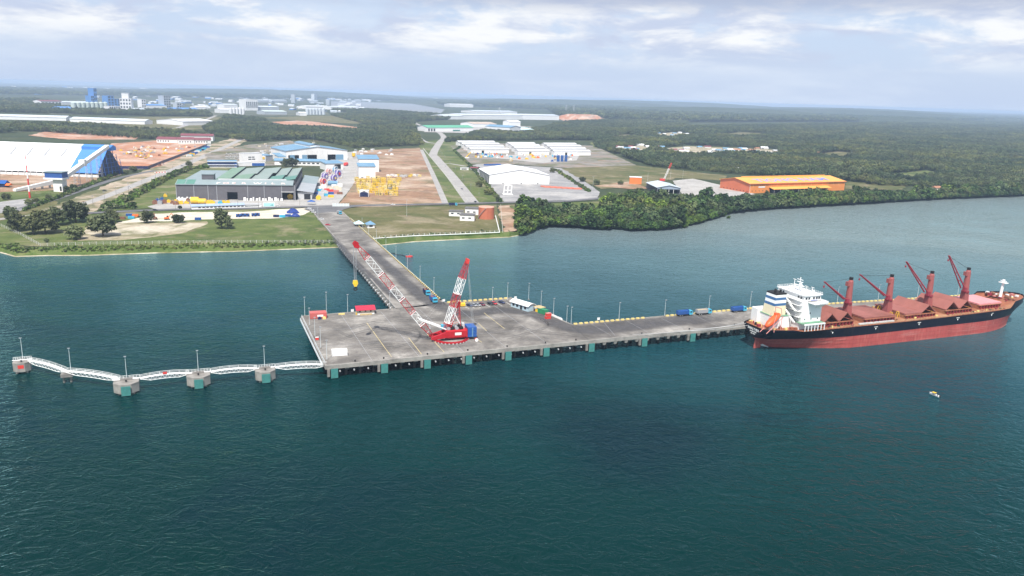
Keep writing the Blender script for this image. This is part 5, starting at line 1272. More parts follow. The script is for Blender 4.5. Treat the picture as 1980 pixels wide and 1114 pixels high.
for x in (0, 5.5, 11): MB().bx(x, x + .3, 0, 6.5, 0, 4).build('post', GREY, gat)
frm = thing('white_steel_frame', 'white steel portal frame structure on the gravel yard before the warehouse', 'frame', P(974, 377), .1)
for x in (0, 4.5, 9):
    MB().bar((x, 0, 0), (x + 1, 2, 11), .8).bar((x, 8, 0), (x + 1, 6, 11), .8).build('leg', WHITE, frm)
MB().bar((1, 2, 11), (10, 2, 11), .8).bar((1, 6, 11), (10, 6, 11), .8).bar((.4, 1, 5.5), (9.4, 1, 5.5), .6).build('beam', WHITE, frm); MB().bx(-1, 11, -1.5, 9.5, 0, .9).build('base', WHITE, frm)
for i in range(20):
    a_ = P(1046 + i * 3.7, 362 + i * .22 + (i % 3) * .5); o = MB()
    for k in range(5): o.cyl((0, k * .95, .5), (6.2, k * .95, .5), .5, n=6)
    for k in range(4): o.cyl((0, .5 + k * .95, 1.3), (6.2, .5 + k * .95, 1.3), .5, n=6)
    t = o.build('pipe_bundle', M('orange_red_pipes', (.55, .16, .10), .6, .2, .5), None, loc=a_, rz=.15); tag(t, 'bundle of orange red pipes in the long row on the gravel yard', 'pipes', 'orange pipe bundles in a row before the white warehouse')

# orange warehouse with roof lettering
ORW = M('orange_wall_sheet', (.72, .26, .07), .55, .06, .1, ribs=('X', .9)); ORR = M('orange_roof_sheet', (.80, .36, .07), .5, .05, .06, dirt=(.84, .46, .14), dirt_amt=.4, ribs=('X', .9)); OR_DARK = M('orange_gable_shade', (.60, .165, .075), .6, .08, .1)  # gable orange is darker: that side's shade painted into the colour
A, ang, W = frame((1449, 374), (1632, 368))
ow = thing('orange_warehouse', 'long orange warehouse with pale blue letters on its orange roof', 'warehouse', A, ang)
Dd = (P(1397, 364) - A).length; h = 12.5; rise = 5.0
m = MB(); wall_run(m, W, h, .4, 0, [(W * .20, W * .235, 0, 6.5)]); m.bx(0, W, Dd - .4, Dd, 0, h).bx(W - .4, W, .4, Dd - .4, 0, h); m.build('wall', ORW, ow)
MB().bx(0, .4, .4, Dd - .4, 0, h).ex([(0, h), (Dd, h), (Dd / 2, h + rise)], .002, .4).build('gable_wall', OR_DARK, ow)
MB().bx(-.05, .15, -.15, .1, 0, h).build('corner_post', WHITE, ow)
for sg in (0, 1):
    ya, yb = (-1.2, Dd / 2) if sg == 0 else (Dd / 2, Dd + 1.2); za, zb_ = (h - .2, h + rise) if sg == 0 else (h + rise, h - .2)
    MB().ex([(ya, za + .02), (yb, zb_ + .02), (yb, zb_ + .45), (ya, za + .45)], -1.5, W + 1.5).build('roof', ORR, ow)
MB().bx(W * .06, W * .94, Dd / 2 - 1.2, Dd / 2 + 1.2, h + rise + .3, h + rise + 1.5).build('ridge_vent', ORR, ow)
MB().bx(-1.6, W + 1.6, -1.35, -1.22, h - .6, h + .3).build('fascia', OR_DARK, ow)
MB().ex([(-9, 5.2), (-.45, 7.4), (-.45, 7.7), (-9, 5.5)], W * .19, W * .80).build('canopy', ORR, ow)
for i in range(10): MB().bx(W * (.2 + .062 * i), W * (.2 + .062 * i) + .35, -8.6, -8.2, 0, 5.4).build('canopy_post', GREY, ow)
MB().bx(W * .21, W * .79, -.12, -.02, 0, 5.0).build('loading_bay', DARK, ow)
for i in range(16): MB().bx(W * (.03 + i * .06), W * (.03 + i * .06) + .35, -.12, -.01, 7.8, h - .2).build('wall_rib', M('pale_orange', (.8, .5, .25), .6, .1, .3), ow)
for i in range(5): MB().bx(W * (.02 + i * .035), W * (.02 + i * .035) + 1.6, -.1, -.01, 2.5, 3.3).build('window', DARK, ow)
for i in range(8): MB().bx(-.09, -.005, 4 + i * Dd / 9, 5.6 + i * Dd / 9, 1.6, 2.6).build('window', DARK, ow)
MB().bx(W * .085, W * .15, -.1, -.02, 7.0, 8.8).build('sign_board', WHITE, ow)
sl = math.atan2(rise, Dd / 2)
tm = text_mesh('TIONG NAM', 19.5, .05, 'CENTER'); o = put('roof_lettering', tm, LETTER_BLUE, ow); o.matrix_local = Matrix.Translation((W * .49, 6.5, h + .55 + 6.5 * math.tan(sl))) @ Matrix.Rotation(sl, 4, 'X') @ Matrix.Diagonal((1.2, 1.0, 1, 1))

# blue-grey open shed and orange annex
A, ang, W = frame((1270, 375), (1315, 376))
os_ = thing('open_shed', 'blue grey open sided shed with pale roof beside the mangroves', 'shed', A, ang)
Ds = 58.0; SHEDR = M('pale_blue_grey_roof', (.50, .56, .62), .5, .05, .08, ribs=('X', 1.0))
for i in range(8):
    for x in (0, W - .5): MB().bx(x, x + .5, i * Ds / 7, i * Ds / 7 + .5, 0, 8).build('post', GREY, os_)
MB().bx(0, W, Ds - .3, Ds, 0, 8).bx(W - .3, W, .5, Ds, 0, 8).build('wall', GREY, os_)
MB().ey([(0, 6.2), (W, 6.2), (W, 8), (W / 2, 11), (0, 8)], -.3, .1).build('gable', M('shed_gable_blue', (.3, .36, .46), .5, .06, .2), os_)
MB().ey([(-1, 7.9), (W / 2, 11.1), (W / 2, 11.4), (-1, 8.2)], -1.2, Ds + 1).build('roof', SHEDR, os_); MB().ey([(W / 2, 11.1), (W + 1, 7.9), (W + 1, 8.2), (W / 2, 11.4)], -1.2, Ds + 1).build('roof', SHEDR, os_)
for x in (.3, .5, .7): MB().bx(W * x, W * x + .5, 0, .3, 0, 6.2).build('post', WHITE, os_)
MB().bx(.5, W - .5, 2, Ds - 1, .03, .3).build('floor', GREY_YARD, os_); MB().bx(.6, W - .6, 14, 15, .3, 5.5).build('partition', DARK, os_)
building('orange_annex', 'small orange flat roofed box building left of the open shed', (1217, 356), (1240, 357), 12, 9.5, M('annex_orange', (.72, .20, .05), .55, .08, .2), WHITE_ROOF, 'flat', 0, .8)

# tank, pump houses, gazebos
tk = thing('storage_tank', 'round orange red steel tank beside the white pump houses', 'tank', P(940, 422.5))
TANK = M('tank_orange', (.50, .155, .085), .55, .08, .2, dirt=(.36, .12, .08), dirt_amt=.4)
MB().cyl((0, 0, 0), (0, 0, 11), 7.6, n=40).build('shell', TANK, tk, False); MB().cyl((0, 0, 11), (0, 0, 11.5), 7.75, 7.5, 40).cyl((0, 0, 11.5), (0, 0, 12.3), 7.5, .4, 40).build('top', M('tank_top_pink', (.55, .3, .22), .6, .1, .2), tk)
sm = MB()
for i in range(14):
    a = math.pi * (1.12 + i * .028); sm.box((8.1 * math.cos(a), 8.1 * math.sin(a), .6 + i * .78), (.9, .9, .16), a)
sm.build('stair', GREY, tk); MB().cyl((1.5, -7.7, 0), (1.5, -7.7, 11.4), .14, n=6).cyl((2.1, -7.7, 0), (2.1, -7.7, 11.4), .14, n=6).build('ladder', TANK, tk)
for (a, b, D_, h_, lab) in (((868, 418), (894, 419), 10, 4.6, 'white pump house with dark flat roof, left one of three'), ((889, 427), (917, 428), 11, 5.4, 'white pump house with dark flat roof, nearest the shore'), ((899, 415), (925, 416), 12, 6.0, 'white pump house with dark flat roof touching the orange tank')):
    t_, W_ = building('pump_house', lab, a, b, D_, h_, WHITE, M('dark_flat_roof', (.13, .125, .12), .8, .15, .4), 'flat', 0, 1.0, wins=[(2, 4.5, 2.2, 3.4), (8, 10.5, 2.2, 3.4)], group='pump houses by the orange tank')
for (x, y, s_, lab) in ((694, 439, 1.0, 'open gazebo with pale blue pyramid roof nearest the trestle'), (716, 440, .95, 'closed white kiosk with light blue pyramid roof, right of the gazebo')):
    g = thing('gazebo', lab, 'gazebo', P(x, y), QA)
    GAZ = M('pale_aqua_roof', (.45, .62, .66), .55, .05, .3) if s_ == 1.0 else LBLUE
    if s_ == 1.0:
        for a in (-3, 3):
            for b in (-3, 3): MB().bx(a - .2, a + .2, b - .2, b + .2, 0, 3.2).build('post', GREY, g)
        MB().bx(-2.6, 2.6, -1, 2.6, .02, 1.4).build('bench', DARK, g)
    else: MB().bx(-3.2, 3.2, -3.2, 3.2, 0, 3.4).build('wall', WHITE, g); MB().bx(-1.5, 1.5, -3.27, -3.21, 1.0, 2.6).build('window', GLASS, g)
    MB().add([(-4.2, -4.2, 3.2), (4.2, -4.2, 3.2), (4.2, 4.2, 3.2), (-4.2, 4.2, 3.2), (0, 0, 6.0)], [(3, 2, 1, 0), (0, 1, 4), (1, 2, 4), (2, 3, 4), (3, 0, 4)]).build('roof', GAZ, g)

# ------------------------------------------------------------------ vehicles
wheel_m = {}
def wheel(parent, x, y, r_, w=.35):
    if r_ not in wheel_m:
        a = MB().cyl((0, -w / 2, 0), (0, w / 2, 0), r_, n=12).mesh('tyre'); a.materials.append(TYRE)
        b = MB().cyl((0, -w / 2 - .02, 0), (0, w / 2 + .02, 0), r_ * .5, n=8).mesh('rim'); b.materials.append(GALV); wheel_m[r_] = (a, b)
    o = put('wheel', wheel_m[r_][0], None, parent, loc=(x, y, r_)); put('rim', wheel_m[r_][1], None, o); return o
def car(p, rz, paint, label, group=None, van=False):
    t = thing('parked_car', label, 'car', p, rz, group)
    if van: prof = [(-2.3, .45), (2.3, .45), (2.35, .95), (1.7, 1.15), (1.25, 1.85), (-2.2, 1.9), (-2.35, 1.0)]
    else: prof = [(-2.15, .4), (2.15, .4), (2.2, .8), (1.2, .98), (-1.7, 1.0), (-2.2, .9)]
    MB().ey(prof, -.88, .88).build('body', paint, t)
    if not van:
        m = MB(); m.loft([[(1.15, -.82, .97), (1.15, .82, .97), (-1.75, .82, .99), (-1.75, -.82, .99)], [(.35, -.66, 1.44), (.35, .66, 1.44), (-1.2, .66, 1.46), (-1.2, -.66, 1.46)]], True); m.build('window_band', GLASS, t)
        MB().bx(-1.2, .35, -.66, .66, 1.455, 1.5).build('roof', paint, t)
    else: MB().bx(-2.0, 1.2, -.9, .9, 1.2, 1.65).build('window_band', GLASS, t)
    for x in (-1.35, 1.35):
        for y in (-.8, .8): wheel(t, x, y, .33, .22)
    for y in (-.6, .6): MB().bx(2.17, 2.22, y - .18, y + .18, .62, .78).build('headlight', WHITE, t)
    return t
def lorry(p, rz, cabm, bedm, label, group=None, load=None, L_=9.2):
    t = thing('lorry', label, 'lorry', p, rz, group)
    MB().bx(-L_ / 2, L_ / 2 - .3, -.55, .55, .75, 1.05).build('chassis', BLACK, t)
    x = L_ / 2
    MB().ey([(x - 2.2, .7), (x, .7), (x, 1.7), (x - .25, 2.9), (x - 2.2, 3.0)], -1.22, 1.22).build('cab', cabm, t)
    MB().add([(x + .02, -1.1, 1.75), (x + .02, 1.1, 1.75), (x - .22, 1.1, 2.75), (x - .22, -1.1, 2.75)], [(0, 1, 2, 3)]).build('windscreen', GLASS, t)
    for y in (-1.23, 1.2): MB().bx(x - 1.6, x - .5, y, y + .03, 1.75, 2.6).build('side_window', GLASS, t)
    b0, b1 = -L_ / 2, x - 2.4; zt = 3.1
    MB().bx(b0, b1, -1.25, 1.25, 1.1, 1.3).bx(b0, b1, -1.25, -1.13, 1.3, zt).bx(b0, b1, 1.13, 1.25, 1.3, zt).bx(b0, b0 + .12, -1.13, 1.13, 1.3, zt).bx(b1 - .12, b1, -1.13, 1.13, 1.3, zt + .3).build('cargo_body', bedm, t)
    for i in range(6): MB().bx(b0 + .4 + i * 1.15, b0 + .55 + i * 1.15, -1.31, -1.255, 1.2, zt).build('side_rib', bedm, t)
    MB().ex([(-1.12, zt - .4), (0, zt - .05), (1.12, zt - .4), (1.12, zt - .6), (-1.12, zt - .6)], b0 + .13, b1 - .13).build('load', load or bedm, t)
    for xx in (x - 1.2, b0 + 1.2, b0 + 2.5):
        for y in (-1.0, 1.0): wheel(t, xx, y, .52, .4)
    return t
GL = 'lorries on the jetty arm'
lorry(P(1323, 610.5, DECK), QA, CYAN, BLUE, 'blue lorry with cyan cab, leftmost on the jetty arm', GL)
lorry(P(1360, 608, DECK), QA, CYAN, GREY, 'grey bodied lorry with cyan cab, middle one on the jetty arm', GL, TIMBER)
lorry(P(1428, 603, DECK), QA, CYAN, BLUE, 'blue lorry with cyan cab on the jetty arm beside the ship stern', GL)
lorry(P(825, 570, 5.95) + Vector((0, 0, 0)), QA - R(88), CYAN, NAVY, 'blue lorry with cyan cab on the trestle, farther of the two', 'lorries parked on the trestle', BROWN, 7.6)
lorry(P(838, 584, 6.0), QA - R(88), CYAN, BLUE, 'blue lorry with cyan cab on the trestle, nearer of the two', 'lorries parked on the trestle', BROWN, 7.6)
lorry(P(656, 414, 4.8), QA - R(80), CYAN, GREY, 'cyan cab lorry parked at the landward end of the trestle', None, None, 8)
lorry(P(876, 398, LAND + .5), .1, CYAN, NAVY, 'dark blue lorry with cyan cab driving on the coast road', None, None, 9)
SILVER = M('silver_car_paint', (.42, .43, .45), .35, .04, 1, metal=.3); CARB = M('dark_blue_car_paint', (.02, .03, .10), .3, .05, 1); CARM = M('dark_maroon_car_paint', (.16, .01, .03), .3, .05, 1); CARK = M('black_car_paint', (.012, .014, .02), .3, .05, 1); CARW = M('white_car_paint', (.75, .75, .75), .35, .03, 1); CARR = M('red_car_paint', (.5, .02, .03), .35, .05, 1)
for x, y, mt, lab in ((908, 592.5, CARB, 'dark blue car, leftmost in the wharf parking row'), (916.5, 592, SILVER, 'silver car, second in the wharf parking row'), (924, 591.5, GREY, 'grey car, third in the wharf parking row'), (932, 590.5, CARM, 'dark maroon car in the wharf parking row'), (948, 589, CARK, 'black car beside the red one in the wharf parking row'), (955, 588.5, CARR, 'bright red car in the wharf parking row'), (970, 586.5, CARB, 'blue car, rightmost in the wharf parking row')):
    car(P(x, y, DECK), QA - R(72), mt, lab, 'cars parked on the wharf')
for x, y, lab in ((598, 404, 'white car farthest up the junction by the yard gate'), (603, 407.5, 'white car in the middle of the three at the yard gate'), (607, 411.5, 'white car nearest the trestle at the yard gate')):
    car(P(x, y, LAND + .3), -.15, CARW, lab, 'white cars at the yard gate')
car(P(622, 425, 4.75), -.1, CARW, 'white car driving down the landward end of the trestle')
car(P(634, 436, 4.8), -.1, CARR, 'red and white car at the left edge of the trestle road'); car(P(919, 391, LAND + .4), 1.9, CARK, 'black car turning off the inland road at the junction')
car(P(202, 369.5, LAND + .4), .6, CARK, 'black car on the pale road left of the workshop')
random.seed(11)
for i in range(36):
    car(P(438 + (i % 9) * 4.0 + random.uniform(-.8, .8), 297.5 + (i // 9) * 3.2 + random.uniform(-.3, .3), LAND + .3), random.choice((.3, 1.9)), random.choice([CARW, CARW, SILVER, CARW, GREY]), f"car in the crowded car park, {('back', 'second', 'third', 'front')[i // 9]} row, {('leftmost', 'second from left', 'third from left', 'fourth from left', 'middle', 'fourth from right', 'third from right', 'second from right', 'rightmost')[i % 9]}", 'cars in the crowded car park')

# ------------------------------------------------------------------ wharf furniture
def container(p, rz, mat, label, L_=6.1, W_=2.45, H_=2.6, group=None, sign=False, name='container', cat='container'):
    t = thing(name, label, cat, p, rz, group)
    MB().bx(-L_ / 2, L_ / 2, -W_ / 2, W_ / 2, .12, H_).build('box', mat, t)
    n = int(L_ / .75)
    for i in range(n):
        x = -L_ / 2 + .3 + i * (L_ - .6) / max(1, n - 1); MB().bx(x - .14, x + .14, -W_ / 2 - .06, -W_ / 2 - .003, .25, H_ - .12).build('rib', mat, t)
    MB().bx(L_ / 2 + .003, L_ / 2 + .06, -W_ / 2 + .1, W_ / 2 - .1, .2, H_ - .15).build('door', mat, t)
    for x in (-L_ / 2 - .05, L_ / 2 - .1):
        for y in (-W_ / 2 - .05, W_ / 2 - .1): MB().bx(x, x + .15, y, y + .15, 0, H_ + .03).build('corner_post', mat, t)
    if sign: MB().bx(-.6, 2.4, -W_ / 2 - .12, -W_ / 2 - .07, 1.0, 2.1).build('sign', WHITE, t)
    return t
REDC = M('faded_red_container', (.50, .11, .10), .55, .1, .4, dirt=(.4, .2, .17))
container(P(615, 614, DECK), QA - .05, REDC, 'faded red container with a white sign at the wharf far left corner', 8.2, 5.0, 3.0, sign=True)
container(P(656.5, 687, DECK), QA - .1, WHITE, 'white site container with a small door near the footbridge corner', 6.6, 2.8, 2.7)
for x, y, c in ((618, 617.5, NAVY), (627, 617, YELLOWP)):
    tag(MB().bx(-.8, .8, -.5, .5, 0, 1.0).bx(-.5, .5, -.3, .3, 1.0, 1.35).build('equipment_box', c, None, loc=P(x, y, DECK), rz=QA), ('dark blue' if c is NAVY else 'pale yellow') + ' equipment box before the red container', 'box')
hut = thing('red_roof_hut', 'long cream hut with red sheet roof at the wharf back edge', 'hut', P(690, 608.5, DECK), QA - .06)
MB().bx(0, 9.2, 0, 3.2, 0, 2.5).build('wall', CREAM, hut); MB().ex([(-1.0, 2.3), (3.6, 3.7), (3.6, 3.9), (-1.0, 2.5)], -.5, 9.8).build('roof', M('red_sheet_roof', (.45, .03, .06), .5, .08, .3), hut)
for x in (1.2, 4.1, 6.9): MB().bx(x, x + .8, -.06, -.005, 1.3, 1.95).build('window', DARK, hut)
MB().bx(.3, 9, -1.0, -.8, .1, .75).build('white_board', WHITE, hut); MB().bx(1.4, 7.6, -1.9, -1.5, 0, .8).build('timber_barrier', TIMBER, hut); MB().bx(-.6, -.1, -.5, 0, 0, 1.2).build('yellow_post', YELLOW, hut)
kb1 = MB().bx(-1.6, 1.6, -.35, .35, 0, .75).bx(-1.5, 1.5, -.25, .25, .75, .8).build('yellow_kerb', YELLOWP, None, loc=P(660.5, 608.5, DECK), rz=QA); tag(kb1, 'single yellow kerb block at the wharf back edge left of the hut', 'kerb block')
def sign(p, label, w=1.5, h=1.3, z0=1.2, mat=WHITE, rz=QA):
    t = thing('notice_board', label, 'sign', p, rz)
    MB().bx(-w / 2, w / 2, -.06, .06, z0, z0 + h).build('panel', mat, t)
    for x in (-w / 2 + .15, w / 2 - .15): MB().bx(x - .06, x + .06, .07, .17, 0, z0 + h).build('post', GREY, t)
for x, y, lab in ((681.5, 607, 'white notice board left of the red roofed hut'), (886, 589.5, 'white notice board beside the yellow hut and parked cars'), (1157, 623, 'white notice board among the yellow kerb blocks on the jetty'), (996.5, 581.5, 'white notice board left of the curved roof office'), (858, 587, 'white board at the seaward end of the striped trestle kerb')): sign(P(x, y, DECK), lab)
yb = thing('yellow_generator', 'round topped yellow generator housing left of the parked cars', 'generator', P(894.5, 592.5, DECK), QA)
MB().bx(-1.3, 1.3, -.9, .9, .3, 1.4).build('body', YELLOW, yb); MB().ex([(.9 * math.cos(a), 1.4 + .8 * math.sin(a)) for a in [k * math.pi / 8 for k in range(9)]], -1.3, 1.3).build('hood', YELLOW, yb); MB().bx(-1.5, 1.5, -1, 1, 0, .3).build('skid', BLACK, yb)
of = thing('wharf_office', 'small blue office with white curved roof on the wharf back edge', 'office', P(1029, 602, DECK), QA + R(111))
for_l = 15.0; prof = [(-3.3 + 6.6 * k / 8, 3.0 + 1.3 * math.sin(math.pi * k / 8)) for k in range(9)]
MB().bx(.6, for_l - .6, -2.7, 2.7, 0, 3.0).build('wall', M('office_pale_blue', (.42, .55, .62), .55, .06, .3), of)
MB().ex(prof + [(y, z - .18) for y, z in prof[::-1]], 0, for_l).build('roof', WHITE, of); MB().ex([(y * .8, z - .2) for y, z in prof] + [(2.6, 2.95), (-2.6, 2.95)], .7, 1.0).build('gable', LIGHTGREY, of)
for x in (2, 5.2, 8.4, 11.4): MB().bx(x, x + 1.6, 2.705, 2.78, .2 if x > 5 and x < 6 else 1.0, 2.3).build('window', DARK, of)
cpy = thing('timber_canopy', 'yellow topped canopy stall between the office and the green container', 'canopy', P(1043, 602.5, DECK), QA + R(111))
MB().bx(-2.6, 2.6, -2.2, 2.2, 2.5, 2.75).build('roof', TIMBER, cpy); MB().bx(-1.6, 1.4, -.6, 1.8, 0, 1.6).build('counter', YELLOW, cpy)
for a in (-2.4, 2.4):
    for b in (-2, 2): MB().bx(a - .1, a + .1, b - .1, b + .1, 0, 2.5).build('post', BROWN, cpy)
container(P(1050, 606.5, DECK), QA + R(111), GREENC, 'dark green container between the canopy and the red boxes', 5.6, 2.6, 2.6)
for x, y, z, lab in ((1059, 616, 0, 'red box at the bottom of the two before the white barrier'), (1060, 616.0, 1.55, 'red box on top of the other one before the white barrier')):
    b_ = thing('red_box', lab, 'box', P(x, y, DECK) + Vector((0, 0, z)), QA + .1); MB().bx(-1.4, 1.4, -.9, .9, 0, 1.35).build('body', RED2, b_); MB().bx(-1.45, 1.45, -.95, .95, 1.35, 1.5).build('lid', PINK, b_)
for i in range(9):
    q = q2w(121.0 + i * .82, 78 - i * 4.9); tag(MB().bx(-.35, .35, -2.2, 2.2, 0, .75).bx(-.2, .2, -2.1, 2.1, .75, 1.15).build('barrier', WHITE, None, loc=q, rz=QA + R(9.5)), 'white barrier segment in the row at the slanting wharf edge', 'barrier', 'white barriers on the slanting wharf edge')
hb2 = thing('hose_box', 'small red hose box on the left wharf edge', 'box', P(613, 657, DECK), QA); MB().bx(-.7, .7, -.5, .5, 0, 1.2).build('body', RED2, hb2); MB().bx(-.75, .75, -.55, .55, 1.2, 1.3).build('lid', WHITE, hb2)
# red float and dark floating hose off the trestle
flt = thing('red_float', 'red arrow shaped float on the water right of the trestle', 'float', P(792, 497, 0), .2)
MB().prism([(-2.8, -.9), (1.0, -1.5), (2.4, 0), (1.0, 1.5), (-2.8, .9)], -.3, .9).build('body', RED2, flt); MB().cyl((0, 0, .9), (0, 0, 3.2), .12, n=6).build('staff', GREY, flt)
a_, b_ = P(756, 490, 0), P(784, 495.5, 0); m = MB(); prev = a_
for i in range(1, 13):
    q = a_.lerp(b_, i / 12) + Vector((0, 1.2 * math.sin(i * .9), .1)); m.cyl(prev, q, .35, n=6); prev = q
tag(m.build('floating_hose', BLACK), 'dark hose floating between the trestle and the red float', 'hose')
# small motorboat
bt = thing('motorboat', 'small white open motorboat with yellow canopy on the open water', 'boat', P(1807, 765, 0), R(118))
m = MB(); rings = []
for x, w, z in ((-2.6, .85, .6), (-1, 1.0, .6), (.8, .95, .7), (2.0, .6, .85), (2.9, .06, 1.05)): rings.append([(x, -w, z), (x, -w * .7, 0.0), (x, 0, -.2), (x, w * .7, 0.0), (x, w, z)])
m.loft(rings); m.poly(rings[0]); m.build('hull', WHITE, bt); MB().poly([(-2.5, -.8, .3), (.8, -.85, .3), (2.0, -.5, .4), (2.0, .5, .4), (.8, .85, .3), (-2.5, .8, .3)]).build('floor', LIGHTGREY, bt)
MB().bx(-.6, 1.4, -.75, .75, 1.5, 1.6).build('canopy', YELLOW, bt)
for x in (-.5, 1.3):
    for y in (-.7, .7): MB().bar((x, y, .4), (x, y, 1.5), .06).build('canopy_post', GALV, bt)
MB().bx(-3.0, -2.55, -.2, .2, .1, 1.1).build('outboard_motor', BLACK, bt)
bt.scale = (.85, .85, .85)
def person(p, rz, shirt, trousers, label):
    """seated figure: one skinned body"""
    me = bpy.data.meshes.new('person'); v = [(0, 0, .48), (0, 0, .72), (.02, 0, 1.0), (.03, 0, 1.13), (.05, 0, 1.3), (0, .2, 1.0), (.12, .3, .76), (.34, .25, .7), (0, -.2, 1.0), (.1, -.3, .76), (.3, -.25, .66), (.4, .12, .5), (.45, .13, .08), (.6, .14, .04), (.4, -.12, .5), (.45, -.13, .08), (.6, -.14, .04)]
    e = [(0, 1), (1, 2), (2, 3), (3, 4), (2, 5), (5, 6), (6, 7), (2, 8), (8, 9), (9, 10), (0, 11), (11, 12), (12, 13), (0, 14), (14, 15), (15, 16)]
    rad = [.15, .15, .15, .06, .11, .07, .05, .04, .07, .05, .04, .085, .055, .045, .085, .055, .045]
    me.from_pydata(v, e, []); o = put('person', me, shirt, None, loc=p, rz=rz); sk = o.modifiers.new('skin', 'SKIN')
    for i, r_ in enumerate(rad): me.skin_vertices[0].data[i].radius = (r_, r_)
    me.skin_vertices[0].data[0].use_root = True
    s2 = o.modifiers.new('sub', 'SUBSURF'); s2.levels = 1; s2.render_levels = 1
    return tag(o, label, 'person')
person(Vector(bt.location) + Vector((.75, -1.45, .18)), R(118), CARK, CARK, 'person in dark clothes seated at the stern of the motorboat')

# ------------------------------------------------------------------ yard stock
def reel(p, rz, r_, w, rim, hub, label):
    t = thing('cable_drum', label, 'cable drum', p, rz, 'giant cable drums in the yard')
    for y in (-w / 2, w / 2):
        m = MB(); n = 28
        m.loft([[((q) * math.cos(a), y + dy, r_ + q * math.sin(a)) for q, dy in ((r_ * .86, -.2), (r_, -.2), (r_, .2), (r_ * .86, .2))] for a in (2 * math.pi * i / n for i in range(n + 1))], True); m.build('flange_rim', WHITE, t)
        m = MB()
        for i in range(10): a = i * math.pi / 5; m.bar((.2 * r_ * math.cos(a), y, r_ + .2 * r_ * math.sin(a)), (.9 * r_ * math.cos(a), y, r_ + .9 * r_ * math.sin(a)), .5)
        m.build('spokes', rim, t); MB().cyl((0, y - .3, r_), (0, y + .3, r_), r_ * .28, n=16).build('hub', hub, t)
    MB().cyl((0, -w / 2 + .25, r_), (0, w / 2 - .25, r_), r_ * .62, n=24).build('barrel', rim, t)
    MB().bx(-r_ * .7, r_ * .7, -w / 2 - .5, w / 2 + .5, 0, .6).build('cradle', YELLOW, t)
for x, y, r_, w, a, b, lab, rz in ((654, 345, 5.4, 4, PURPLE, RED2, 'tall purple cable drum with red hub at the right of the drum group', .2), (636, 339, 4.2, 4, PINK, WHITE, 'pink and white cable drum at the back of the drum group', .2), (629, 350, 5.0, 4, PURPLE, WHITE, 'purple cable drum at the left of the drum group', .15), (646, 353, 4.8, 4, PURPLE, YELLOWP, 'purple cable drum in the middle of the drum group', .15), (625, 358, 3.9, 3.6, RED2, PURPLE, 'red cable drum at the front left of the drum group', .1), (648, 336, 4.6, 3.6, LBLUE, WHITE, 'pale blue cable drum at the back right of the group', .3)): reel(P(x, y), rz + .95, r_ * 1.2, w * 1.15, a, b, lab)
lay = thing('blue_drum', 'blue grey cable drum lying behind the white boxes', 'cable drum', P(644, 359), .1); MB().cyl((-6, 0, 3), (6, 0, 3), 2.9, n=22).build('barrel', LBLUE, lay); MB().cyl((-6.4, 0, 3), (-6, 0, 3), 3.4, n=22).cyl((6, 0, 3), (6.4, 0, 3), 3.4, n=22).build('flange', LIGHTGREY, lay); MB().bx(-5, 5, -2.5, 2.5, 0, .4).build('cradle', GREY, lay)
def steel_frame(p, rz, mat, label, w=6, d=4, h=5, group=None, name='steel_frame'):
    t = thing(name, label, 'frame', p, rz, group); m = MB()
    for x in (-w / 2, 0, w / 2):
        for y in (-d / 2, d / 2): m.bar((x, y, 0), (x, y, h), .38)
    for z in (.2, h * .5, h):
        for y in (-d / 2, d / 2): m.bar((-w / 2, y, z), (w / 2, y, z), .34)
        for x in (-w / 2, w / 2): m.bar((x, -d / 2, z), (x, d / 2, z), .34)
    m.bar((-w / 2, -d / 2, .2), (0, -d / 2, h), .28).bar((0, -d / 2, h), (w / 2, -d / 2, .2), .28); m.build('frame_bars', mat, t)
    MB().bx(-w * .35, w * .1, -d * .35, d * .35, .3, h * .55).build('inner_block', mat if random.random() < .4 else random.choice([WHITE, GREY, YELLOWP, OLIVE, BLACK, LIGHTGREY]), t)
    if random.random() < .5: MB().cyl((w * .25, -d * .3, h * .4), (w * .25, d * .3, h * .4), h * .22, n=10).build('spool', random.choice([YELLOW, YELLOWP, GREY]), t)
    return t
ORD = ('first', 'second', 'third', 'fourth', 'fifth', 'sixth', 'seventh', 'eighth', 'ninth')
random.seed(3)
YB = M('bright_yellow_frame_paint', (.66, .47, .04), .55, .16, .6, dirt=(.4, .3, .1), dirt_amt=.5)
for r_ in range(7):
    for c in range(9):
        x = 691 + c * 9.9 + r_ * 1.2 + random.uniform(-2.5, 2.5); y = 350 + r_ * 4.6 + random.uniform(-1, 1)
        if x > 772 or (r_ > 5 and c < 3): continue
        steel_frame(P(x, y), random.uniform(-.4, .6), random.choice([YB, YB, YELLOW, YELLOWP, YB, YELLOWP]), f'yellow steel frame in the equipment yard, {ORD[r_]} row from the back, {ORD[c]} from the lane', random.uniform(3.4, 6), random.uniform(2.6, 4), random.uniform(2.4, 6.5), 'yellow frames crowded in the yard')
for i in range(12): steel_frame(P(752 + i * 5.6 + random.uniform(-2, 2), 342 + random.uniform(-1.6, 1.6)), random.uniform(-.4, .6), random.choice([YELLOWP, WHITE, YB, LIGHTGREY]), 'small pale frame in the loose row across the brown lot', 4, 3, 2.5, 'pale frames in a row across the brown lot')
steel_frame(P(757, 370), .1, OLIVE, 'large olive green frame among the yellow equipment', 9, 7, 8, name='olive_frame')
ba = thing('arched_module', 'white module with dark arched front before the yellow equipment', 'module', P(704, 381), .05)
MB().bx(-5, 5, 0, 6, 0, 7.5).build('body', WHITE, ba); MB().ey([(-4.6, 0)] + [(-4.6 * math.cos(a), 4.2 + 1.6 * math.sin(a)) for a in [k * math.pi / 8 for k in range(9)]] + [(4.6, 0)], -.3, -.01).build('arched_front', NAVY, ba); MB().bx(-1.5, 1.5, -.2, -.02, 6.3, 6.9).build('vent', DARK, ba)
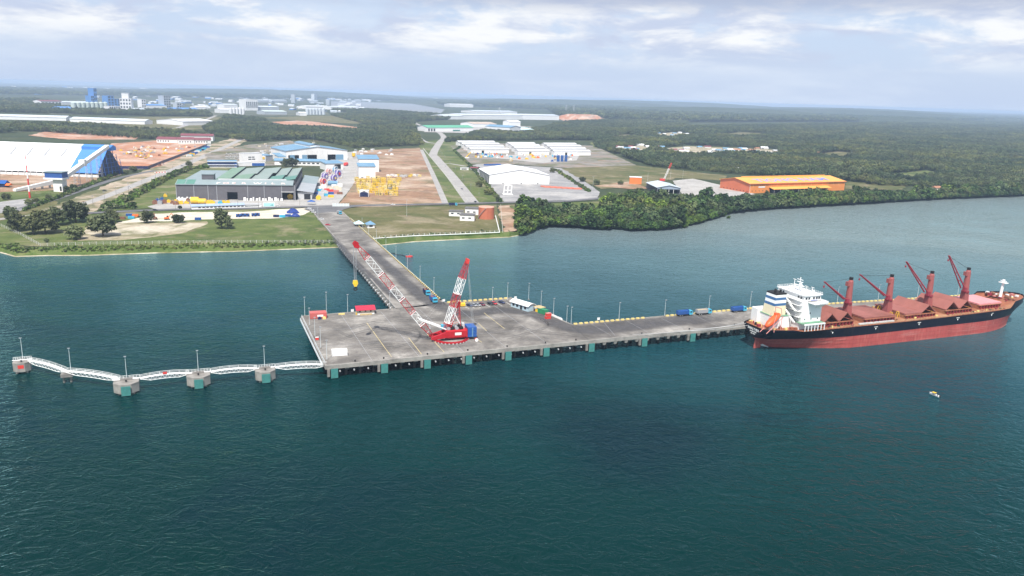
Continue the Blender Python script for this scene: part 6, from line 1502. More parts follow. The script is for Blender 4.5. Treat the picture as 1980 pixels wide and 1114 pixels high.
cont_cols = [(WHITE, 'white'), (RED2, 'red'), (BLUE, 'blue'), (CREAM, 'cream'), (PINK, 'faded red'), (LIGHTGREY, 'grey'), (CYAN, 'cyan'), (YELLOW, 'yellow'), (BROWN, 'brown')]
spots = [(616, 365, 0), (626, 364, 0), (638, 366, 3), (650, 364, 3), (655, 369, 3), (618, 370, 6), (626, 372, 5), (632, 369, 1), (640, 371, 1), (640, 376, 2), (650, 375, 4), (657, 376, 8), (612, 376, 2), (621, 380, 5), (640, 382, 7), (629, 379, 6), (646, 361, 0), (657, 362, 0)]
for i, (x, y, c) in enumerate(spots):
    mt, nm = cont_cols[c]; container(P(x, y), random.uniform(.1, .4), mt, f'{nm} box container in the stack area before the cable drums', 6.1, 2.6, random.choice((2.7, 2.7, 4.4)), group=f'{nm} containers before the cable drums')
yr = thing('yellow_reel', 'small yellow reel at the yard corner near the gate', 'reel', P(616, 387), .1); MB().cyl((0, -1.2, 2.6), (0, 1.2, 2.6), 1.4, n=16).build('barrel', YELLOW, yr); MB().cyl((0, -1.5, 2.6), (0, -1.2, 2.6), 2.6, n=20).cyl((0, 1.2, 2.6), (0, 1.5, 2.6), 2.6, n=20).build('flange', YELLOW, yr); MB().bx(-2, 2, -1.8, 1.8, 0, .4).build('skid', GREY, yr)
yr = thing('yellow_reel', 'yellow reel standing inside the right open door of the workshop', 'reel', P(561.5, 385.5), .2); MB().cyl((0, -1.2, 3.0), (0, 1.2, 3.0), 1.6, n=16).build('barrel', BROWN, yr); MB().cyl((0, -1.5, 3.0), (0, -1.2, 3.0), 3.0, n=20).cyl((0, 1.2, 3.0), (0, 1.5, 3.0), 3.0, n=20).build('flange', YELLOW, yr); MB().bx(-2, 2, -1.8, 1.8, 0, .4).build('skid', GREY, yr)
tn = thing('blue_canopy', 'blue canopy tent at the yard gate', 'tent', P(602, 396), .1); MB().add([(-4, -3, 3.4), (4, -3, 3.4), (4, 3, 3.4), (-4, 3, 3.4), (0, 0, 5.2)], [(3, 2, 1, 0), (0, 1, 4), (1, 2, 4), (2, 3, 4), (3, 0, 4)]).build('cover', BLUE, tn)
for a in (-3.7, 3.7):
    for b in (-2.7, 2.7): MB().bar((a, b, 0), (a, b, 3.4), .12).build('post', GALV, tn)
gw = thing('gate_wall', 'white boundary wall right of the yard gate', 'wall', P(643, 400), math.atan2(*(lambda d: (d.y, d.x))(P(675, 400) - P(643, 400)))); LW = (P(675, 400) - P(643, 400)).length
for i in range(6): MB().bx(i * LW / 6 + .03, (i + 1) * LW / 6 - .03, 0, .3, 0, 3.4).build('wall_panel', M('pale_panel', (.62, .68, .68), .6, .05, .3), gw)
for i in range(7): MB().bx(i * LW / 6 - .2, i * LW / 6 + .2, -.1, .4, 0, 3.6).build('wall_post', WHITE, gw)
# machines and drums along the workshop forecourt
fc = [(305, 391, BLUE, 'blue'), (313, 388, BLUE, 'blue'), (320, 381, YELLOW, 'yellow'), (300, 395, BROWN, 'rust brown'), (309, 395, GREY, 'grey'), (318, 394, BROWN, 'rust brown'), (327, 392, YELLOW, 'yellow'), (334, 394, BROWN, 'rust brown'), (341, 393, YELLOW, 'yellow'), (350, 395, YELLOW, 'yellow'), (361, 394, YELLOW, 'yellow'), (340, 396, BROWN, 'rust brown'), (364, 391, BROWN, 'rust brown'), (404, 395, YELLOW, 'yellow'), (411, 395, YELLOW, 'yellow'), (426, 394, CYAN, 'cyan'), (433, 393, YELLOW, 'yellow'), (441, 393, YELLOW, 'yellow'), (465, 387, YELLOW, 'yellow')]
for i, (x, y, mt, nm) in enumerate(fc):
    t = thing('skid_unit', f'{nm} machine skid in the row along the workshop forecourt', 'machine', P(x, y), random.uniform(.1, .4), f'{nm} skids on the workshop forecourt')
    w = random.uniform(3.4, 5.2); hh_ = random.uniform(1.8, 3.4)
    MB().bx(-w / 2, w / 2, -1.4, 1.4, .3, hh_).bx(-w * .3, w * .15, -1, 1, hh_, hh_ + 1.0).build('body', mt, t); MB().bx(-w / 2 - .3, w / 2 + .3, -1.6, 1.6, 0, .3).build('skid', BROWN, t); MB().cyl((w * .3, 0, hh_), (w * .3, 0, hh_ + 1.6), .35, n=8).build('stack', mt if i % 2 else GREY, t)
for x, y, r_, lab in ((377, 394.5, 3.4, 'large yellow horizontal tank, left of the pair before the workshop'), (391, 395, 2.7, 'smaller yellow horizontal tank, right of the pair before the workshop')):
    t = thing('yellow_tank', lab, 'tank', P(x, y), .25); MB().cyl((-3.6, 0, r_ + .3), (3.6, 0, r_ + .3), r_, n=20).cyl((3.6, 0, r_ + .3), (4.3, 0, r_ + .3), r_, r_ * .5, 20).cyl((-4.3, 0, r_ + .3), (-3.6, 0, r_ + .3), r_ * .5, r_, 20).build('shell', YELLOW, t); MB().bx(-3, -2, -r_ * .8, r_ * .8, 0, 1.6).bx(2, 3, -r_ * .8, r_ * .8, 0, 1.6).build('saddle', BROWN, t)
# white office strip and hoarding by the road
A, ang, W = frame((371, 406), (473, 402.5))
t_, W_ = building('site_cabin_row', 'long low white cabin row with blue roof along the coast road', (371, 406), (473, 402.5), 5, 3.2, WHITE, M('cabin_blue_grey_roof', (.33, .42, .58), .5, .08, .2), 'shed', 1.0, .6, wins=[(6 + i * 3.6, 8.2 + i * 3.6, 1.5, 2.5) for i in range(13)])
building('site_cabin_row', 'plain white low cabin right of the long cabin row', (473, 402.5), (506, 401.5), 4, 3.4, WHITE, LIGHTGREY, 'flat', 0, .3, wins=[(2, 14, 1.6, 2.4)])
bbp = thing('billboard', 'pale aqua billboard with white border by the coast road', 'billboard', P(509, 402), .22)
MB().bx(0, 11.2, -.15, .15, 1.2, 5.2).build('border', WHITE, bbp); MB().bx(.5, 10.7, -.22, -.16, 1.6, 4.8).build('panel', M('aqua_print', (.38, .72, .76), .5, .08, .15), bbp); MB().bx(6.5, 10.0, -.26, -.225, 2.2, 2.5).bx(8.2, 9.0, -.26, -.225, 2.5, 3.6).build('printed_mark', TEAL, bbp)
for x in (1, 5.5, 10): MB().bx(x, x + .4, .16, .5, 0, 5).build('post', GREY, bbp)
car(P(537, 400, LAND + .4), .2, CARW, 'white van beside the pale aqua billboard', None, True)
# coastal storage: blue boxes and scrap on the sand strip
for i, (x, y, c, lab) in enumerate(((461, 420, BLUE, 'blue crate stack, leftmost on the sand strip'), (470, 419, BLUE, 'blue crate stack, left middle on the sand strip'), (478, 419, BLUE, 'blue crate stack, right middle on the sand strip'), (491, 418.5, BLUE, 'blue crate stack, rightmost pair on the sand strip'), (498, 418, BLUE, 'blue crate stack at the right end of the sand strip'))):
    t = thing('crate_stack', lab, 'crates', P(x, y), .2, 'blue crate stacks on the sand strip')
    for k in range(6): MB().bx(-2 + (k % 3) * 1.4, -.75 + (k % 3) * 1.4, -.9, .9, .02 + (k // 3) * 1.5, 1.4 + (k // 3) * 1.5).build('crate', BLUE if k % 2 else NAVY, t)
for x, y, r_, lab in ((566, 412, 4.2, 'big heaped dark blue tarpaulin pile at the sand strip end'), (571, 419, 3.0, 'smaller dark blue tarpaulin pile nearer the shore')):
    m = MB(); n = 10; rr_ = np.random.default_rng(int(x)); rings = [[(r_ * 1.3 * k * math.cos(a) * (1 + .25 * rr_.random()), r_ * k * math.sin(a) * (1 + .25 * rr_.random()), z * r_ * (.8 + .4 * rr_.random())) for a in [2 * math.pi * i / n for i in range(n)]] for k, z in ((1, 0), (.9, .35), (.6, .75), (.2, .95))]
    m.loft(rings, True); m.poly(rings[-1]); tag(m.build('tarpaulin_pile', M('tarp_blue', (.02, .045, .22), .5, .2, .8), None, loc=P(x, y)), lab, 'tarpaulin')
for x, y, c, lab in ((534, 420, NAVY, 'dark blue crate row on the sand strip, middle'), (546, 420.5, CYAN, 'cyan crate on the sand strip'), (557, 419, BLUE, 'blue box beside the tarpaulin piles'), (383, 425.5, BLUE, 'small blue box alone on the sandy grass'), (250, 418, BLUE, 'blue container among the trees'), (254, 423, CYAN, 'cyan container before the blue one among the trees'), (262, 419, ORANGE, 'orange container right of the blue one among the trees'), (236, 424, BROWN, 'rusty container left of the blue ones among the trees')):
    container(P(x, y), .2, c, lab, 5.0, 2.4, 2.2)
def excavator(p, rz, mat, label):
    t = thing('excavator', label, 'excavator', p, rz)
    for y in (-1.3, 1.3): MB().ey([(-2, .2), (-1.6, 0), (1.6, 0), (2, .2), (2, .8), (1.6, 1.0), (-1.6, 1.0), (-2, .8)], y - .35, y + .35).build('track', BLACK, t)
    MB().bx(-2, 1.4, -1.4, 1.4, 1.1, 2.2).build('body', mat, t); MB().bx(.2, 1.6, .2, 1.3, 2.2, 3.4).build('cab', GLASS, t)
    MB().bar((1.3, -.3, 2), (4, -.3, 5.5), .5).bar((4, -.3, 5.5), (6.2, -.3, 2.4), .4).build('boom', mat, t); MB().bx(5.7, 6.7, -.9, .3, 1.3, 2.4).build('bucket', GREY, t)
excavator(P(323, 425), .8, ORANGE, 'orange excavator on the sand strip'); excavator(P(300, 424.5), 2.2, BROWN, 'rusty excavator left of the orange one')
excavator(P(309, 320.5), 1.0, BROWN, 'brown excavator beside the dark hoarding of the earthworks'); excavator(P(272, 305), .4, YELLOW, 'yellow excavator in the middle of the earthworks'); excavator(P(282, 307), .9, YELLOW, 'yellow excavator right of the other one in the earthworks')
for i in range(60):
    x, y = random.uniform(232, 380), random.uniform(283, 304)
    if x > 232 + (320 - y) * 4.2: continue
    mt, nm = random.choice([(WHITE, 'white'), (GREY, 'grey'), (YELLOW, 'yellow'), (BROWN, 'brown'), (CREAM, 'cream')])
    w = random.uniform(1.5, 4); tag(MB().bx(-w, w, -1.5, 1.5, 0, random.uniform(1, 2.6)).bx(-w * .5, w * .3, -1, 1, .9, 3.0).build('site_material', mt, None, loc=P(x, y), rz=random.uniform(0, 3)), f'small {nm} material stack on the orange earthworks', 'material', f'{nm} material stacks on the earthworks')
# dark hoarding of the earthworks, boards as parts
def hoarding(pts, h_, mat, label, step=6.0, name='hoarding', cat='fence', post=None, th=.12):
    A0 = P(*pts[0]); t = thing(name, label, cat, A0)
    for a, b in zip(pts, pts[1:]):
        a_, b_ = P(*a) - A0, P(*b) - A0; d_ = b_ - a_; n = max(1, int(d_.length / step)); an = math.atan2(d_.y, d_.x); mm = MB().bx(.02, d_.length / n - .02, -th, th, 0, h_).mesh('panel'); mm.materials.append(mat)
        for i in range(n): put('panel', mm, None, t, loc=a_ + d_ * (i / n), rz=an)
hoarding([(225, 327), (286, 327), (330, 310), (402, 282)], 4.2, NAVY, 'dark navy hoarding fence round the orange earthworks')
random.seed(21)
for i in range(16):
    x = 366 + i * 2.5 + random.uniform(-1, 1); y = 302 - (x - 366) * .48 + random.uniform(-1.5, 1.5); c, nm = random.choice([(BLUE, 'blue'), (BLUE, 'blue'), (NAVY, 'navy'), (CYAN, 'cyan'), (YELLOW, 'yellow'), (WHITE, 'white')])
    container(P(x, y), .9, c, f'{nm} container beside the pale road at the earthworks', 8, 3, 3, group=f'{nm} containers at the earthworks road')
for i in range(60):
    x, y = random.uniform(475, 632), random.uniform(276, 300)
    if y > 276 + (632 - x) * .25 or x < 500 + (y - 276) * .2: continue
    mt, nm = random.choice([(WHITE, 'white'), (LIGHTGREY, 'grey'), (CREAM, 'cream'), (GREY, 'dark grey')])
    container(P(x, y), random.uniform(0, 1.5), mt, f'{nm} container in the storage yard behind the blue roofs', 6, 2.5, 2.6, group=f'{nm} containers behind the blue roofs', name='stored_container')
for i in range(22):
    x, y = random.uniform(684, 760), random.uniform(289, 300); mt, nm = random.choice([(WHITE, 'white'), (LIGHTGREY, 'grey')])
    tag(MB().bx(-3, 3, -1.2, 1.2, 0, 1.6).bx(-2, 1, -1, 1, 1.6, 2.4).build('stored_part', mt, None, loc=P(x, y), rz=random.uniform(0, 1.2)), f'{nm} stored part on the brown lot behind the tall sheds', 'stored part', f'{nm} stored parts on the brown lot')
rt = thing('red_tanker', 'red tank unit standing right of the blue roofed shed', 'tank', P(669, 321), 1.4); MB().cyl((-4, 0, 3), (4, 0, 3), 2.6, n=18).build('shell', RED2, rt); MB().bx(-4, 4, -2, 2, 0, 1.2).build('skid', NAVY, rt)
yt = thing('yellow_silo', 'yellow hopper unit at the end of the yard lane', 'hopper', P(684, 306), .1); MB().cyl((0, 0, 4), (0, 0, 9), 3, n=14).cyl((0, 0, 1.5), (0, 0, 4), .8, 3, 14).build('hopper', YELLOW, yt); MB().bx(-3, -2.5, -.3, .3, 0, 4).bx(2.5, 3, -.3, .3, 0, 4).build('leg', GREY, yt)
# red and white road barriers
for i in range(9):
    t = MB().bx(-1, 1, -.3, .3, 0, .5).bx(-1, 1, -.15, .15, .5, 1.0).build('road_barrier', RED2 if i % 2 else WHITE, None, loc=P(300 + i * 2.7, 334.5 - i * .1), rz=.3); tag(t, ('red' if i % 2 else 'white') + ' road barrier in the row across the pale road', 'barrier', ('red' if i % 2 else 'white') + ' barriers across the pale road')
# ------------------------------------------------------------------ shore fences with concrete posts
def post_fence(pts, label, gap=4.5, h_=2.3, mat=None, pipe=False):
    A0 = P(*pts[0]); t = thing('post_fence', label, 'fence', A0); mm = MB().bx(-.13, .13, -.13, .13, 0, h_).mesh('fence_post'); mm.materials.append(mat or M('fence_post_concrete', (.55, .54, .5), .8, .08, .5)); wires = MB()
    for a, b in zip(pts, pts[1:]):
        a_, b_ = P(*a) - A0, P(*b) - A0; d_ = b_ - a_; n = max(1, int(d_.length / gap))
        for i in range(n): put('fence_post', mm, None, t, loc=a_ + d_ * (i / n))
        for z in (.6, 1.2, 1.8, 2.2): wires.bar(a_ + Vector((0, 0, z)), b_ + Vector((0, 0, z)), .03)
        if pipe: MB().cyl(a_ + Vector((0, -1.0, .5)), b_ + Vector((0, -1.0, .5)), .35, n=8).build('pipe', WHITE, t)
    wires.build('wire', GALV, t)
post_fence([(0, 437), (40, 455), (78, 476), (200, 473), (400, 470), (648, 470)], 'long post and wire fence along the left shore bank')
post_fence([(722, 462), (800, 457), (900, 453), (966, 450), (958, 418)], 'white post fence with a pipe along the right shore plot', 4.5, 2.2, WHITE, True)
post_fence([(818, 288), (905, 392)], 'grey post fence along the inland road', 5, 2.6)
post_fence([(972, 450), (968, 398)], 'short post fence beside the bare shore corner', 5, 2.4)
light_pole(P(786.5, 419), 16, 'tall light mast on the right shore plot', 2, 0); light_pole(P(615, 426), 12, 'light pole left of the trestle landing', 1, 0); light_pole(P(1146, 369), 18, 'tall flood light mast at the gravel yard edge', 3, 0); light_pole(P(607, 284), 24, 'tall mast behind the big blue roofed hall', 1, 0)
for x, y, lab in ((1252, 352, 'light pole left of the open shed'), (1296, 347, 'light pole behind the open shed'), (1320, 346, 'light pole at the orange warehouse yard'), (654, 358, 'light pole beside the giant cable drums'), (732, 378, 'light pole among the yellow equipment'), (693, 307, 'light pole at the yard lane end')): light_pole(P(x, y), 13, lab, 1, 0)
# small crawler crane in the far yard
cc = thing('crawler_crane', 'small white and red lattice crane behind the open shed', 'crane', P(1281, 351), 0)
MB().bx(-4, 3, -2, 2, .8, 4).build('body', RED2, cc); MB().bx(-3, 3, -2.6, -1.6, 0, .9).bx(-3, 3, 1.6, 2.6, 0, .9).build('track', BLACK, cc)
for i, mt in enumerate((WHITE, WHITE, RED2)):
    m = MB(); a_, b_ = Vector((2, 0, 3)), Vector((11, 0, 27)); lattice(m, a_.lerp(b_, i / 3), a_.lerp(b_, (i + 1) / 3), 1.6, 1.6, 4, rc=.3, rl_=.16); m.build('boom_section', mt, cc)
mc = thing('mobile_crane', 'yellow telescopic crane on the brown lot before the white sheds', 'crane', P(903, 307), .1); MB().bx(-4, 4, -1.5, 1.5, .8, 2.6).build('carrier', WHITE, mc); MB().bar((-2, 0, 2.6), (7, 0, 12), 1.4).build('boom', YELLOW, mc)
for x in (-3, -1, 2.6):
    for y in (-1.4, 1.4): wheel(mc, x, y, .6, .4)

# utility poles and road traffic
um = MB().cyl((0, 0, 0), (0, 0, 10.5), .17, .12, 6).mesh('pole'); um.materials.append(CONC_D); ua = MB().bx(-1.2, 1.2, -.08, .08, 9.6, 9.8).bx(-.8, .8, -.08, .08, 8.8, 9.0).mesh('cross_arm'); ua.materials.append(GREY)
def utility(pts, n, where):
    for i in range(n):
        t_ = i / (n - 1) * (len(pts) - 1); k = min(int(t_), len(pts) - 2); f = t_ - k; x = pts[k][0] + (pts[k + 1][0] - pts[k][0]) * f; y = pts[k][1] + (pts[k + 1][1] - pts[k][1]) * f
        t = thing('utility_pole', f'{ORD[i] if i < 9 else "last"} utility pole from the near end along {where}', 'utility pole', P(x, y), .4, 'utility poles along ' + where); put('pole', um, None, t); put('cross_arm', ua, None, t)
utility([(926, 390), (884, 340), (856, 308), (850, 298)], 9, 'the inland road'); utility([(180, 398), (240, 374), (310, 346), (410, 302)], 9, 'the pale diagonal road'); utility([(340, 409), (440, 407), (580, 403)], 8, 'the coast road before the workshop')
for x, y, rz, mt, lab in ((862, 322, 2.0, CARW, 'white car on the inland road below the kink'), (893, 366, 2.1, SILVER, 'silver car on the inland road near the junction'), (250, 363, .7, CARW, 'white car on the pale diagonal road'), (352, 321.5, .7, SILVER, 'silver car far up the pale diagonal road'), (760, 396.8, .1, CARW, 'white car on the coast road before the brown lot'), (300, 407, .05, CARK, 'black car on the coast road left of the cabins'), (1050, 391, .1, CARR, 'red car on the coast road before the gravel yard'), (936, 350, .2, CARW, 'white car beside the white warehouse side wall'), (1010, 382, 1.2, SILVER, 'silver car on the gravel yard')): car(P(x, y, LAND + .45), rz, mt, lab)

# ------------------------------------------------------------------ vegetation
def leaf_mat(name, lo, mid, hi):
    m, nt, b = mk(name)
    geo = nt.nodes.new('ShaderNodeNewGeometry'); oi = nt.nodes.new('ShaderNodeObjectInfo')
    c = rmp(nt, geo.outputs['Random Per Island'], [(0.0, lo), (.5, mid), (1.0, hi)])
    h = rmp(nt, oi.outputs['Random'], [(0.0, .6), (.5, 1.0), (1.0, 1.5)])
    big = rmp(nt, nz(nt, .35, 3, .6), [(.35, .75), (.65, 1.2)])
    out = mx(nt, 1.0, mx(nt, 1.0, c, h, 'MULTIPLY'), big, 'MULTIPLY')
    gp_ = nt.nodes.new('ShaderNodeNewGeometry'); st_n = nt.nodes.new('ShaderNodeTexNoise'); st_n.inputs['Scale'].default_value = .0065; st_n.inputs['Detail'].default_value = 6; nt.links.new(gp_.outputs['Position'], st_n.inputs['Vector'])      # stands of different species
    out = mx(nt, 1.0, out, rmp(nt, st_n.outputs['Fac'], [(.36, (.62, .74, .80)), (.5, (1.0, 1.0, 1.0)), (.64, (1.55, 1.35, .95))]), 'MULTIPLY')
    nt.links.new(out, b.inputs['Base Color']); b.inputs['Roughness'].default_value = .75; b.inputs['Specular IOR Level'].default_value = .15
    return m
LEAF_D = leaf_mat('dark_foliage', (.055, .08, .032), (.08, .108, .044), (.112, .135, .06))
LEAF_G = leaf_mat('shore_tree_foliage', (.055, .072, .03), (.092, .112, .052), (.14, .152, .082))
LEAF_M = leaf_mat('mangrove_foliage', (.042, .085, .016), (.072, .128, .027), (.12, .175, .042))
LEAF_MD = leaf_mat('dark_mangrove_foliage', (.024, .05, .016), (.042, .078, .026), (.07, .11, .038))
LEAF_P = leaf_mat('palm_foliage', (.048, .068, .028), (.07, .092, .038), (.098, .118, .052))
BARK = M('bark', (.12, .09, .065), .9, .25, 1.5)
def crown(seed, clumps, per, rx, rz, z0, leaf, crad, top=1.0):
    r_ = np.random.default_rng(seed); V, F = [], []
    for c in range(clumps):
        th = r_.uniform(0, 2 * math.pi); u_ = r_.uniform(-.72, 1); rr_ = (r_.uniform(.35, 1.0)) ** .6
        s_ = math.sqrt(max(0, 1 - u_ * u_)); k = .75 + .5 * r_.random()
        cx, cy, cz = rx * rr_ * s_ * math.cos(th) * k, rx * rr_ * s_ * math.sin(th) * k, z0 + rz * (u_ * rr_ * top)
        cr = crad * r_.uniform(.6, 1.3)
        for _ in range(per):
            d = r_.normal(size=3); d /= np.linalg.norm(d); q = np.array([cx, cy, cz]) + d * cr * r_.uniform(.55, 1.0) * np.array([1, 1, .75])
            nrm = d * .8 + r_.normal(size=3) * .5 + np.array([0, 0, .35]); nrm /= np.linalg.norm(nrm)
            t = np.cross(nrm, r_.normal(size=3)); t /= np.linalg.norm(t); b = np.cross(nrm, t); L_ = leaf * r_.uniform(.6, 1.35)
            n = len(V); V += [tuple(q - t * L_ - b * L_ * .6), tuple(q + t * L_ - b * L_ * .5), tuple(q + t * L_ * .8 + b * L_ * .6), tuple(q - t * L_ * .7 + b * L_ * .7)]; F.append((n, n + 1, n + 2, n + 3))
    m = bpy.data.meshes.new('crown'); m.from_pydata(V, [], F); m.update(); return m
def trunk_mesh(seed, h, r_, spread):
    q = np.random.default_rng(seed); m = MB(); m.cyl((0, 0, 0), (0, 0, h * .55), r_, r_ * .7, 7)
    for i in range(5):
        a = i * 1.256 + q.uniform(-.3, .3); m.cyl((0, 0, h * (.35 + .05 * i)), (spread * .55 * math.cos(a), spread * .55 * math.sin(a), h * q.uniform(.65, .85)), r_ * .5, r_ * .15, 5)
    return m.mesh('trunk')
tree_meshes = []
for s_ in range(5):
    cm = crown(100 + s_, 72, 46, 4.6, 5.0, 5.6, .44, 1.6); cm.materials.append(LEAF_G); tm = trunk_mesh(s_, 9, .36, 4.4); tm.materials.append(BARK); tree_meshes.append((cm, tm))
tall_c = crown(140, 60, 48, 2.9, 6.2, 7.0, .4, 1.25); tall_c.materials.append(LEAF_G); tall_t = trunk_mesh(41, 10, .3, 2.4); tall_t.materials.append(BARK)
def tree(x, y, hpx, label, k=0, tall=False, wide=1.0, group=None, z=LAND, name='tree'):
    p = P(x, y, z); h_ = hpx * mpp(p) * 1.03; t = thing(name, label, 'tree', p, k * 1.3, group); c, tr = (tall_c, tall_t) if tall else tree_meshes[k % 5]; s = h_ / (14.0 if tall else 11.6)
    o = put('crown', c, None, t); o.scale = (s * wide, s * wide, s); o = put('trunk', tr, None, t); o.scale = (s, s, s); return t
GT = 'trees on the left shore plot'
for i, (x, y, h_, w, lab) in enumerate(((21, 423, 27, 1, 'leftmost dark tree on the left shore plot'), (34, 447, 37, 1, 'second tree from the left shore edge'), (64, 453, 40, 1.05, 'tree at the front of the left tree clump'), (88, 451, 48, 1.2, 'large spreading tree in the middle of the left clump'), (108, 436, 38, 1.1, 'tree at the back right of the left clump'), (147, 430, 46, 1.05, 'tall greyish tree with a clear trunk right of the clump'), (145, 463, 29, 1.2, 'low round tree nearest the left shore fence'), (199, 457, 46, 1.15, 'big round dense tree alone on the sandy plot'), (217, 430, 27, 1.1, 'dark tree behind the big round one'), (284, 431, 25, 1.05, 'small round tree beside the excavators'), (345, 431, 18, 1.35, 'low flat pale tree on the sand strip'))):
    tree(x, y, h_, lab, i, False, w, GT)
tree(429, 442, 41, 'tall oval tree left of the crate stacks', 2, True, 1.35, GT); tree(443, 443, 27, 'shorter tree leaning right of the tall oval one', 3, True, 1.2, GT); tree(90, 469, 9, 'tiny round bush alone near the left shore fence', 1, False, 1.1, GT)
for i, (x, y, h_, lab) in enumerate(((12, 386, 14, 'small tree at the left edge car park'), (56, 397, 13, 'small tree at the striped mast foot'), (70, 394, 12, 'small tree right of the striped mast'), (95, 386, 11, 'single small tree on the verge beside the side road'), (130, 371, 12, 'small tree just right of the transfer tower'), (142, 366, 11, 'small tree along the side road before the storage hall'), (258, 333, 12, 'small tree at the corner of the dark hoarding'), (245, 337, 9, 'bush left of the hoarding corner tree'), (366, 322, 11, 'small tree beside the blue office strip'), (553, 322, 16, 'dark tree behind the green roof, left one'), (566, 322, 18, 'dark tree behind the green roof, right one'), (926, 362, 12, 'small tree left of the white warehouse'), (944, 377, 14, 'bright small tree at the gravel yard corner'), (963, 391, 15, 'tree at the gravel yard gate'), (1068, 334, 10, 'tree behind the right end of the white warehouse'), (1126, 352, 11, 'tree on the field edge right of the gravel yard'), (1153, 358, 12, 'tree beside the tall flood light mast'), (1200, 358, 10, 'bushy tree left of the orange annex'), (348, 404, 7, 'small round shrub by the white cabin row'))):
    tree(x, y, h_, lab, i, i == 13, 1.25, 'scattered trees among the yards')
# scatter groups: instanced foliage masses nobody could count
def variants(cname, specs):
    c = bpy.data.collections.new(cname)
    for i, m in enumerate(specs): c.objects.link(bpy.data.objects.new(f'{cname}_{i}', m))
    return c
def scatter(name, label, cat, pts, scl, coll, seed=0):
    r_ = np.random.default_rng(seed + 17); n = len(pts); me = bpy.data.meshes.new(name); me.vertices.add(n); me.vertices.foreach_set('co', np.asarray(pts, dtype=np.float32).ravel())
    a = me.attributes.new('scl', 'FLOAT_VECTOR', 'POINT'); s = np.asarray(scl, dtype=np.float32); w = r_.uniform(.8, 1.25, n)
    a.data.foreach_set('vector', np.stack([s * w, s * w, s * r_.uniform(.8, 1.2, n)], 1).astype(np.float32).ravel())
    a = me.attributes.new('rot', 'FLOAT_VECTOR', 'POINT'); a.data.foreach_set('vector', np.stack([np.zeros(n), np.zeros(n), r_.uniform(0, 6.283, n)], 1).astype(np.float32).ravel())
    o = bpy.data.objects.new(name, me); col.objects.link(o); tag(o, label, cat, None, 'stuff')
    ng = bpy.data.node_groups.new('scatter_' + name, 'GeometryNodeTree'); ng.interface.new_socket('Geometry', in_out='INPUT', socket_type='NodeSocketGeometry'); ng.interface.new_socket('Geometry', in_out='OUTPUT', socket_type='NodeSocketGeometry')
    N, K = ng.nodes, ng.links; gi, go = N.new('NodeGroupInput'), N.new('NodeGroupOutput'); ci = N.new('GeometryNodeCollectionInfo'); ci.inputs[0].default_value = coll; ci.inputs['Separate Children'].default_value = True; ci.inputs['Reset Children'].default_value = True
    ip = N.new('GeometryNodeInstanceOnPoints'); ip.inputs['Pick Instance'].default_value = True
    def attr(nm):
        q = N.new('GeometryNodeInputNamedAttribute'); q.data_type = 'FLOAT_VECTOR'; q.inputs[0].default_value = nm; return q.outputs[0]
    K.new(gi.outputs[0], ip.inputs['Points']); K.new(ci.outputs[0], ip.inputs['Instance']); K.new(attr('scl'), ip.inputs['Scale']); K.new(attr('rot'), ip.inputs['Rotation']); K.new(ip.outputs[0], go.inputs[0])
    md = o.modifiers.new('scatter', 'NODES'); md.node_group = ng; return o
def inpoly(xy, poly):
    x, y = xy[:, 0], xy[:, 1]; ins = np.zeros(len(xy), bool); n = len(poly); j = n - 1
    for i in range(n):
        xi, yi = poly[i]; xj, yj = poly[j]; c = ((yi > y) != (yj > y)) & (x < (xj - xi) * (y - yi) / (yj - yi + 1e-12) + xi); ins ^= c; j = i
    return ins
def fill(px, spacing, seed, z=LAND, holes=(), gap=0.0):
    r_ = np.random.default_rng(seed); w = np.array([tuple(P(x, y, LAND).to_2d()) for x, y in px]); lo, hi = w.min(0), w.max(0); nx, ny = int((hi[0] - lo[0]) / spacing) + 1, int((hi[1] - lo[1]) / spacing) + 1
    gx, gy = np.meshgrid(np.arange(nx), np.arange(ny)); xy = np.stack([lo[0] + gx.ravel() * spacing, lo[1] + gy.ravel() * spacing], 1).astype(float) + r_.uniform(-.5, .5, (nx * ny, 2)) * spacing * .95
    k = inpoly(xy, w)
    for hp in holes: k &= ~inpoly(xy, np.array([tuple(P(x, y, LAND).to_2d()) for x, y in hp]))
    xy = xy[k]
    if gap:
        f = np.sin(xy[:, 0] * .021 + 2.1 * np.sin(xy[:, 1] * .009)) + np.sin(xy[:, 1] * .017 + 1.7 * np.sin(xy[:, 0] * .012)); xy = xy[f > -2 + gap * 2]
    return np.column_stack([xy, np.full(len(xy), z)])
def mats_on(m, mt): m.materials.append(mt); return m
FOREST = variants('forest_tree', [mats_on(crown(200 + i, 22, 26, 3.6 + .5 * (i % 3), 4.0 + .5 * (i % 2), 4.8 + .6 * (i % 3), .62, 1.7), (LEAF_D, LEAF_D, LEAF_G, LEAF_P)[i % 4]) for i in range(8)])
PALM = variants('plantation_palm', [mats_on(crown(230 + i, 16, 22, 3.7, 2.4, 6.0, .8, 1.8, .8), (LEAF_P, LEAF_D, LEAF_P)[i % 3]) for i in range(6)])
MANG = variants('mangrove_bush', [mats_on(crown(260 + i, 20, 26, 3.0, 2.6, 3.0, .55, 1.25), (LEAF_M, LEAF_M, LEAF_MD, LEAF_M)[i % 4]) for i in range(6)])
MANGD = variants('mangrove_tree', [mats_on(crown(280 + i, 22, 26, 3.3, 3.6, 4.6, .6, 1.4), (LEAF_MD, LEAF_D, LEAF_MD, LEAF_M)[i % 4]) for i in range(6)])
BUSH = variants('shrub', [mats_on(crown(300 + i, 8, 22, 1.3, .8, .8, .35, .7), (LEAF_G, LEAF_M, LEAF_D)[i % 3]) for i in range(5)])
rs = np.random.default_rng(77)
def sc_(p, a, b): return rs.uniform(a, b, len(p))
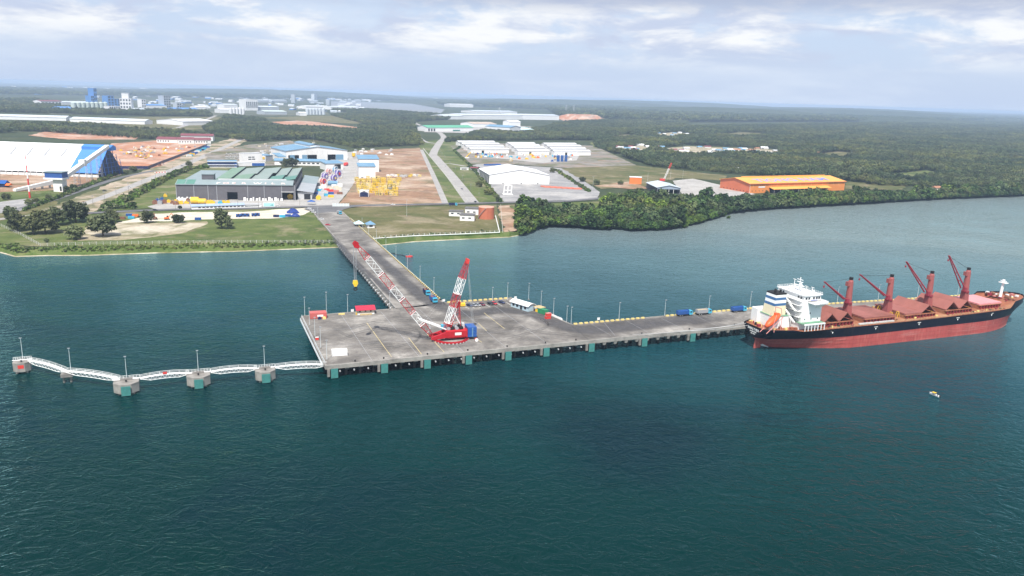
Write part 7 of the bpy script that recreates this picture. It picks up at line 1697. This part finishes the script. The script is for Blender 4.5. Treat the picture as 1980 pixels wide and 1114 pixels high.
def sc2(p, a, b):      # stands of tall and low growth
    f = .5 + .25 * np.sin(p[:, 0] * .016 + 1.9 * np.sin(p[:, 1] * .007)) + .25 * np.sin(p[:, 1] * .011 + 2.3 * np.sin(p[:, 0] * .006))
    return a + (b - a) * np.clip(.65 * f + .5 * rs.beta(2, 3, len(p)), 0, 1)
CLEAR = [[(1150, 262), (1185, 258), (1230, 262), (1200, 270)], [(1255, 262), (1300, 256), (1345, 260), (1300, 268)], [(1380, 262), (1430, 256), (1500, 259), (1440, 267)], [(1178, 288), (1240, 281), (1264, 288), (1225, 299)], [(1698, 340), (1790, 329), (1832, 336), (1760, 349)], [(1558, 300), (1620, 293), (1682, 298), (1630, 307)]]
VILLAGE = [(1262, 287), (1330, 281), (1505, 288), (1510, 301), (1320, 304)]
p = np.vstack([fill([(1150, 268), (1230, 262), (1300, 262), (1980, 252), (2120, 250), (2160, 350), (1980, 366), (1700, 360), (1640, 350), (1400, 336), (1260, 322), (1200, 302), (1150, 285)], 8.2, 1, holes=[VILLAGE] + CLEAR, gap=.13)])
scatter('forest', 'dense dark green forest covering the land right of the yards', 'forest', p, sc2(p, .45, 1.5), FOREST, 1)
p = fill([(1180, 264), (1330, 247), (1980, 232), (2120, 232), (2120, 251), (1980, 253), (1300, 263), (1230, 263)], 11.5, 2, holes=CLEAR, gap=.08); scatter('palm_plantation', 'wide palm plantation stretching to the hazy right horizon', 'plantation', p, sc_(p, 1.1, 1.6), PALM, 2)
p = fill([(858, 276), (905, 262), (930, 256), (1040, 252), (1085, 238), (1170, 232), (1330, 236), (1330, 248), (1180, 264), (1150, 272), (1060, 271), (890, 274)], 9, 3, gap=.06); scatter('forest', 'forest belt behind the white sheds', 'forest', p, sc2(p, .45, 1.5), FOREST, 3)
p = fill([(392, 250), (440, 226), (500, 230), (530, 244), (600, 250), (690, 254), (706, 240), (640, 224), (700, 222), (800, 238), (806, 262), (820, 282), (740, 284), (690, 287), (600, 270), (480, 274), (415, 264)], 9, 4, gap=.04); scatter('forest', 'forest belt behind the blue roofed hall', 'forest', p, sc2(p, .45, 1.5), FOREST, 4)
p = fill([(-60, 252), (0, 244), (100, 240), (180, 244), (300, 252), (395, 262), (400, 272), (350, 272), (262, 268), (60, 254), (0, 258)], 9.5, 5, gap=.12); scatter('forest', 'tree belt behind the storage hall and earthworks', 'forest', p, sc2(p, .45, 1.5), FOREST, 5)
p = np.vstack([fill([(-60, 215), (0, 206), (110, 210), (220, 214), (400, 218), (410, 226), (290, 225), (110, 220), (0, 218)], 12, 6), fill([(-40, 196), (60, 192), (110, 200), (120, 212), (0, 208)], 14, 7), fill([(640, 214), (720, 214), (850, 224), (870, 232), (800, 236), (700, 224)], 12, 8)]); scatter('forest', 'tree belts before the distant factories', 'forest', p, sc_(p, 1.0, 1.7), FOREST, 6)
p = np.vstack([fill([(1060, 214), (1250, 214), (1980, 224), (2150, 226), (2150, 234), (1330, 237), (1170, 233), (1085, 228)], 20, 9), fill([(820, 197), (1150, 201), (1980, 221), (2150, 224), (1980, 226), (1250, 214), (1060, 213), (860, 205)], 34, 10), fill([(0, 172), (420, 178), (900, 196), (900, 201), (640, 193), (420, 190), (180, 186), (0, 184)], 38, 11, gap=.3)])
scatter('far_woodland', 'far hazy woodland fading into the horizon', 'woodland', p, sc_(p, 2.0, 3.6), PALM, 7)
# mangroves
MP = [(996, 438), (1004, 404), (1040, 397), (1064, 400), (1072, 412), (1150, 411), (1165, 392), (1230, 382), (1330, 387), (1420, 389), (1500, 388), (1650, 381), (1800, 373), (1980, 366), (2150, 358), (2150, 368), (1980, 375), (1800, 382), (1650, 391), (1500, 399), (1412, 407), (1385, 417), (1333, 431), (1288, 438), (1225, 440), (1160, 438), (1110, 434), (1062, 432), (1030, 440), (1010, 449)]
p = fill(MP, 3.4, 21, 1.6); br = p[:, 0] < 215; p = p[(np.sin(p[:, 0] * .13 + 2 * np.sin(p[:, 1] * .05)) + np.sin(p[:, 1] * .16) > -1.45) | (p[:, 0] > 215)]; br = p[:, 0] < 215
dark = (np.sin(p[:, 0] * .05 + 1.3 * np.sin(p[:, 1] * .04)) + np.sin(p[:, 1] * .07) > .55) | ~br | (p[:, 1] > 905)
scatter('mangrove_thicket', 'bright green mangrove thicket along the shore', 'mangroves', p[~dark], sc2(p[~dark], .35, 1.55), MANG, 8)
pd = p[dark]; pd = pd[::1]; scatter('mangrove_thicket', 'dark green mangrove trees along the far shore', 'mangroves', pd, sc2(pd, .5, 1.5), MANGD, 9)
ed = []
re_ = np.random.default_rng(5)
for i in range(13, len(wl) - 3):
    a, b = wl[i], wl[i + 1]
    for k in range(int((b - a).length / 2.2)):
        q = a.lerp(b, re_.random()); ed.append((q.x + re_.normal(0, 2), q.y + 3 - abs(re_.normal(0, 4.5)), 0.0))
ed = np.array(ed); scatter('mangrove_fringe', 'ragged fringe of low mangroves wading at the water edge', 'mangroves', ed, rs.uniform(.25, .95, len(ed)), MANG, 15)
em = fill(MP, 15, 33, 1.6); scatter('mangrove_fringe', 'taller trees standing out of the mangrove belt', 'mangroves', em, rs.uniform(1.2, 2.0, len(em)), MANGD, 16)
mm_ = crown(351, 26, 34, 3.0, 2.7, 2.6, .5, 1.2); mm_.materials.append(LEAF_M); mt_ = MB()
for i in range(7): a = i * .9; mt_.cyl((1.4 * math.cos(a), 1.4 * math.sin(a), -1), (.2 * math.cos(a), .2 * math.sin(a), 2.2), .12, .09, 5)
mt_ = mt_.mesh('prop_roots'); mt_.materials.append(BARK)
for i, (x, y, s_) in enumerate(((1399, 419, .9), (1409, 423, .62), (1326, 441, .95), (1322, 435, 1.1), (1295, 439, .8), (1269, 446, .7), (1340, 430, 1.1), (1362, 424, 1.0), (1225, 444, .9), (1163, 444, .8), (1041, 440, .7), (1054, 436, .8), (1378, 419, 1.0), (1310, 438, .9), (1027, 446, .7))):
    t = thing('mangrove_bush', ('outermost lone mangrove bush standing in the water' if i == 1 else 'round mangrove bush standing in the shallows at the thicket edge'), 'mangrove', P(x, y, 0.0), i * .7, 'mangrove bushes standing in the water'); o = put('crown', mm_, None, t); o.scale = (s_,) * 3; o = put('prop_roots', mt_, None, t); o.scale = (s_,) * 3
# hedges, bank shrubs
def along(pts, spacing, jit, seed, z=LAND):
    r_ = np.random.default_rng(seed); out = []
    for a, b in zip(pts, pts[1:]):
        A_, B_ = P(*a), P(*b); n = int((B_ - A_).length / spacing) + 1
        for i in range(n): q = A_.lerp(B_, i / n); out.append((q.x + r_.uniform(-jit, jit), q.y + r_.uniform(-jit, jit), z))
    return np.array(out)
p = np.vstack([along([(203, 410), (212, 398), (240, 390), (300, 358), (340, 338), (365, 328)], 1.6, 3.4, 1), along([(208, 402), (262, 404)], 2.0, 4.0, 2), along([(365, 327), (405, 325)], 2.2, 2.4, 3)]); scatter('roadside_hedge', 'line of dark shrubs along the slope below the pale road', 'hedge', p, sc_(p, 1.4, 2.9), BUSH, 11)
p = np.vstack([along([(905, 277), (878, 292), (912, 324), (968, 392)], 2.6, .8, 4), along([(1075, 330), (1100, 346), (1140, 372)], 2.6, 2.2, 5), along([(905, 324), (930, 328)], 2.0, 2.0, 6)]); scatter('roadside_hedge', 'thin hedges beside the inland road and gravel yard', 'hedge', p, sc_(p, .9, 2.0), BUSH, 12)
p = np.vstack([along([(45, 408), (125, 378), (175, 358), (225, 338)], 2.4, 1.6, 7)]); scatter('roadside_hedge', 'low hedge along the side road before the storage hall', 'hedge', p, sc_(p, 1.0, 2.0), BUSH, 13)
bp = []
r_ = np.random.default_rng(91)
for i in range(0, 12):
    a, b = wl[i], wl[i + 1]
    if i == 8: continue
    if i == 0: continue
    n = int((b - a).length * (2.4 if i < 8 else 1.2))
    for k in range(n):
        t = r_.random(); q = a.lerp(b, t); o_ = abs(r_.normal(0, 5.0)) + 4.5; bp.append((q.x, q.y + o_, min(LAND, o_ / 9.0 * LAND)))
bp = np.array(bp); bp = bp[(bp[:, 0] > -520)]
scatter('bank_shrubs', 'low green shrubs covering the shore bank', 'shrubs', bp, sc_(bp, .22, .7), BUSH, 14)

# ------------------------------------------------------------------ distant works and town
def silo(x, y, rpx, hpx, mat, label, group):
    p = P(x, y); k = mpp(p); t = thing('silo', label, 'silo', p, 0, group); r_, h_ = rpx * k, hpx * k
    MB().cyl((0, 0, 0), (0, 0, h_), r_, n=18).build('shell', mat, t); MB().cyl((0, 0, h_), (0, 0, h_ + r_ * .35), r_ * 1.02, r_ * .12, 18).build('cone', mat, t)
PALEG = M('pale_green_silo', (.50, .58, .54), .5, .06, .02); FBL = M('far_blue_cladding', (.10, .25, .55), .5, .1, .02); FW = M('far_white_cladding', (.72, .73, .74), .5, .06, .02); FG = M('far_grey_cladding', (.38, .42, .46), .5, .1, .02); FRF = M('far_pale_roof', (.55, .60, .65), .5, .08, .02)
for i, x in enumerate((143, 152, 161, 170, 179, 187, 196, 204)): silo(x, 215, 4.6, 16, PALEG, 'pale green silo in the row at the distant factory', 'pale green silos at the distant factory')
for i, x in enumerate((446, 452, 458, 464, 470)): silo(x, 222, 3.2, 12, FW, 'white silo in the row right of the distant road', 'white silos right of the distant road')
for i, x in enumerate((594, 600, 606, 612, 618, 625)): silo(x, 222, 3.3, 11, FRF, 'grey silo in the row before the distant flat roofs', 'grey silos before the flat roofs')
def fb(name, label, x0, x1, y, hpx, D, wall, roof, style='u', rise=3.0, y1=None, cols=0, rows=0, group=None, cat='building'):
    y1 = y if y1 is None else y1; A_, B_ = P(x0, y), P(x1, y1); k = mpp(A_); h_ = hpx * k; W_ = (B_ - A_).length; wn = []
    for r_ in range(rows):
        for c in range(cols): wn.append((W_ * (c + .22) / cols, W_ * (c + .78) / cols, h_ * (r_ + .25) / rows, h_ * (r_ + .8) / rows))
    return building(name, label, (x0, y), (x1, y1), D, h_, wall, roof, style, rise, .8, wins=wn, cat=cat, group=group)
tb_, _ = fb('tower_block', 'white tower block with rows of dark windows at the distant factory', 233, 255, 217, 26, 50, FW, FW, 'flat', 0, 217.5, 4, 4)
hd_ = P(237, 217); fbx = sub('head_house', tb_, (8, 5, 26 * mpp(hd_))); MB().bx(0, 12 * mpp(hd_), 0, 30, .6, 10 * mpp(hd_)).build('wall', FW, fbx); MB().bx(-1, 12 * mpp(hd_) + 1, -1, 31, 10 * mpp(hd_), 10 * mpp(hd_) + 1).build('roof', FRF, fbx)
fb('low_block', 'white low block with windows left of the distant tower block', 212, 233, 217, 11, 40, FW, FW, 'flat', 0, 217, 5, 2)
for x0, x1, y, h_, lab in ((210, 222, 212, 26, 'tall blue process building behind the white low block'), (222, 234, 212, 20, 'blue process building next to the tower block'), (184, 190, 212, 40, 'slim tall blue tower above the silos'), (178, 184, 212, 26, 'slim grey blue tower left of the tall blue one')): fb('process_tower', lab, x0, x1, y, h_, 40, FBL, FBL, 'flat', 0, y, 2, 5)
fb('open_tower', 'grey open frame tower right of the distant factory', 318, 331, 213, 27, 40, FG, FG, 'flat', 0, 213, 3, 6); fb('open_tower', 'short grey frame tower beside the blue roofs', 343, 352, 214, 14, 30, FG, FG, 'flat', 0, 214, 2, 3); fb('white_column', 'white slim column building at the distant factory', 275, 283, 213, 20, 30, FW, FW, 'flat', 0, 213, 2, 4)
for i, (x0, x1, y, h_, wl_, rf, lab) in enumerate(((112, 140, 216, 7, FBL, FBL, 'blue low hall left of the silos'), (80, 120, 205, 9, FW, MAROON, 'white hall with a red roof stripe left of the silos'), (120, 180, 203, 5, FW, FRF, 'long pale hall behind the silos'), (283, 323, 213, 9, FW, FBL, 'blue roofed hall right of the white column'), (337, 384, 217, 6, FBL, FBL, 'blue long hall before the distant town'), (258, 282, 218, 6, FW, FRF, 'white low hall right of the tower block'), (380, 402, 212, 5, FW, FW, 'white roofed hall at the far road'), (426, 446, 219, 7, FW, FW, 'white block left of the white silos'), (434, 460, 211, 8, FW, FRF, 'pale block behind the white silos'), (476, 499, 214, 21, FW, FW, 'big plain white cube store at the distant works'), (498, 540, 214, 7, FG, FRF, 'grey hall right of the white cube'), (512, 555, 222, 6, FG, PALEG, 'green grey hall before the distant works'), (580, 593, 224, 5, FW, FW, 'small white block left of the grey silos'), (592, 640, 211, 5, FW, FW, 'white flat hall behind the grey silos'), (640, 695, 212, 5, FW, FRF, 'long white hall on the distant flat roofs'), (480, 555, 198, 4, FW, FRF, 'long thin white hall in the far town'), (630, 637, 203, 9, FG, FG, 'slim grey block behind the white halls'), (563, 570, 199, 16, FG, FG, 'dark slim tower in the far haze'), (602, 608, 196, 14, FRF, FRF, 'pale slim tower in the far haze'))):
    fb('distant_hall', lab, x0, x1, y, h_, 70, wl_, rf, 'flat' if h_ > 9 else 'u', 5, y + .2, 6 if i in (1, 9) else 0, 1 if i in (1, 9) else 0)
for i, (a, b, lab) in enumerate((((-80, 229), (128, 234), 'long pale blue grey warehouse at the far left'), ((135, 236), (280, 241), 'long pale blue grey warehouse right of the far left one'))):
    A_, B_ = P(*a), P(*b); building('long_warehouse', lab, a, b, 46, 9.5, FW, FRF, 'u', 5, 1.0)
building('gable_warehouse', 'white wide gable warehouse at the end of the long ones', (303, 239.5), (354, 243), 110, 12, FW, WHITE_ROOF, 'v', 5, 1.0)
for (a, b, h_, lab) in (((303, 276), (343, 277), 8, 'white building with maroon roof, left one by the forest'), ((345, 278), (376, 278), 9, 'white building with maroon roof, middle one by the forest'), ((377, 278), (408, 278), 8, 'white building with maroon roof, right front one by the forest'), ((350, 272), (412, 273), 11, 'long white building with maroon roof behind the others')):
    building('maroon_roof_building', lab, a, b, 26, h_, WHITE, MAROON, 'u', 3.5, 1.2, wins=[(2 + i * 5, 4.4 + i * 5, 2.5, 5) for i in range(5)])
# works right of the inland road
GRF = M('far_green_roof', (.10, .36, .22), .5, .08, .03)
t_, W_ = building('green_roof_works', 'white works hall with bright green roof beside the inland road', (827, 254.5), (915, 254), 60, 12, FW, GRF, 'u', 6, 1.2, closed=[(2, 8, 9, DARK), (12, 18, 9, DARK), (22, 28, 9, DARK), (96, 124, 5, TEAL)])
for i, (a, b, D_, h_, rf, lab) in enumerate((((938, 255), (986, 258), 60, 18, LBLUE, 'white hall with light blue roof right of the green one'), ((986, 257), (1032, 256), 60, 9, M('aqua_roof', (.55, .72, .74), .5, .05, .05), 'low hall with pale aqua roof at the forest edge'), ((985, 250), (1006, 250), 40, 26, WHITE_ROOF, 'white stepped hall above the aqua roof'), ((915, 246), (960, 246), 80, 12, M('sandy_roof', (.5, .4, .32), .6, .06, .05), 'sandy roofed hall behind the light blue one'), ((858, 231), (905, 231), 90, 16, FRF, 'pale open hall left of the far long warehouses'), ((895, 231), (1010, 231.5), 160, 20, FRF, 'very long pale blue warehouse far behind the green roof'), ((985, 231), (1081, 232.5), 120, 22, FRF, 'very long pale blue warehouse at the right end'), ((920, 219), (1000, 220), 160, 12, FRF, 'long pale warehouse behind the far blue ones'), ((870, 207), (915, 208), 120, 24, FW, 'white domed hall in the far haze'))):
    building('distant_works', lab, a, b, D_, h_, FW, rf, 'u', 5, 1.0)
# stepped white sheds
SHEDW = M('weathered_white_shed_roof', (.60, .61, .62), .5, .08, .06, dirt=(.42, .42, .42), dirt_amt=.4, ribs=('X', 1.0))
cols3 = ((910, 984, 297, 'left'), (1002, 1062, 300, 'middle'), (1072, 1142, 301, 'right')); rowsn = ('front', 'second', 'third', 'rear')
for x0, x1, y0, cn in cols3:
    for k in range(4):
        xa, xb, yy = x0 - 6 * k - (0 if cn != 'left' else 1.5 * k), x1 - 9 * k, y0 - 6.2 * k + .4 * k * k
        t_, W_ = building('white_shed', f'long white shed, {rowsn[k]} row of the {cn} shed group', (xa, yy), (xb, yy), 19, 8.5, WHITE, SHEDW, 'u', 2.6, .8, doors=[(W0, W0 + 5, 6.0) for W0 in ((24.0,) if k == 0 else ())], group='stepped white sheds', wins=[(6, 7.5, 2, 3.2), (40, 41.5, 2, 3.2)])
random.seed(8)
for i in range(3):
    t = thing('blue_scaffold_stack', ('left', 'middle', 'right')[i] + ' tall blue frame stack before the right white sheds', 'frame', P(1079 + i * 7.5, 313), 0, 'tall blue frame stacks'); m = MB()
    for z in range(6):
        for x in (-2.4, 0, 2.4): m.bar((x, -1.5, z * 2), (x, -1.5, z * 2 + 2), .55)
        m.bar((-2.4, -1.5, z * 2), (2.4, -1.5, z * 2), .55)
    m.build('frame_bars', BLUE, t); MB().bx(-2.3, 2.3, -1.2, 2, 0, 12).build('stacked_crates', M('stack_blue', (.04, .13, .34), .5, .25, .5), t)
for i in range(70):
    x = random.uniform(918, 1110); y = random.uniform(299, 313) if x > 985 else random.uniform(299, 306); mt, nm = random.choice([(BLUE, 'blue'), (CYAN, 'cyan'), (WHITE, 'white'), (GREY, 'grey'), (ORANGE, 'orange'), (YELLOW, 'yellow'), (BROWN, 'brown'), (CREAM, 'cream')])
    w = random.uniform(1.5, 3.6); tag(MB().bx(-w, w, -1.4, 1.4, 0, random.uniform(1.2, 3.4)).bx(-w * .6, w * .4, -1, 1, 1.0, 3.8).build('yard_stock', mt, None, loc=P(x, y), rz=random.uniform(0, 1.5)), f'{nm} stock pile on the apron before the white sheds', 'stock', f'{nm} stock piles before the white sheds')
for i in range(5): container(P(940 + i * 6, 320.5 - i * .2), .1, BLUE, 'blue container in the row behind the white warehouse roof', 8, 3, 2.6, group='blue containers behind the white warehouse')
# village houses
hm_ = {}
for i in range(80):
    x, y = random.uniform(1268, 1500), random.uniform(286, 300)
    if 56 <= i < 68: x, y = random.uniform(1260, 1335), random.uniform(258, 264)
    if i >= 68: x, y = random.uniform(1190, 1255), random.uniform(284, 294)
    if 40 <= i < 56: x, y = random.choice(((1672, 303), (1838, 301), (1866, 297), (1806, 366), (1690, 304), (1420, 330), (1254, 282), (1236, 281), (1262, 279), (1215, 284), (1575, 296), (1900, 290)))[0:2]; x += random.uniform(-6, 6); y += random.uniform(-2, 2)
    p_ = P(x, y); mt, nm = random.choice([(WHITE_ROOF, 'white'), (WHITE_ROOF, 'white'), (MAROON, 'maroon'), (LBLUE, 'light blue'), (LIGHTGREY, 'grey'), (M('rust_roof', (.35, .17, .10), .7, .1, .2), 'rusty')])
    t = thing('village_house', f'small house with {nm} roof among the trees', 'house', p_, random.uniform(-.3, .6), f'{nm} roofed village houses'); w, d_ = random.uniform(9, 17), random.uniform(7, 10)
    MB().bx(0, w, 0, d_, 0, 3.2).build('wall', random.choice([WHITE, CREAM]), t); MB().ex([(-.8, 3.1), (d_ / 2, 5.6), (d_ + .8, 3.1)], -.8, w + .8).build('roof', mt, t)
# far town
random.seed(31)
for i in range(290):
    x = random.choice((random.uniform(0, 1150), random.uniform(250, 720))); hy = 155.5 + x * .0313; y = hy + random.choice((random.uniform(8, 20), random.uniform(14, 42)))
    if x > 700: y = hy + random.uniform(8, 20)
    if 100 < x < 260 and y > hy + 34: continue
    p_ = P(x, y); k = mpp(p_); w, d_, h_ = random.uniform(3, 14) * k, random.uniform(30, 90), random.uniform(1.2, 3.2) * k; h_ = min(h_, 32)
    mt, nm = random.choice([(FW, 'white'), (FW, 'white'), (FRF, 'pale grey'), (FG, 'grey'), (FBL, 'blue')])
    t = thing('far_building', f'{nm} building in the hazy far town', 'building', p_, random.uniform(-.3, .5), f'{nm} buildings of the far town'); MB().bx(0, w, 0, d_, 0, h_).build('wall', mt, t); MB().ex([(-1, h_), (d_ / 2, h_ + 4), (d_ + 1, h_)], -1, w + 1).build('roof', random.choice([FRF, FW, FG]), t)
# spoil heap, pylons, far hills
m = MB(); r_ = np.random.default_rng(4); c_ = P(1125, 231); rings = []
for k, z in ((1.0, 0), (.86, 9), (.7, 20), (.5, 24), (.2, 25)): rings.append([(150 * k * math.cos(a) * (1 + .12 * r_.random()), 90 * k * math.sin(a) * (1 + .12 * r_.random()), z * (.85 + .3 * r_.random())) for a in [2 * math.pi * i / 22 for i in range(22)]])
m.loft(rings, True); m.poly(rings[-1]); o = m.build('spoil_heap', LATERITE, None, loc=c_); tag(o, 'orange earth spoil heap above the forest', 'heap')
for x, y, h_, lab in ((1094, 224, 26, 'left far power pylon beyond the spoil heap'), (1109, 224, 26, 'right far power pylon beyond the spoil heap'), (965, 229, 26, 'pale power pylon before the long far warehouses')):
    p_ = P(x, y); k = mpp(p_); t = thing('power_pylon', lab, 'pylon', p_, 0, 'far power pylons'); m = MB(); H_ = min(h_ * k * .8, 75); lattice(m, (0, 0, 0), (0, 0, H_), 9, 1.5, 8, rc=.6, rl_=.4, side=Vector((0, 1, 0))); m.build('tower', GALV, t); m = MB()
    for z in (.62, .76, .9): m.bar((-9, 0, H_ * z), (9, 0, H_ * z), .7)
    m.build('cross_arm', GALV, t)
HILLM = ground_mat('far_forest_hills', [(.028, .042, .02), (.045, .06, .028), (.06, .075, .035)], .004, 7, bumpd=4.0)
for i, (x, y, rx, ry, h_) in enumerate(((1900, 7600, 1500, 700, 62), (3900, 9500, 2600, 900, 70), (800, 11500, 2400, 900, 78), (-3800, 13000, 3400, 1200, 85), (-700, 9000, 1100, 500, 40), (5200, 12500, 3000, 900, 80), (2600, 14500, 3600, 1000, 92), (1300, 5900, 900, 320, 34), (3000, 6600, 1300, 380, 36))):
    m = MB(); r_ = np.random.default_rng(50 + i); rings = []
    for k, z in ((1.0, -1), (.85, .12), (.65, .42), (.42, .78), (.2, .96), (.03, 1.0)): rings.append([(x + rx * k * math.cos(a) * (1 + .14 * r_.random()), y + ry * k * math.sin(a) * (1 + .14 * r_.random()), LAND + h_ * z * (.88 + .24 * r_.random())) for a in [2 * math.pi * q / 26 for q in range(26)]])
    m.loft(rings, True); m.poly(rings[-1]); struct(m.build('hills', HILLM, None, True))

# ------------------------------------------------------------------ haze: the humid air over land and water
hz = MB().bx(-27000, 27000, -410, 33500, -4, 126).build('haze', None)
HM = bpy.data.materials.new('humid_air'); HM.use_nodes = True; nt = HM.node_tree; nt.nodes.clear(); o_ = nt.nodes.new('ShaderNodeOutputMaterial'); pv = nt.nodes.new('ShaderNodeVolumePrincipled')
pv.inputs['Color'].default_value = (.58, .74, 1.0, 1); pv.inputs['Density'].default_value = 1 / 13000.0; pv.inputs['Anisotropy'].default_value = 0.0
nt.links.new(pv.outputs[0], o_.inputs['Volume']); hz.data.materials.append(HM); hz['kind'] = 'stuff'; hz['label'] = 'pale humid haze over the whole scene'; hz['category'] = 'haze'
hz.display_type = 'BOUNDS'
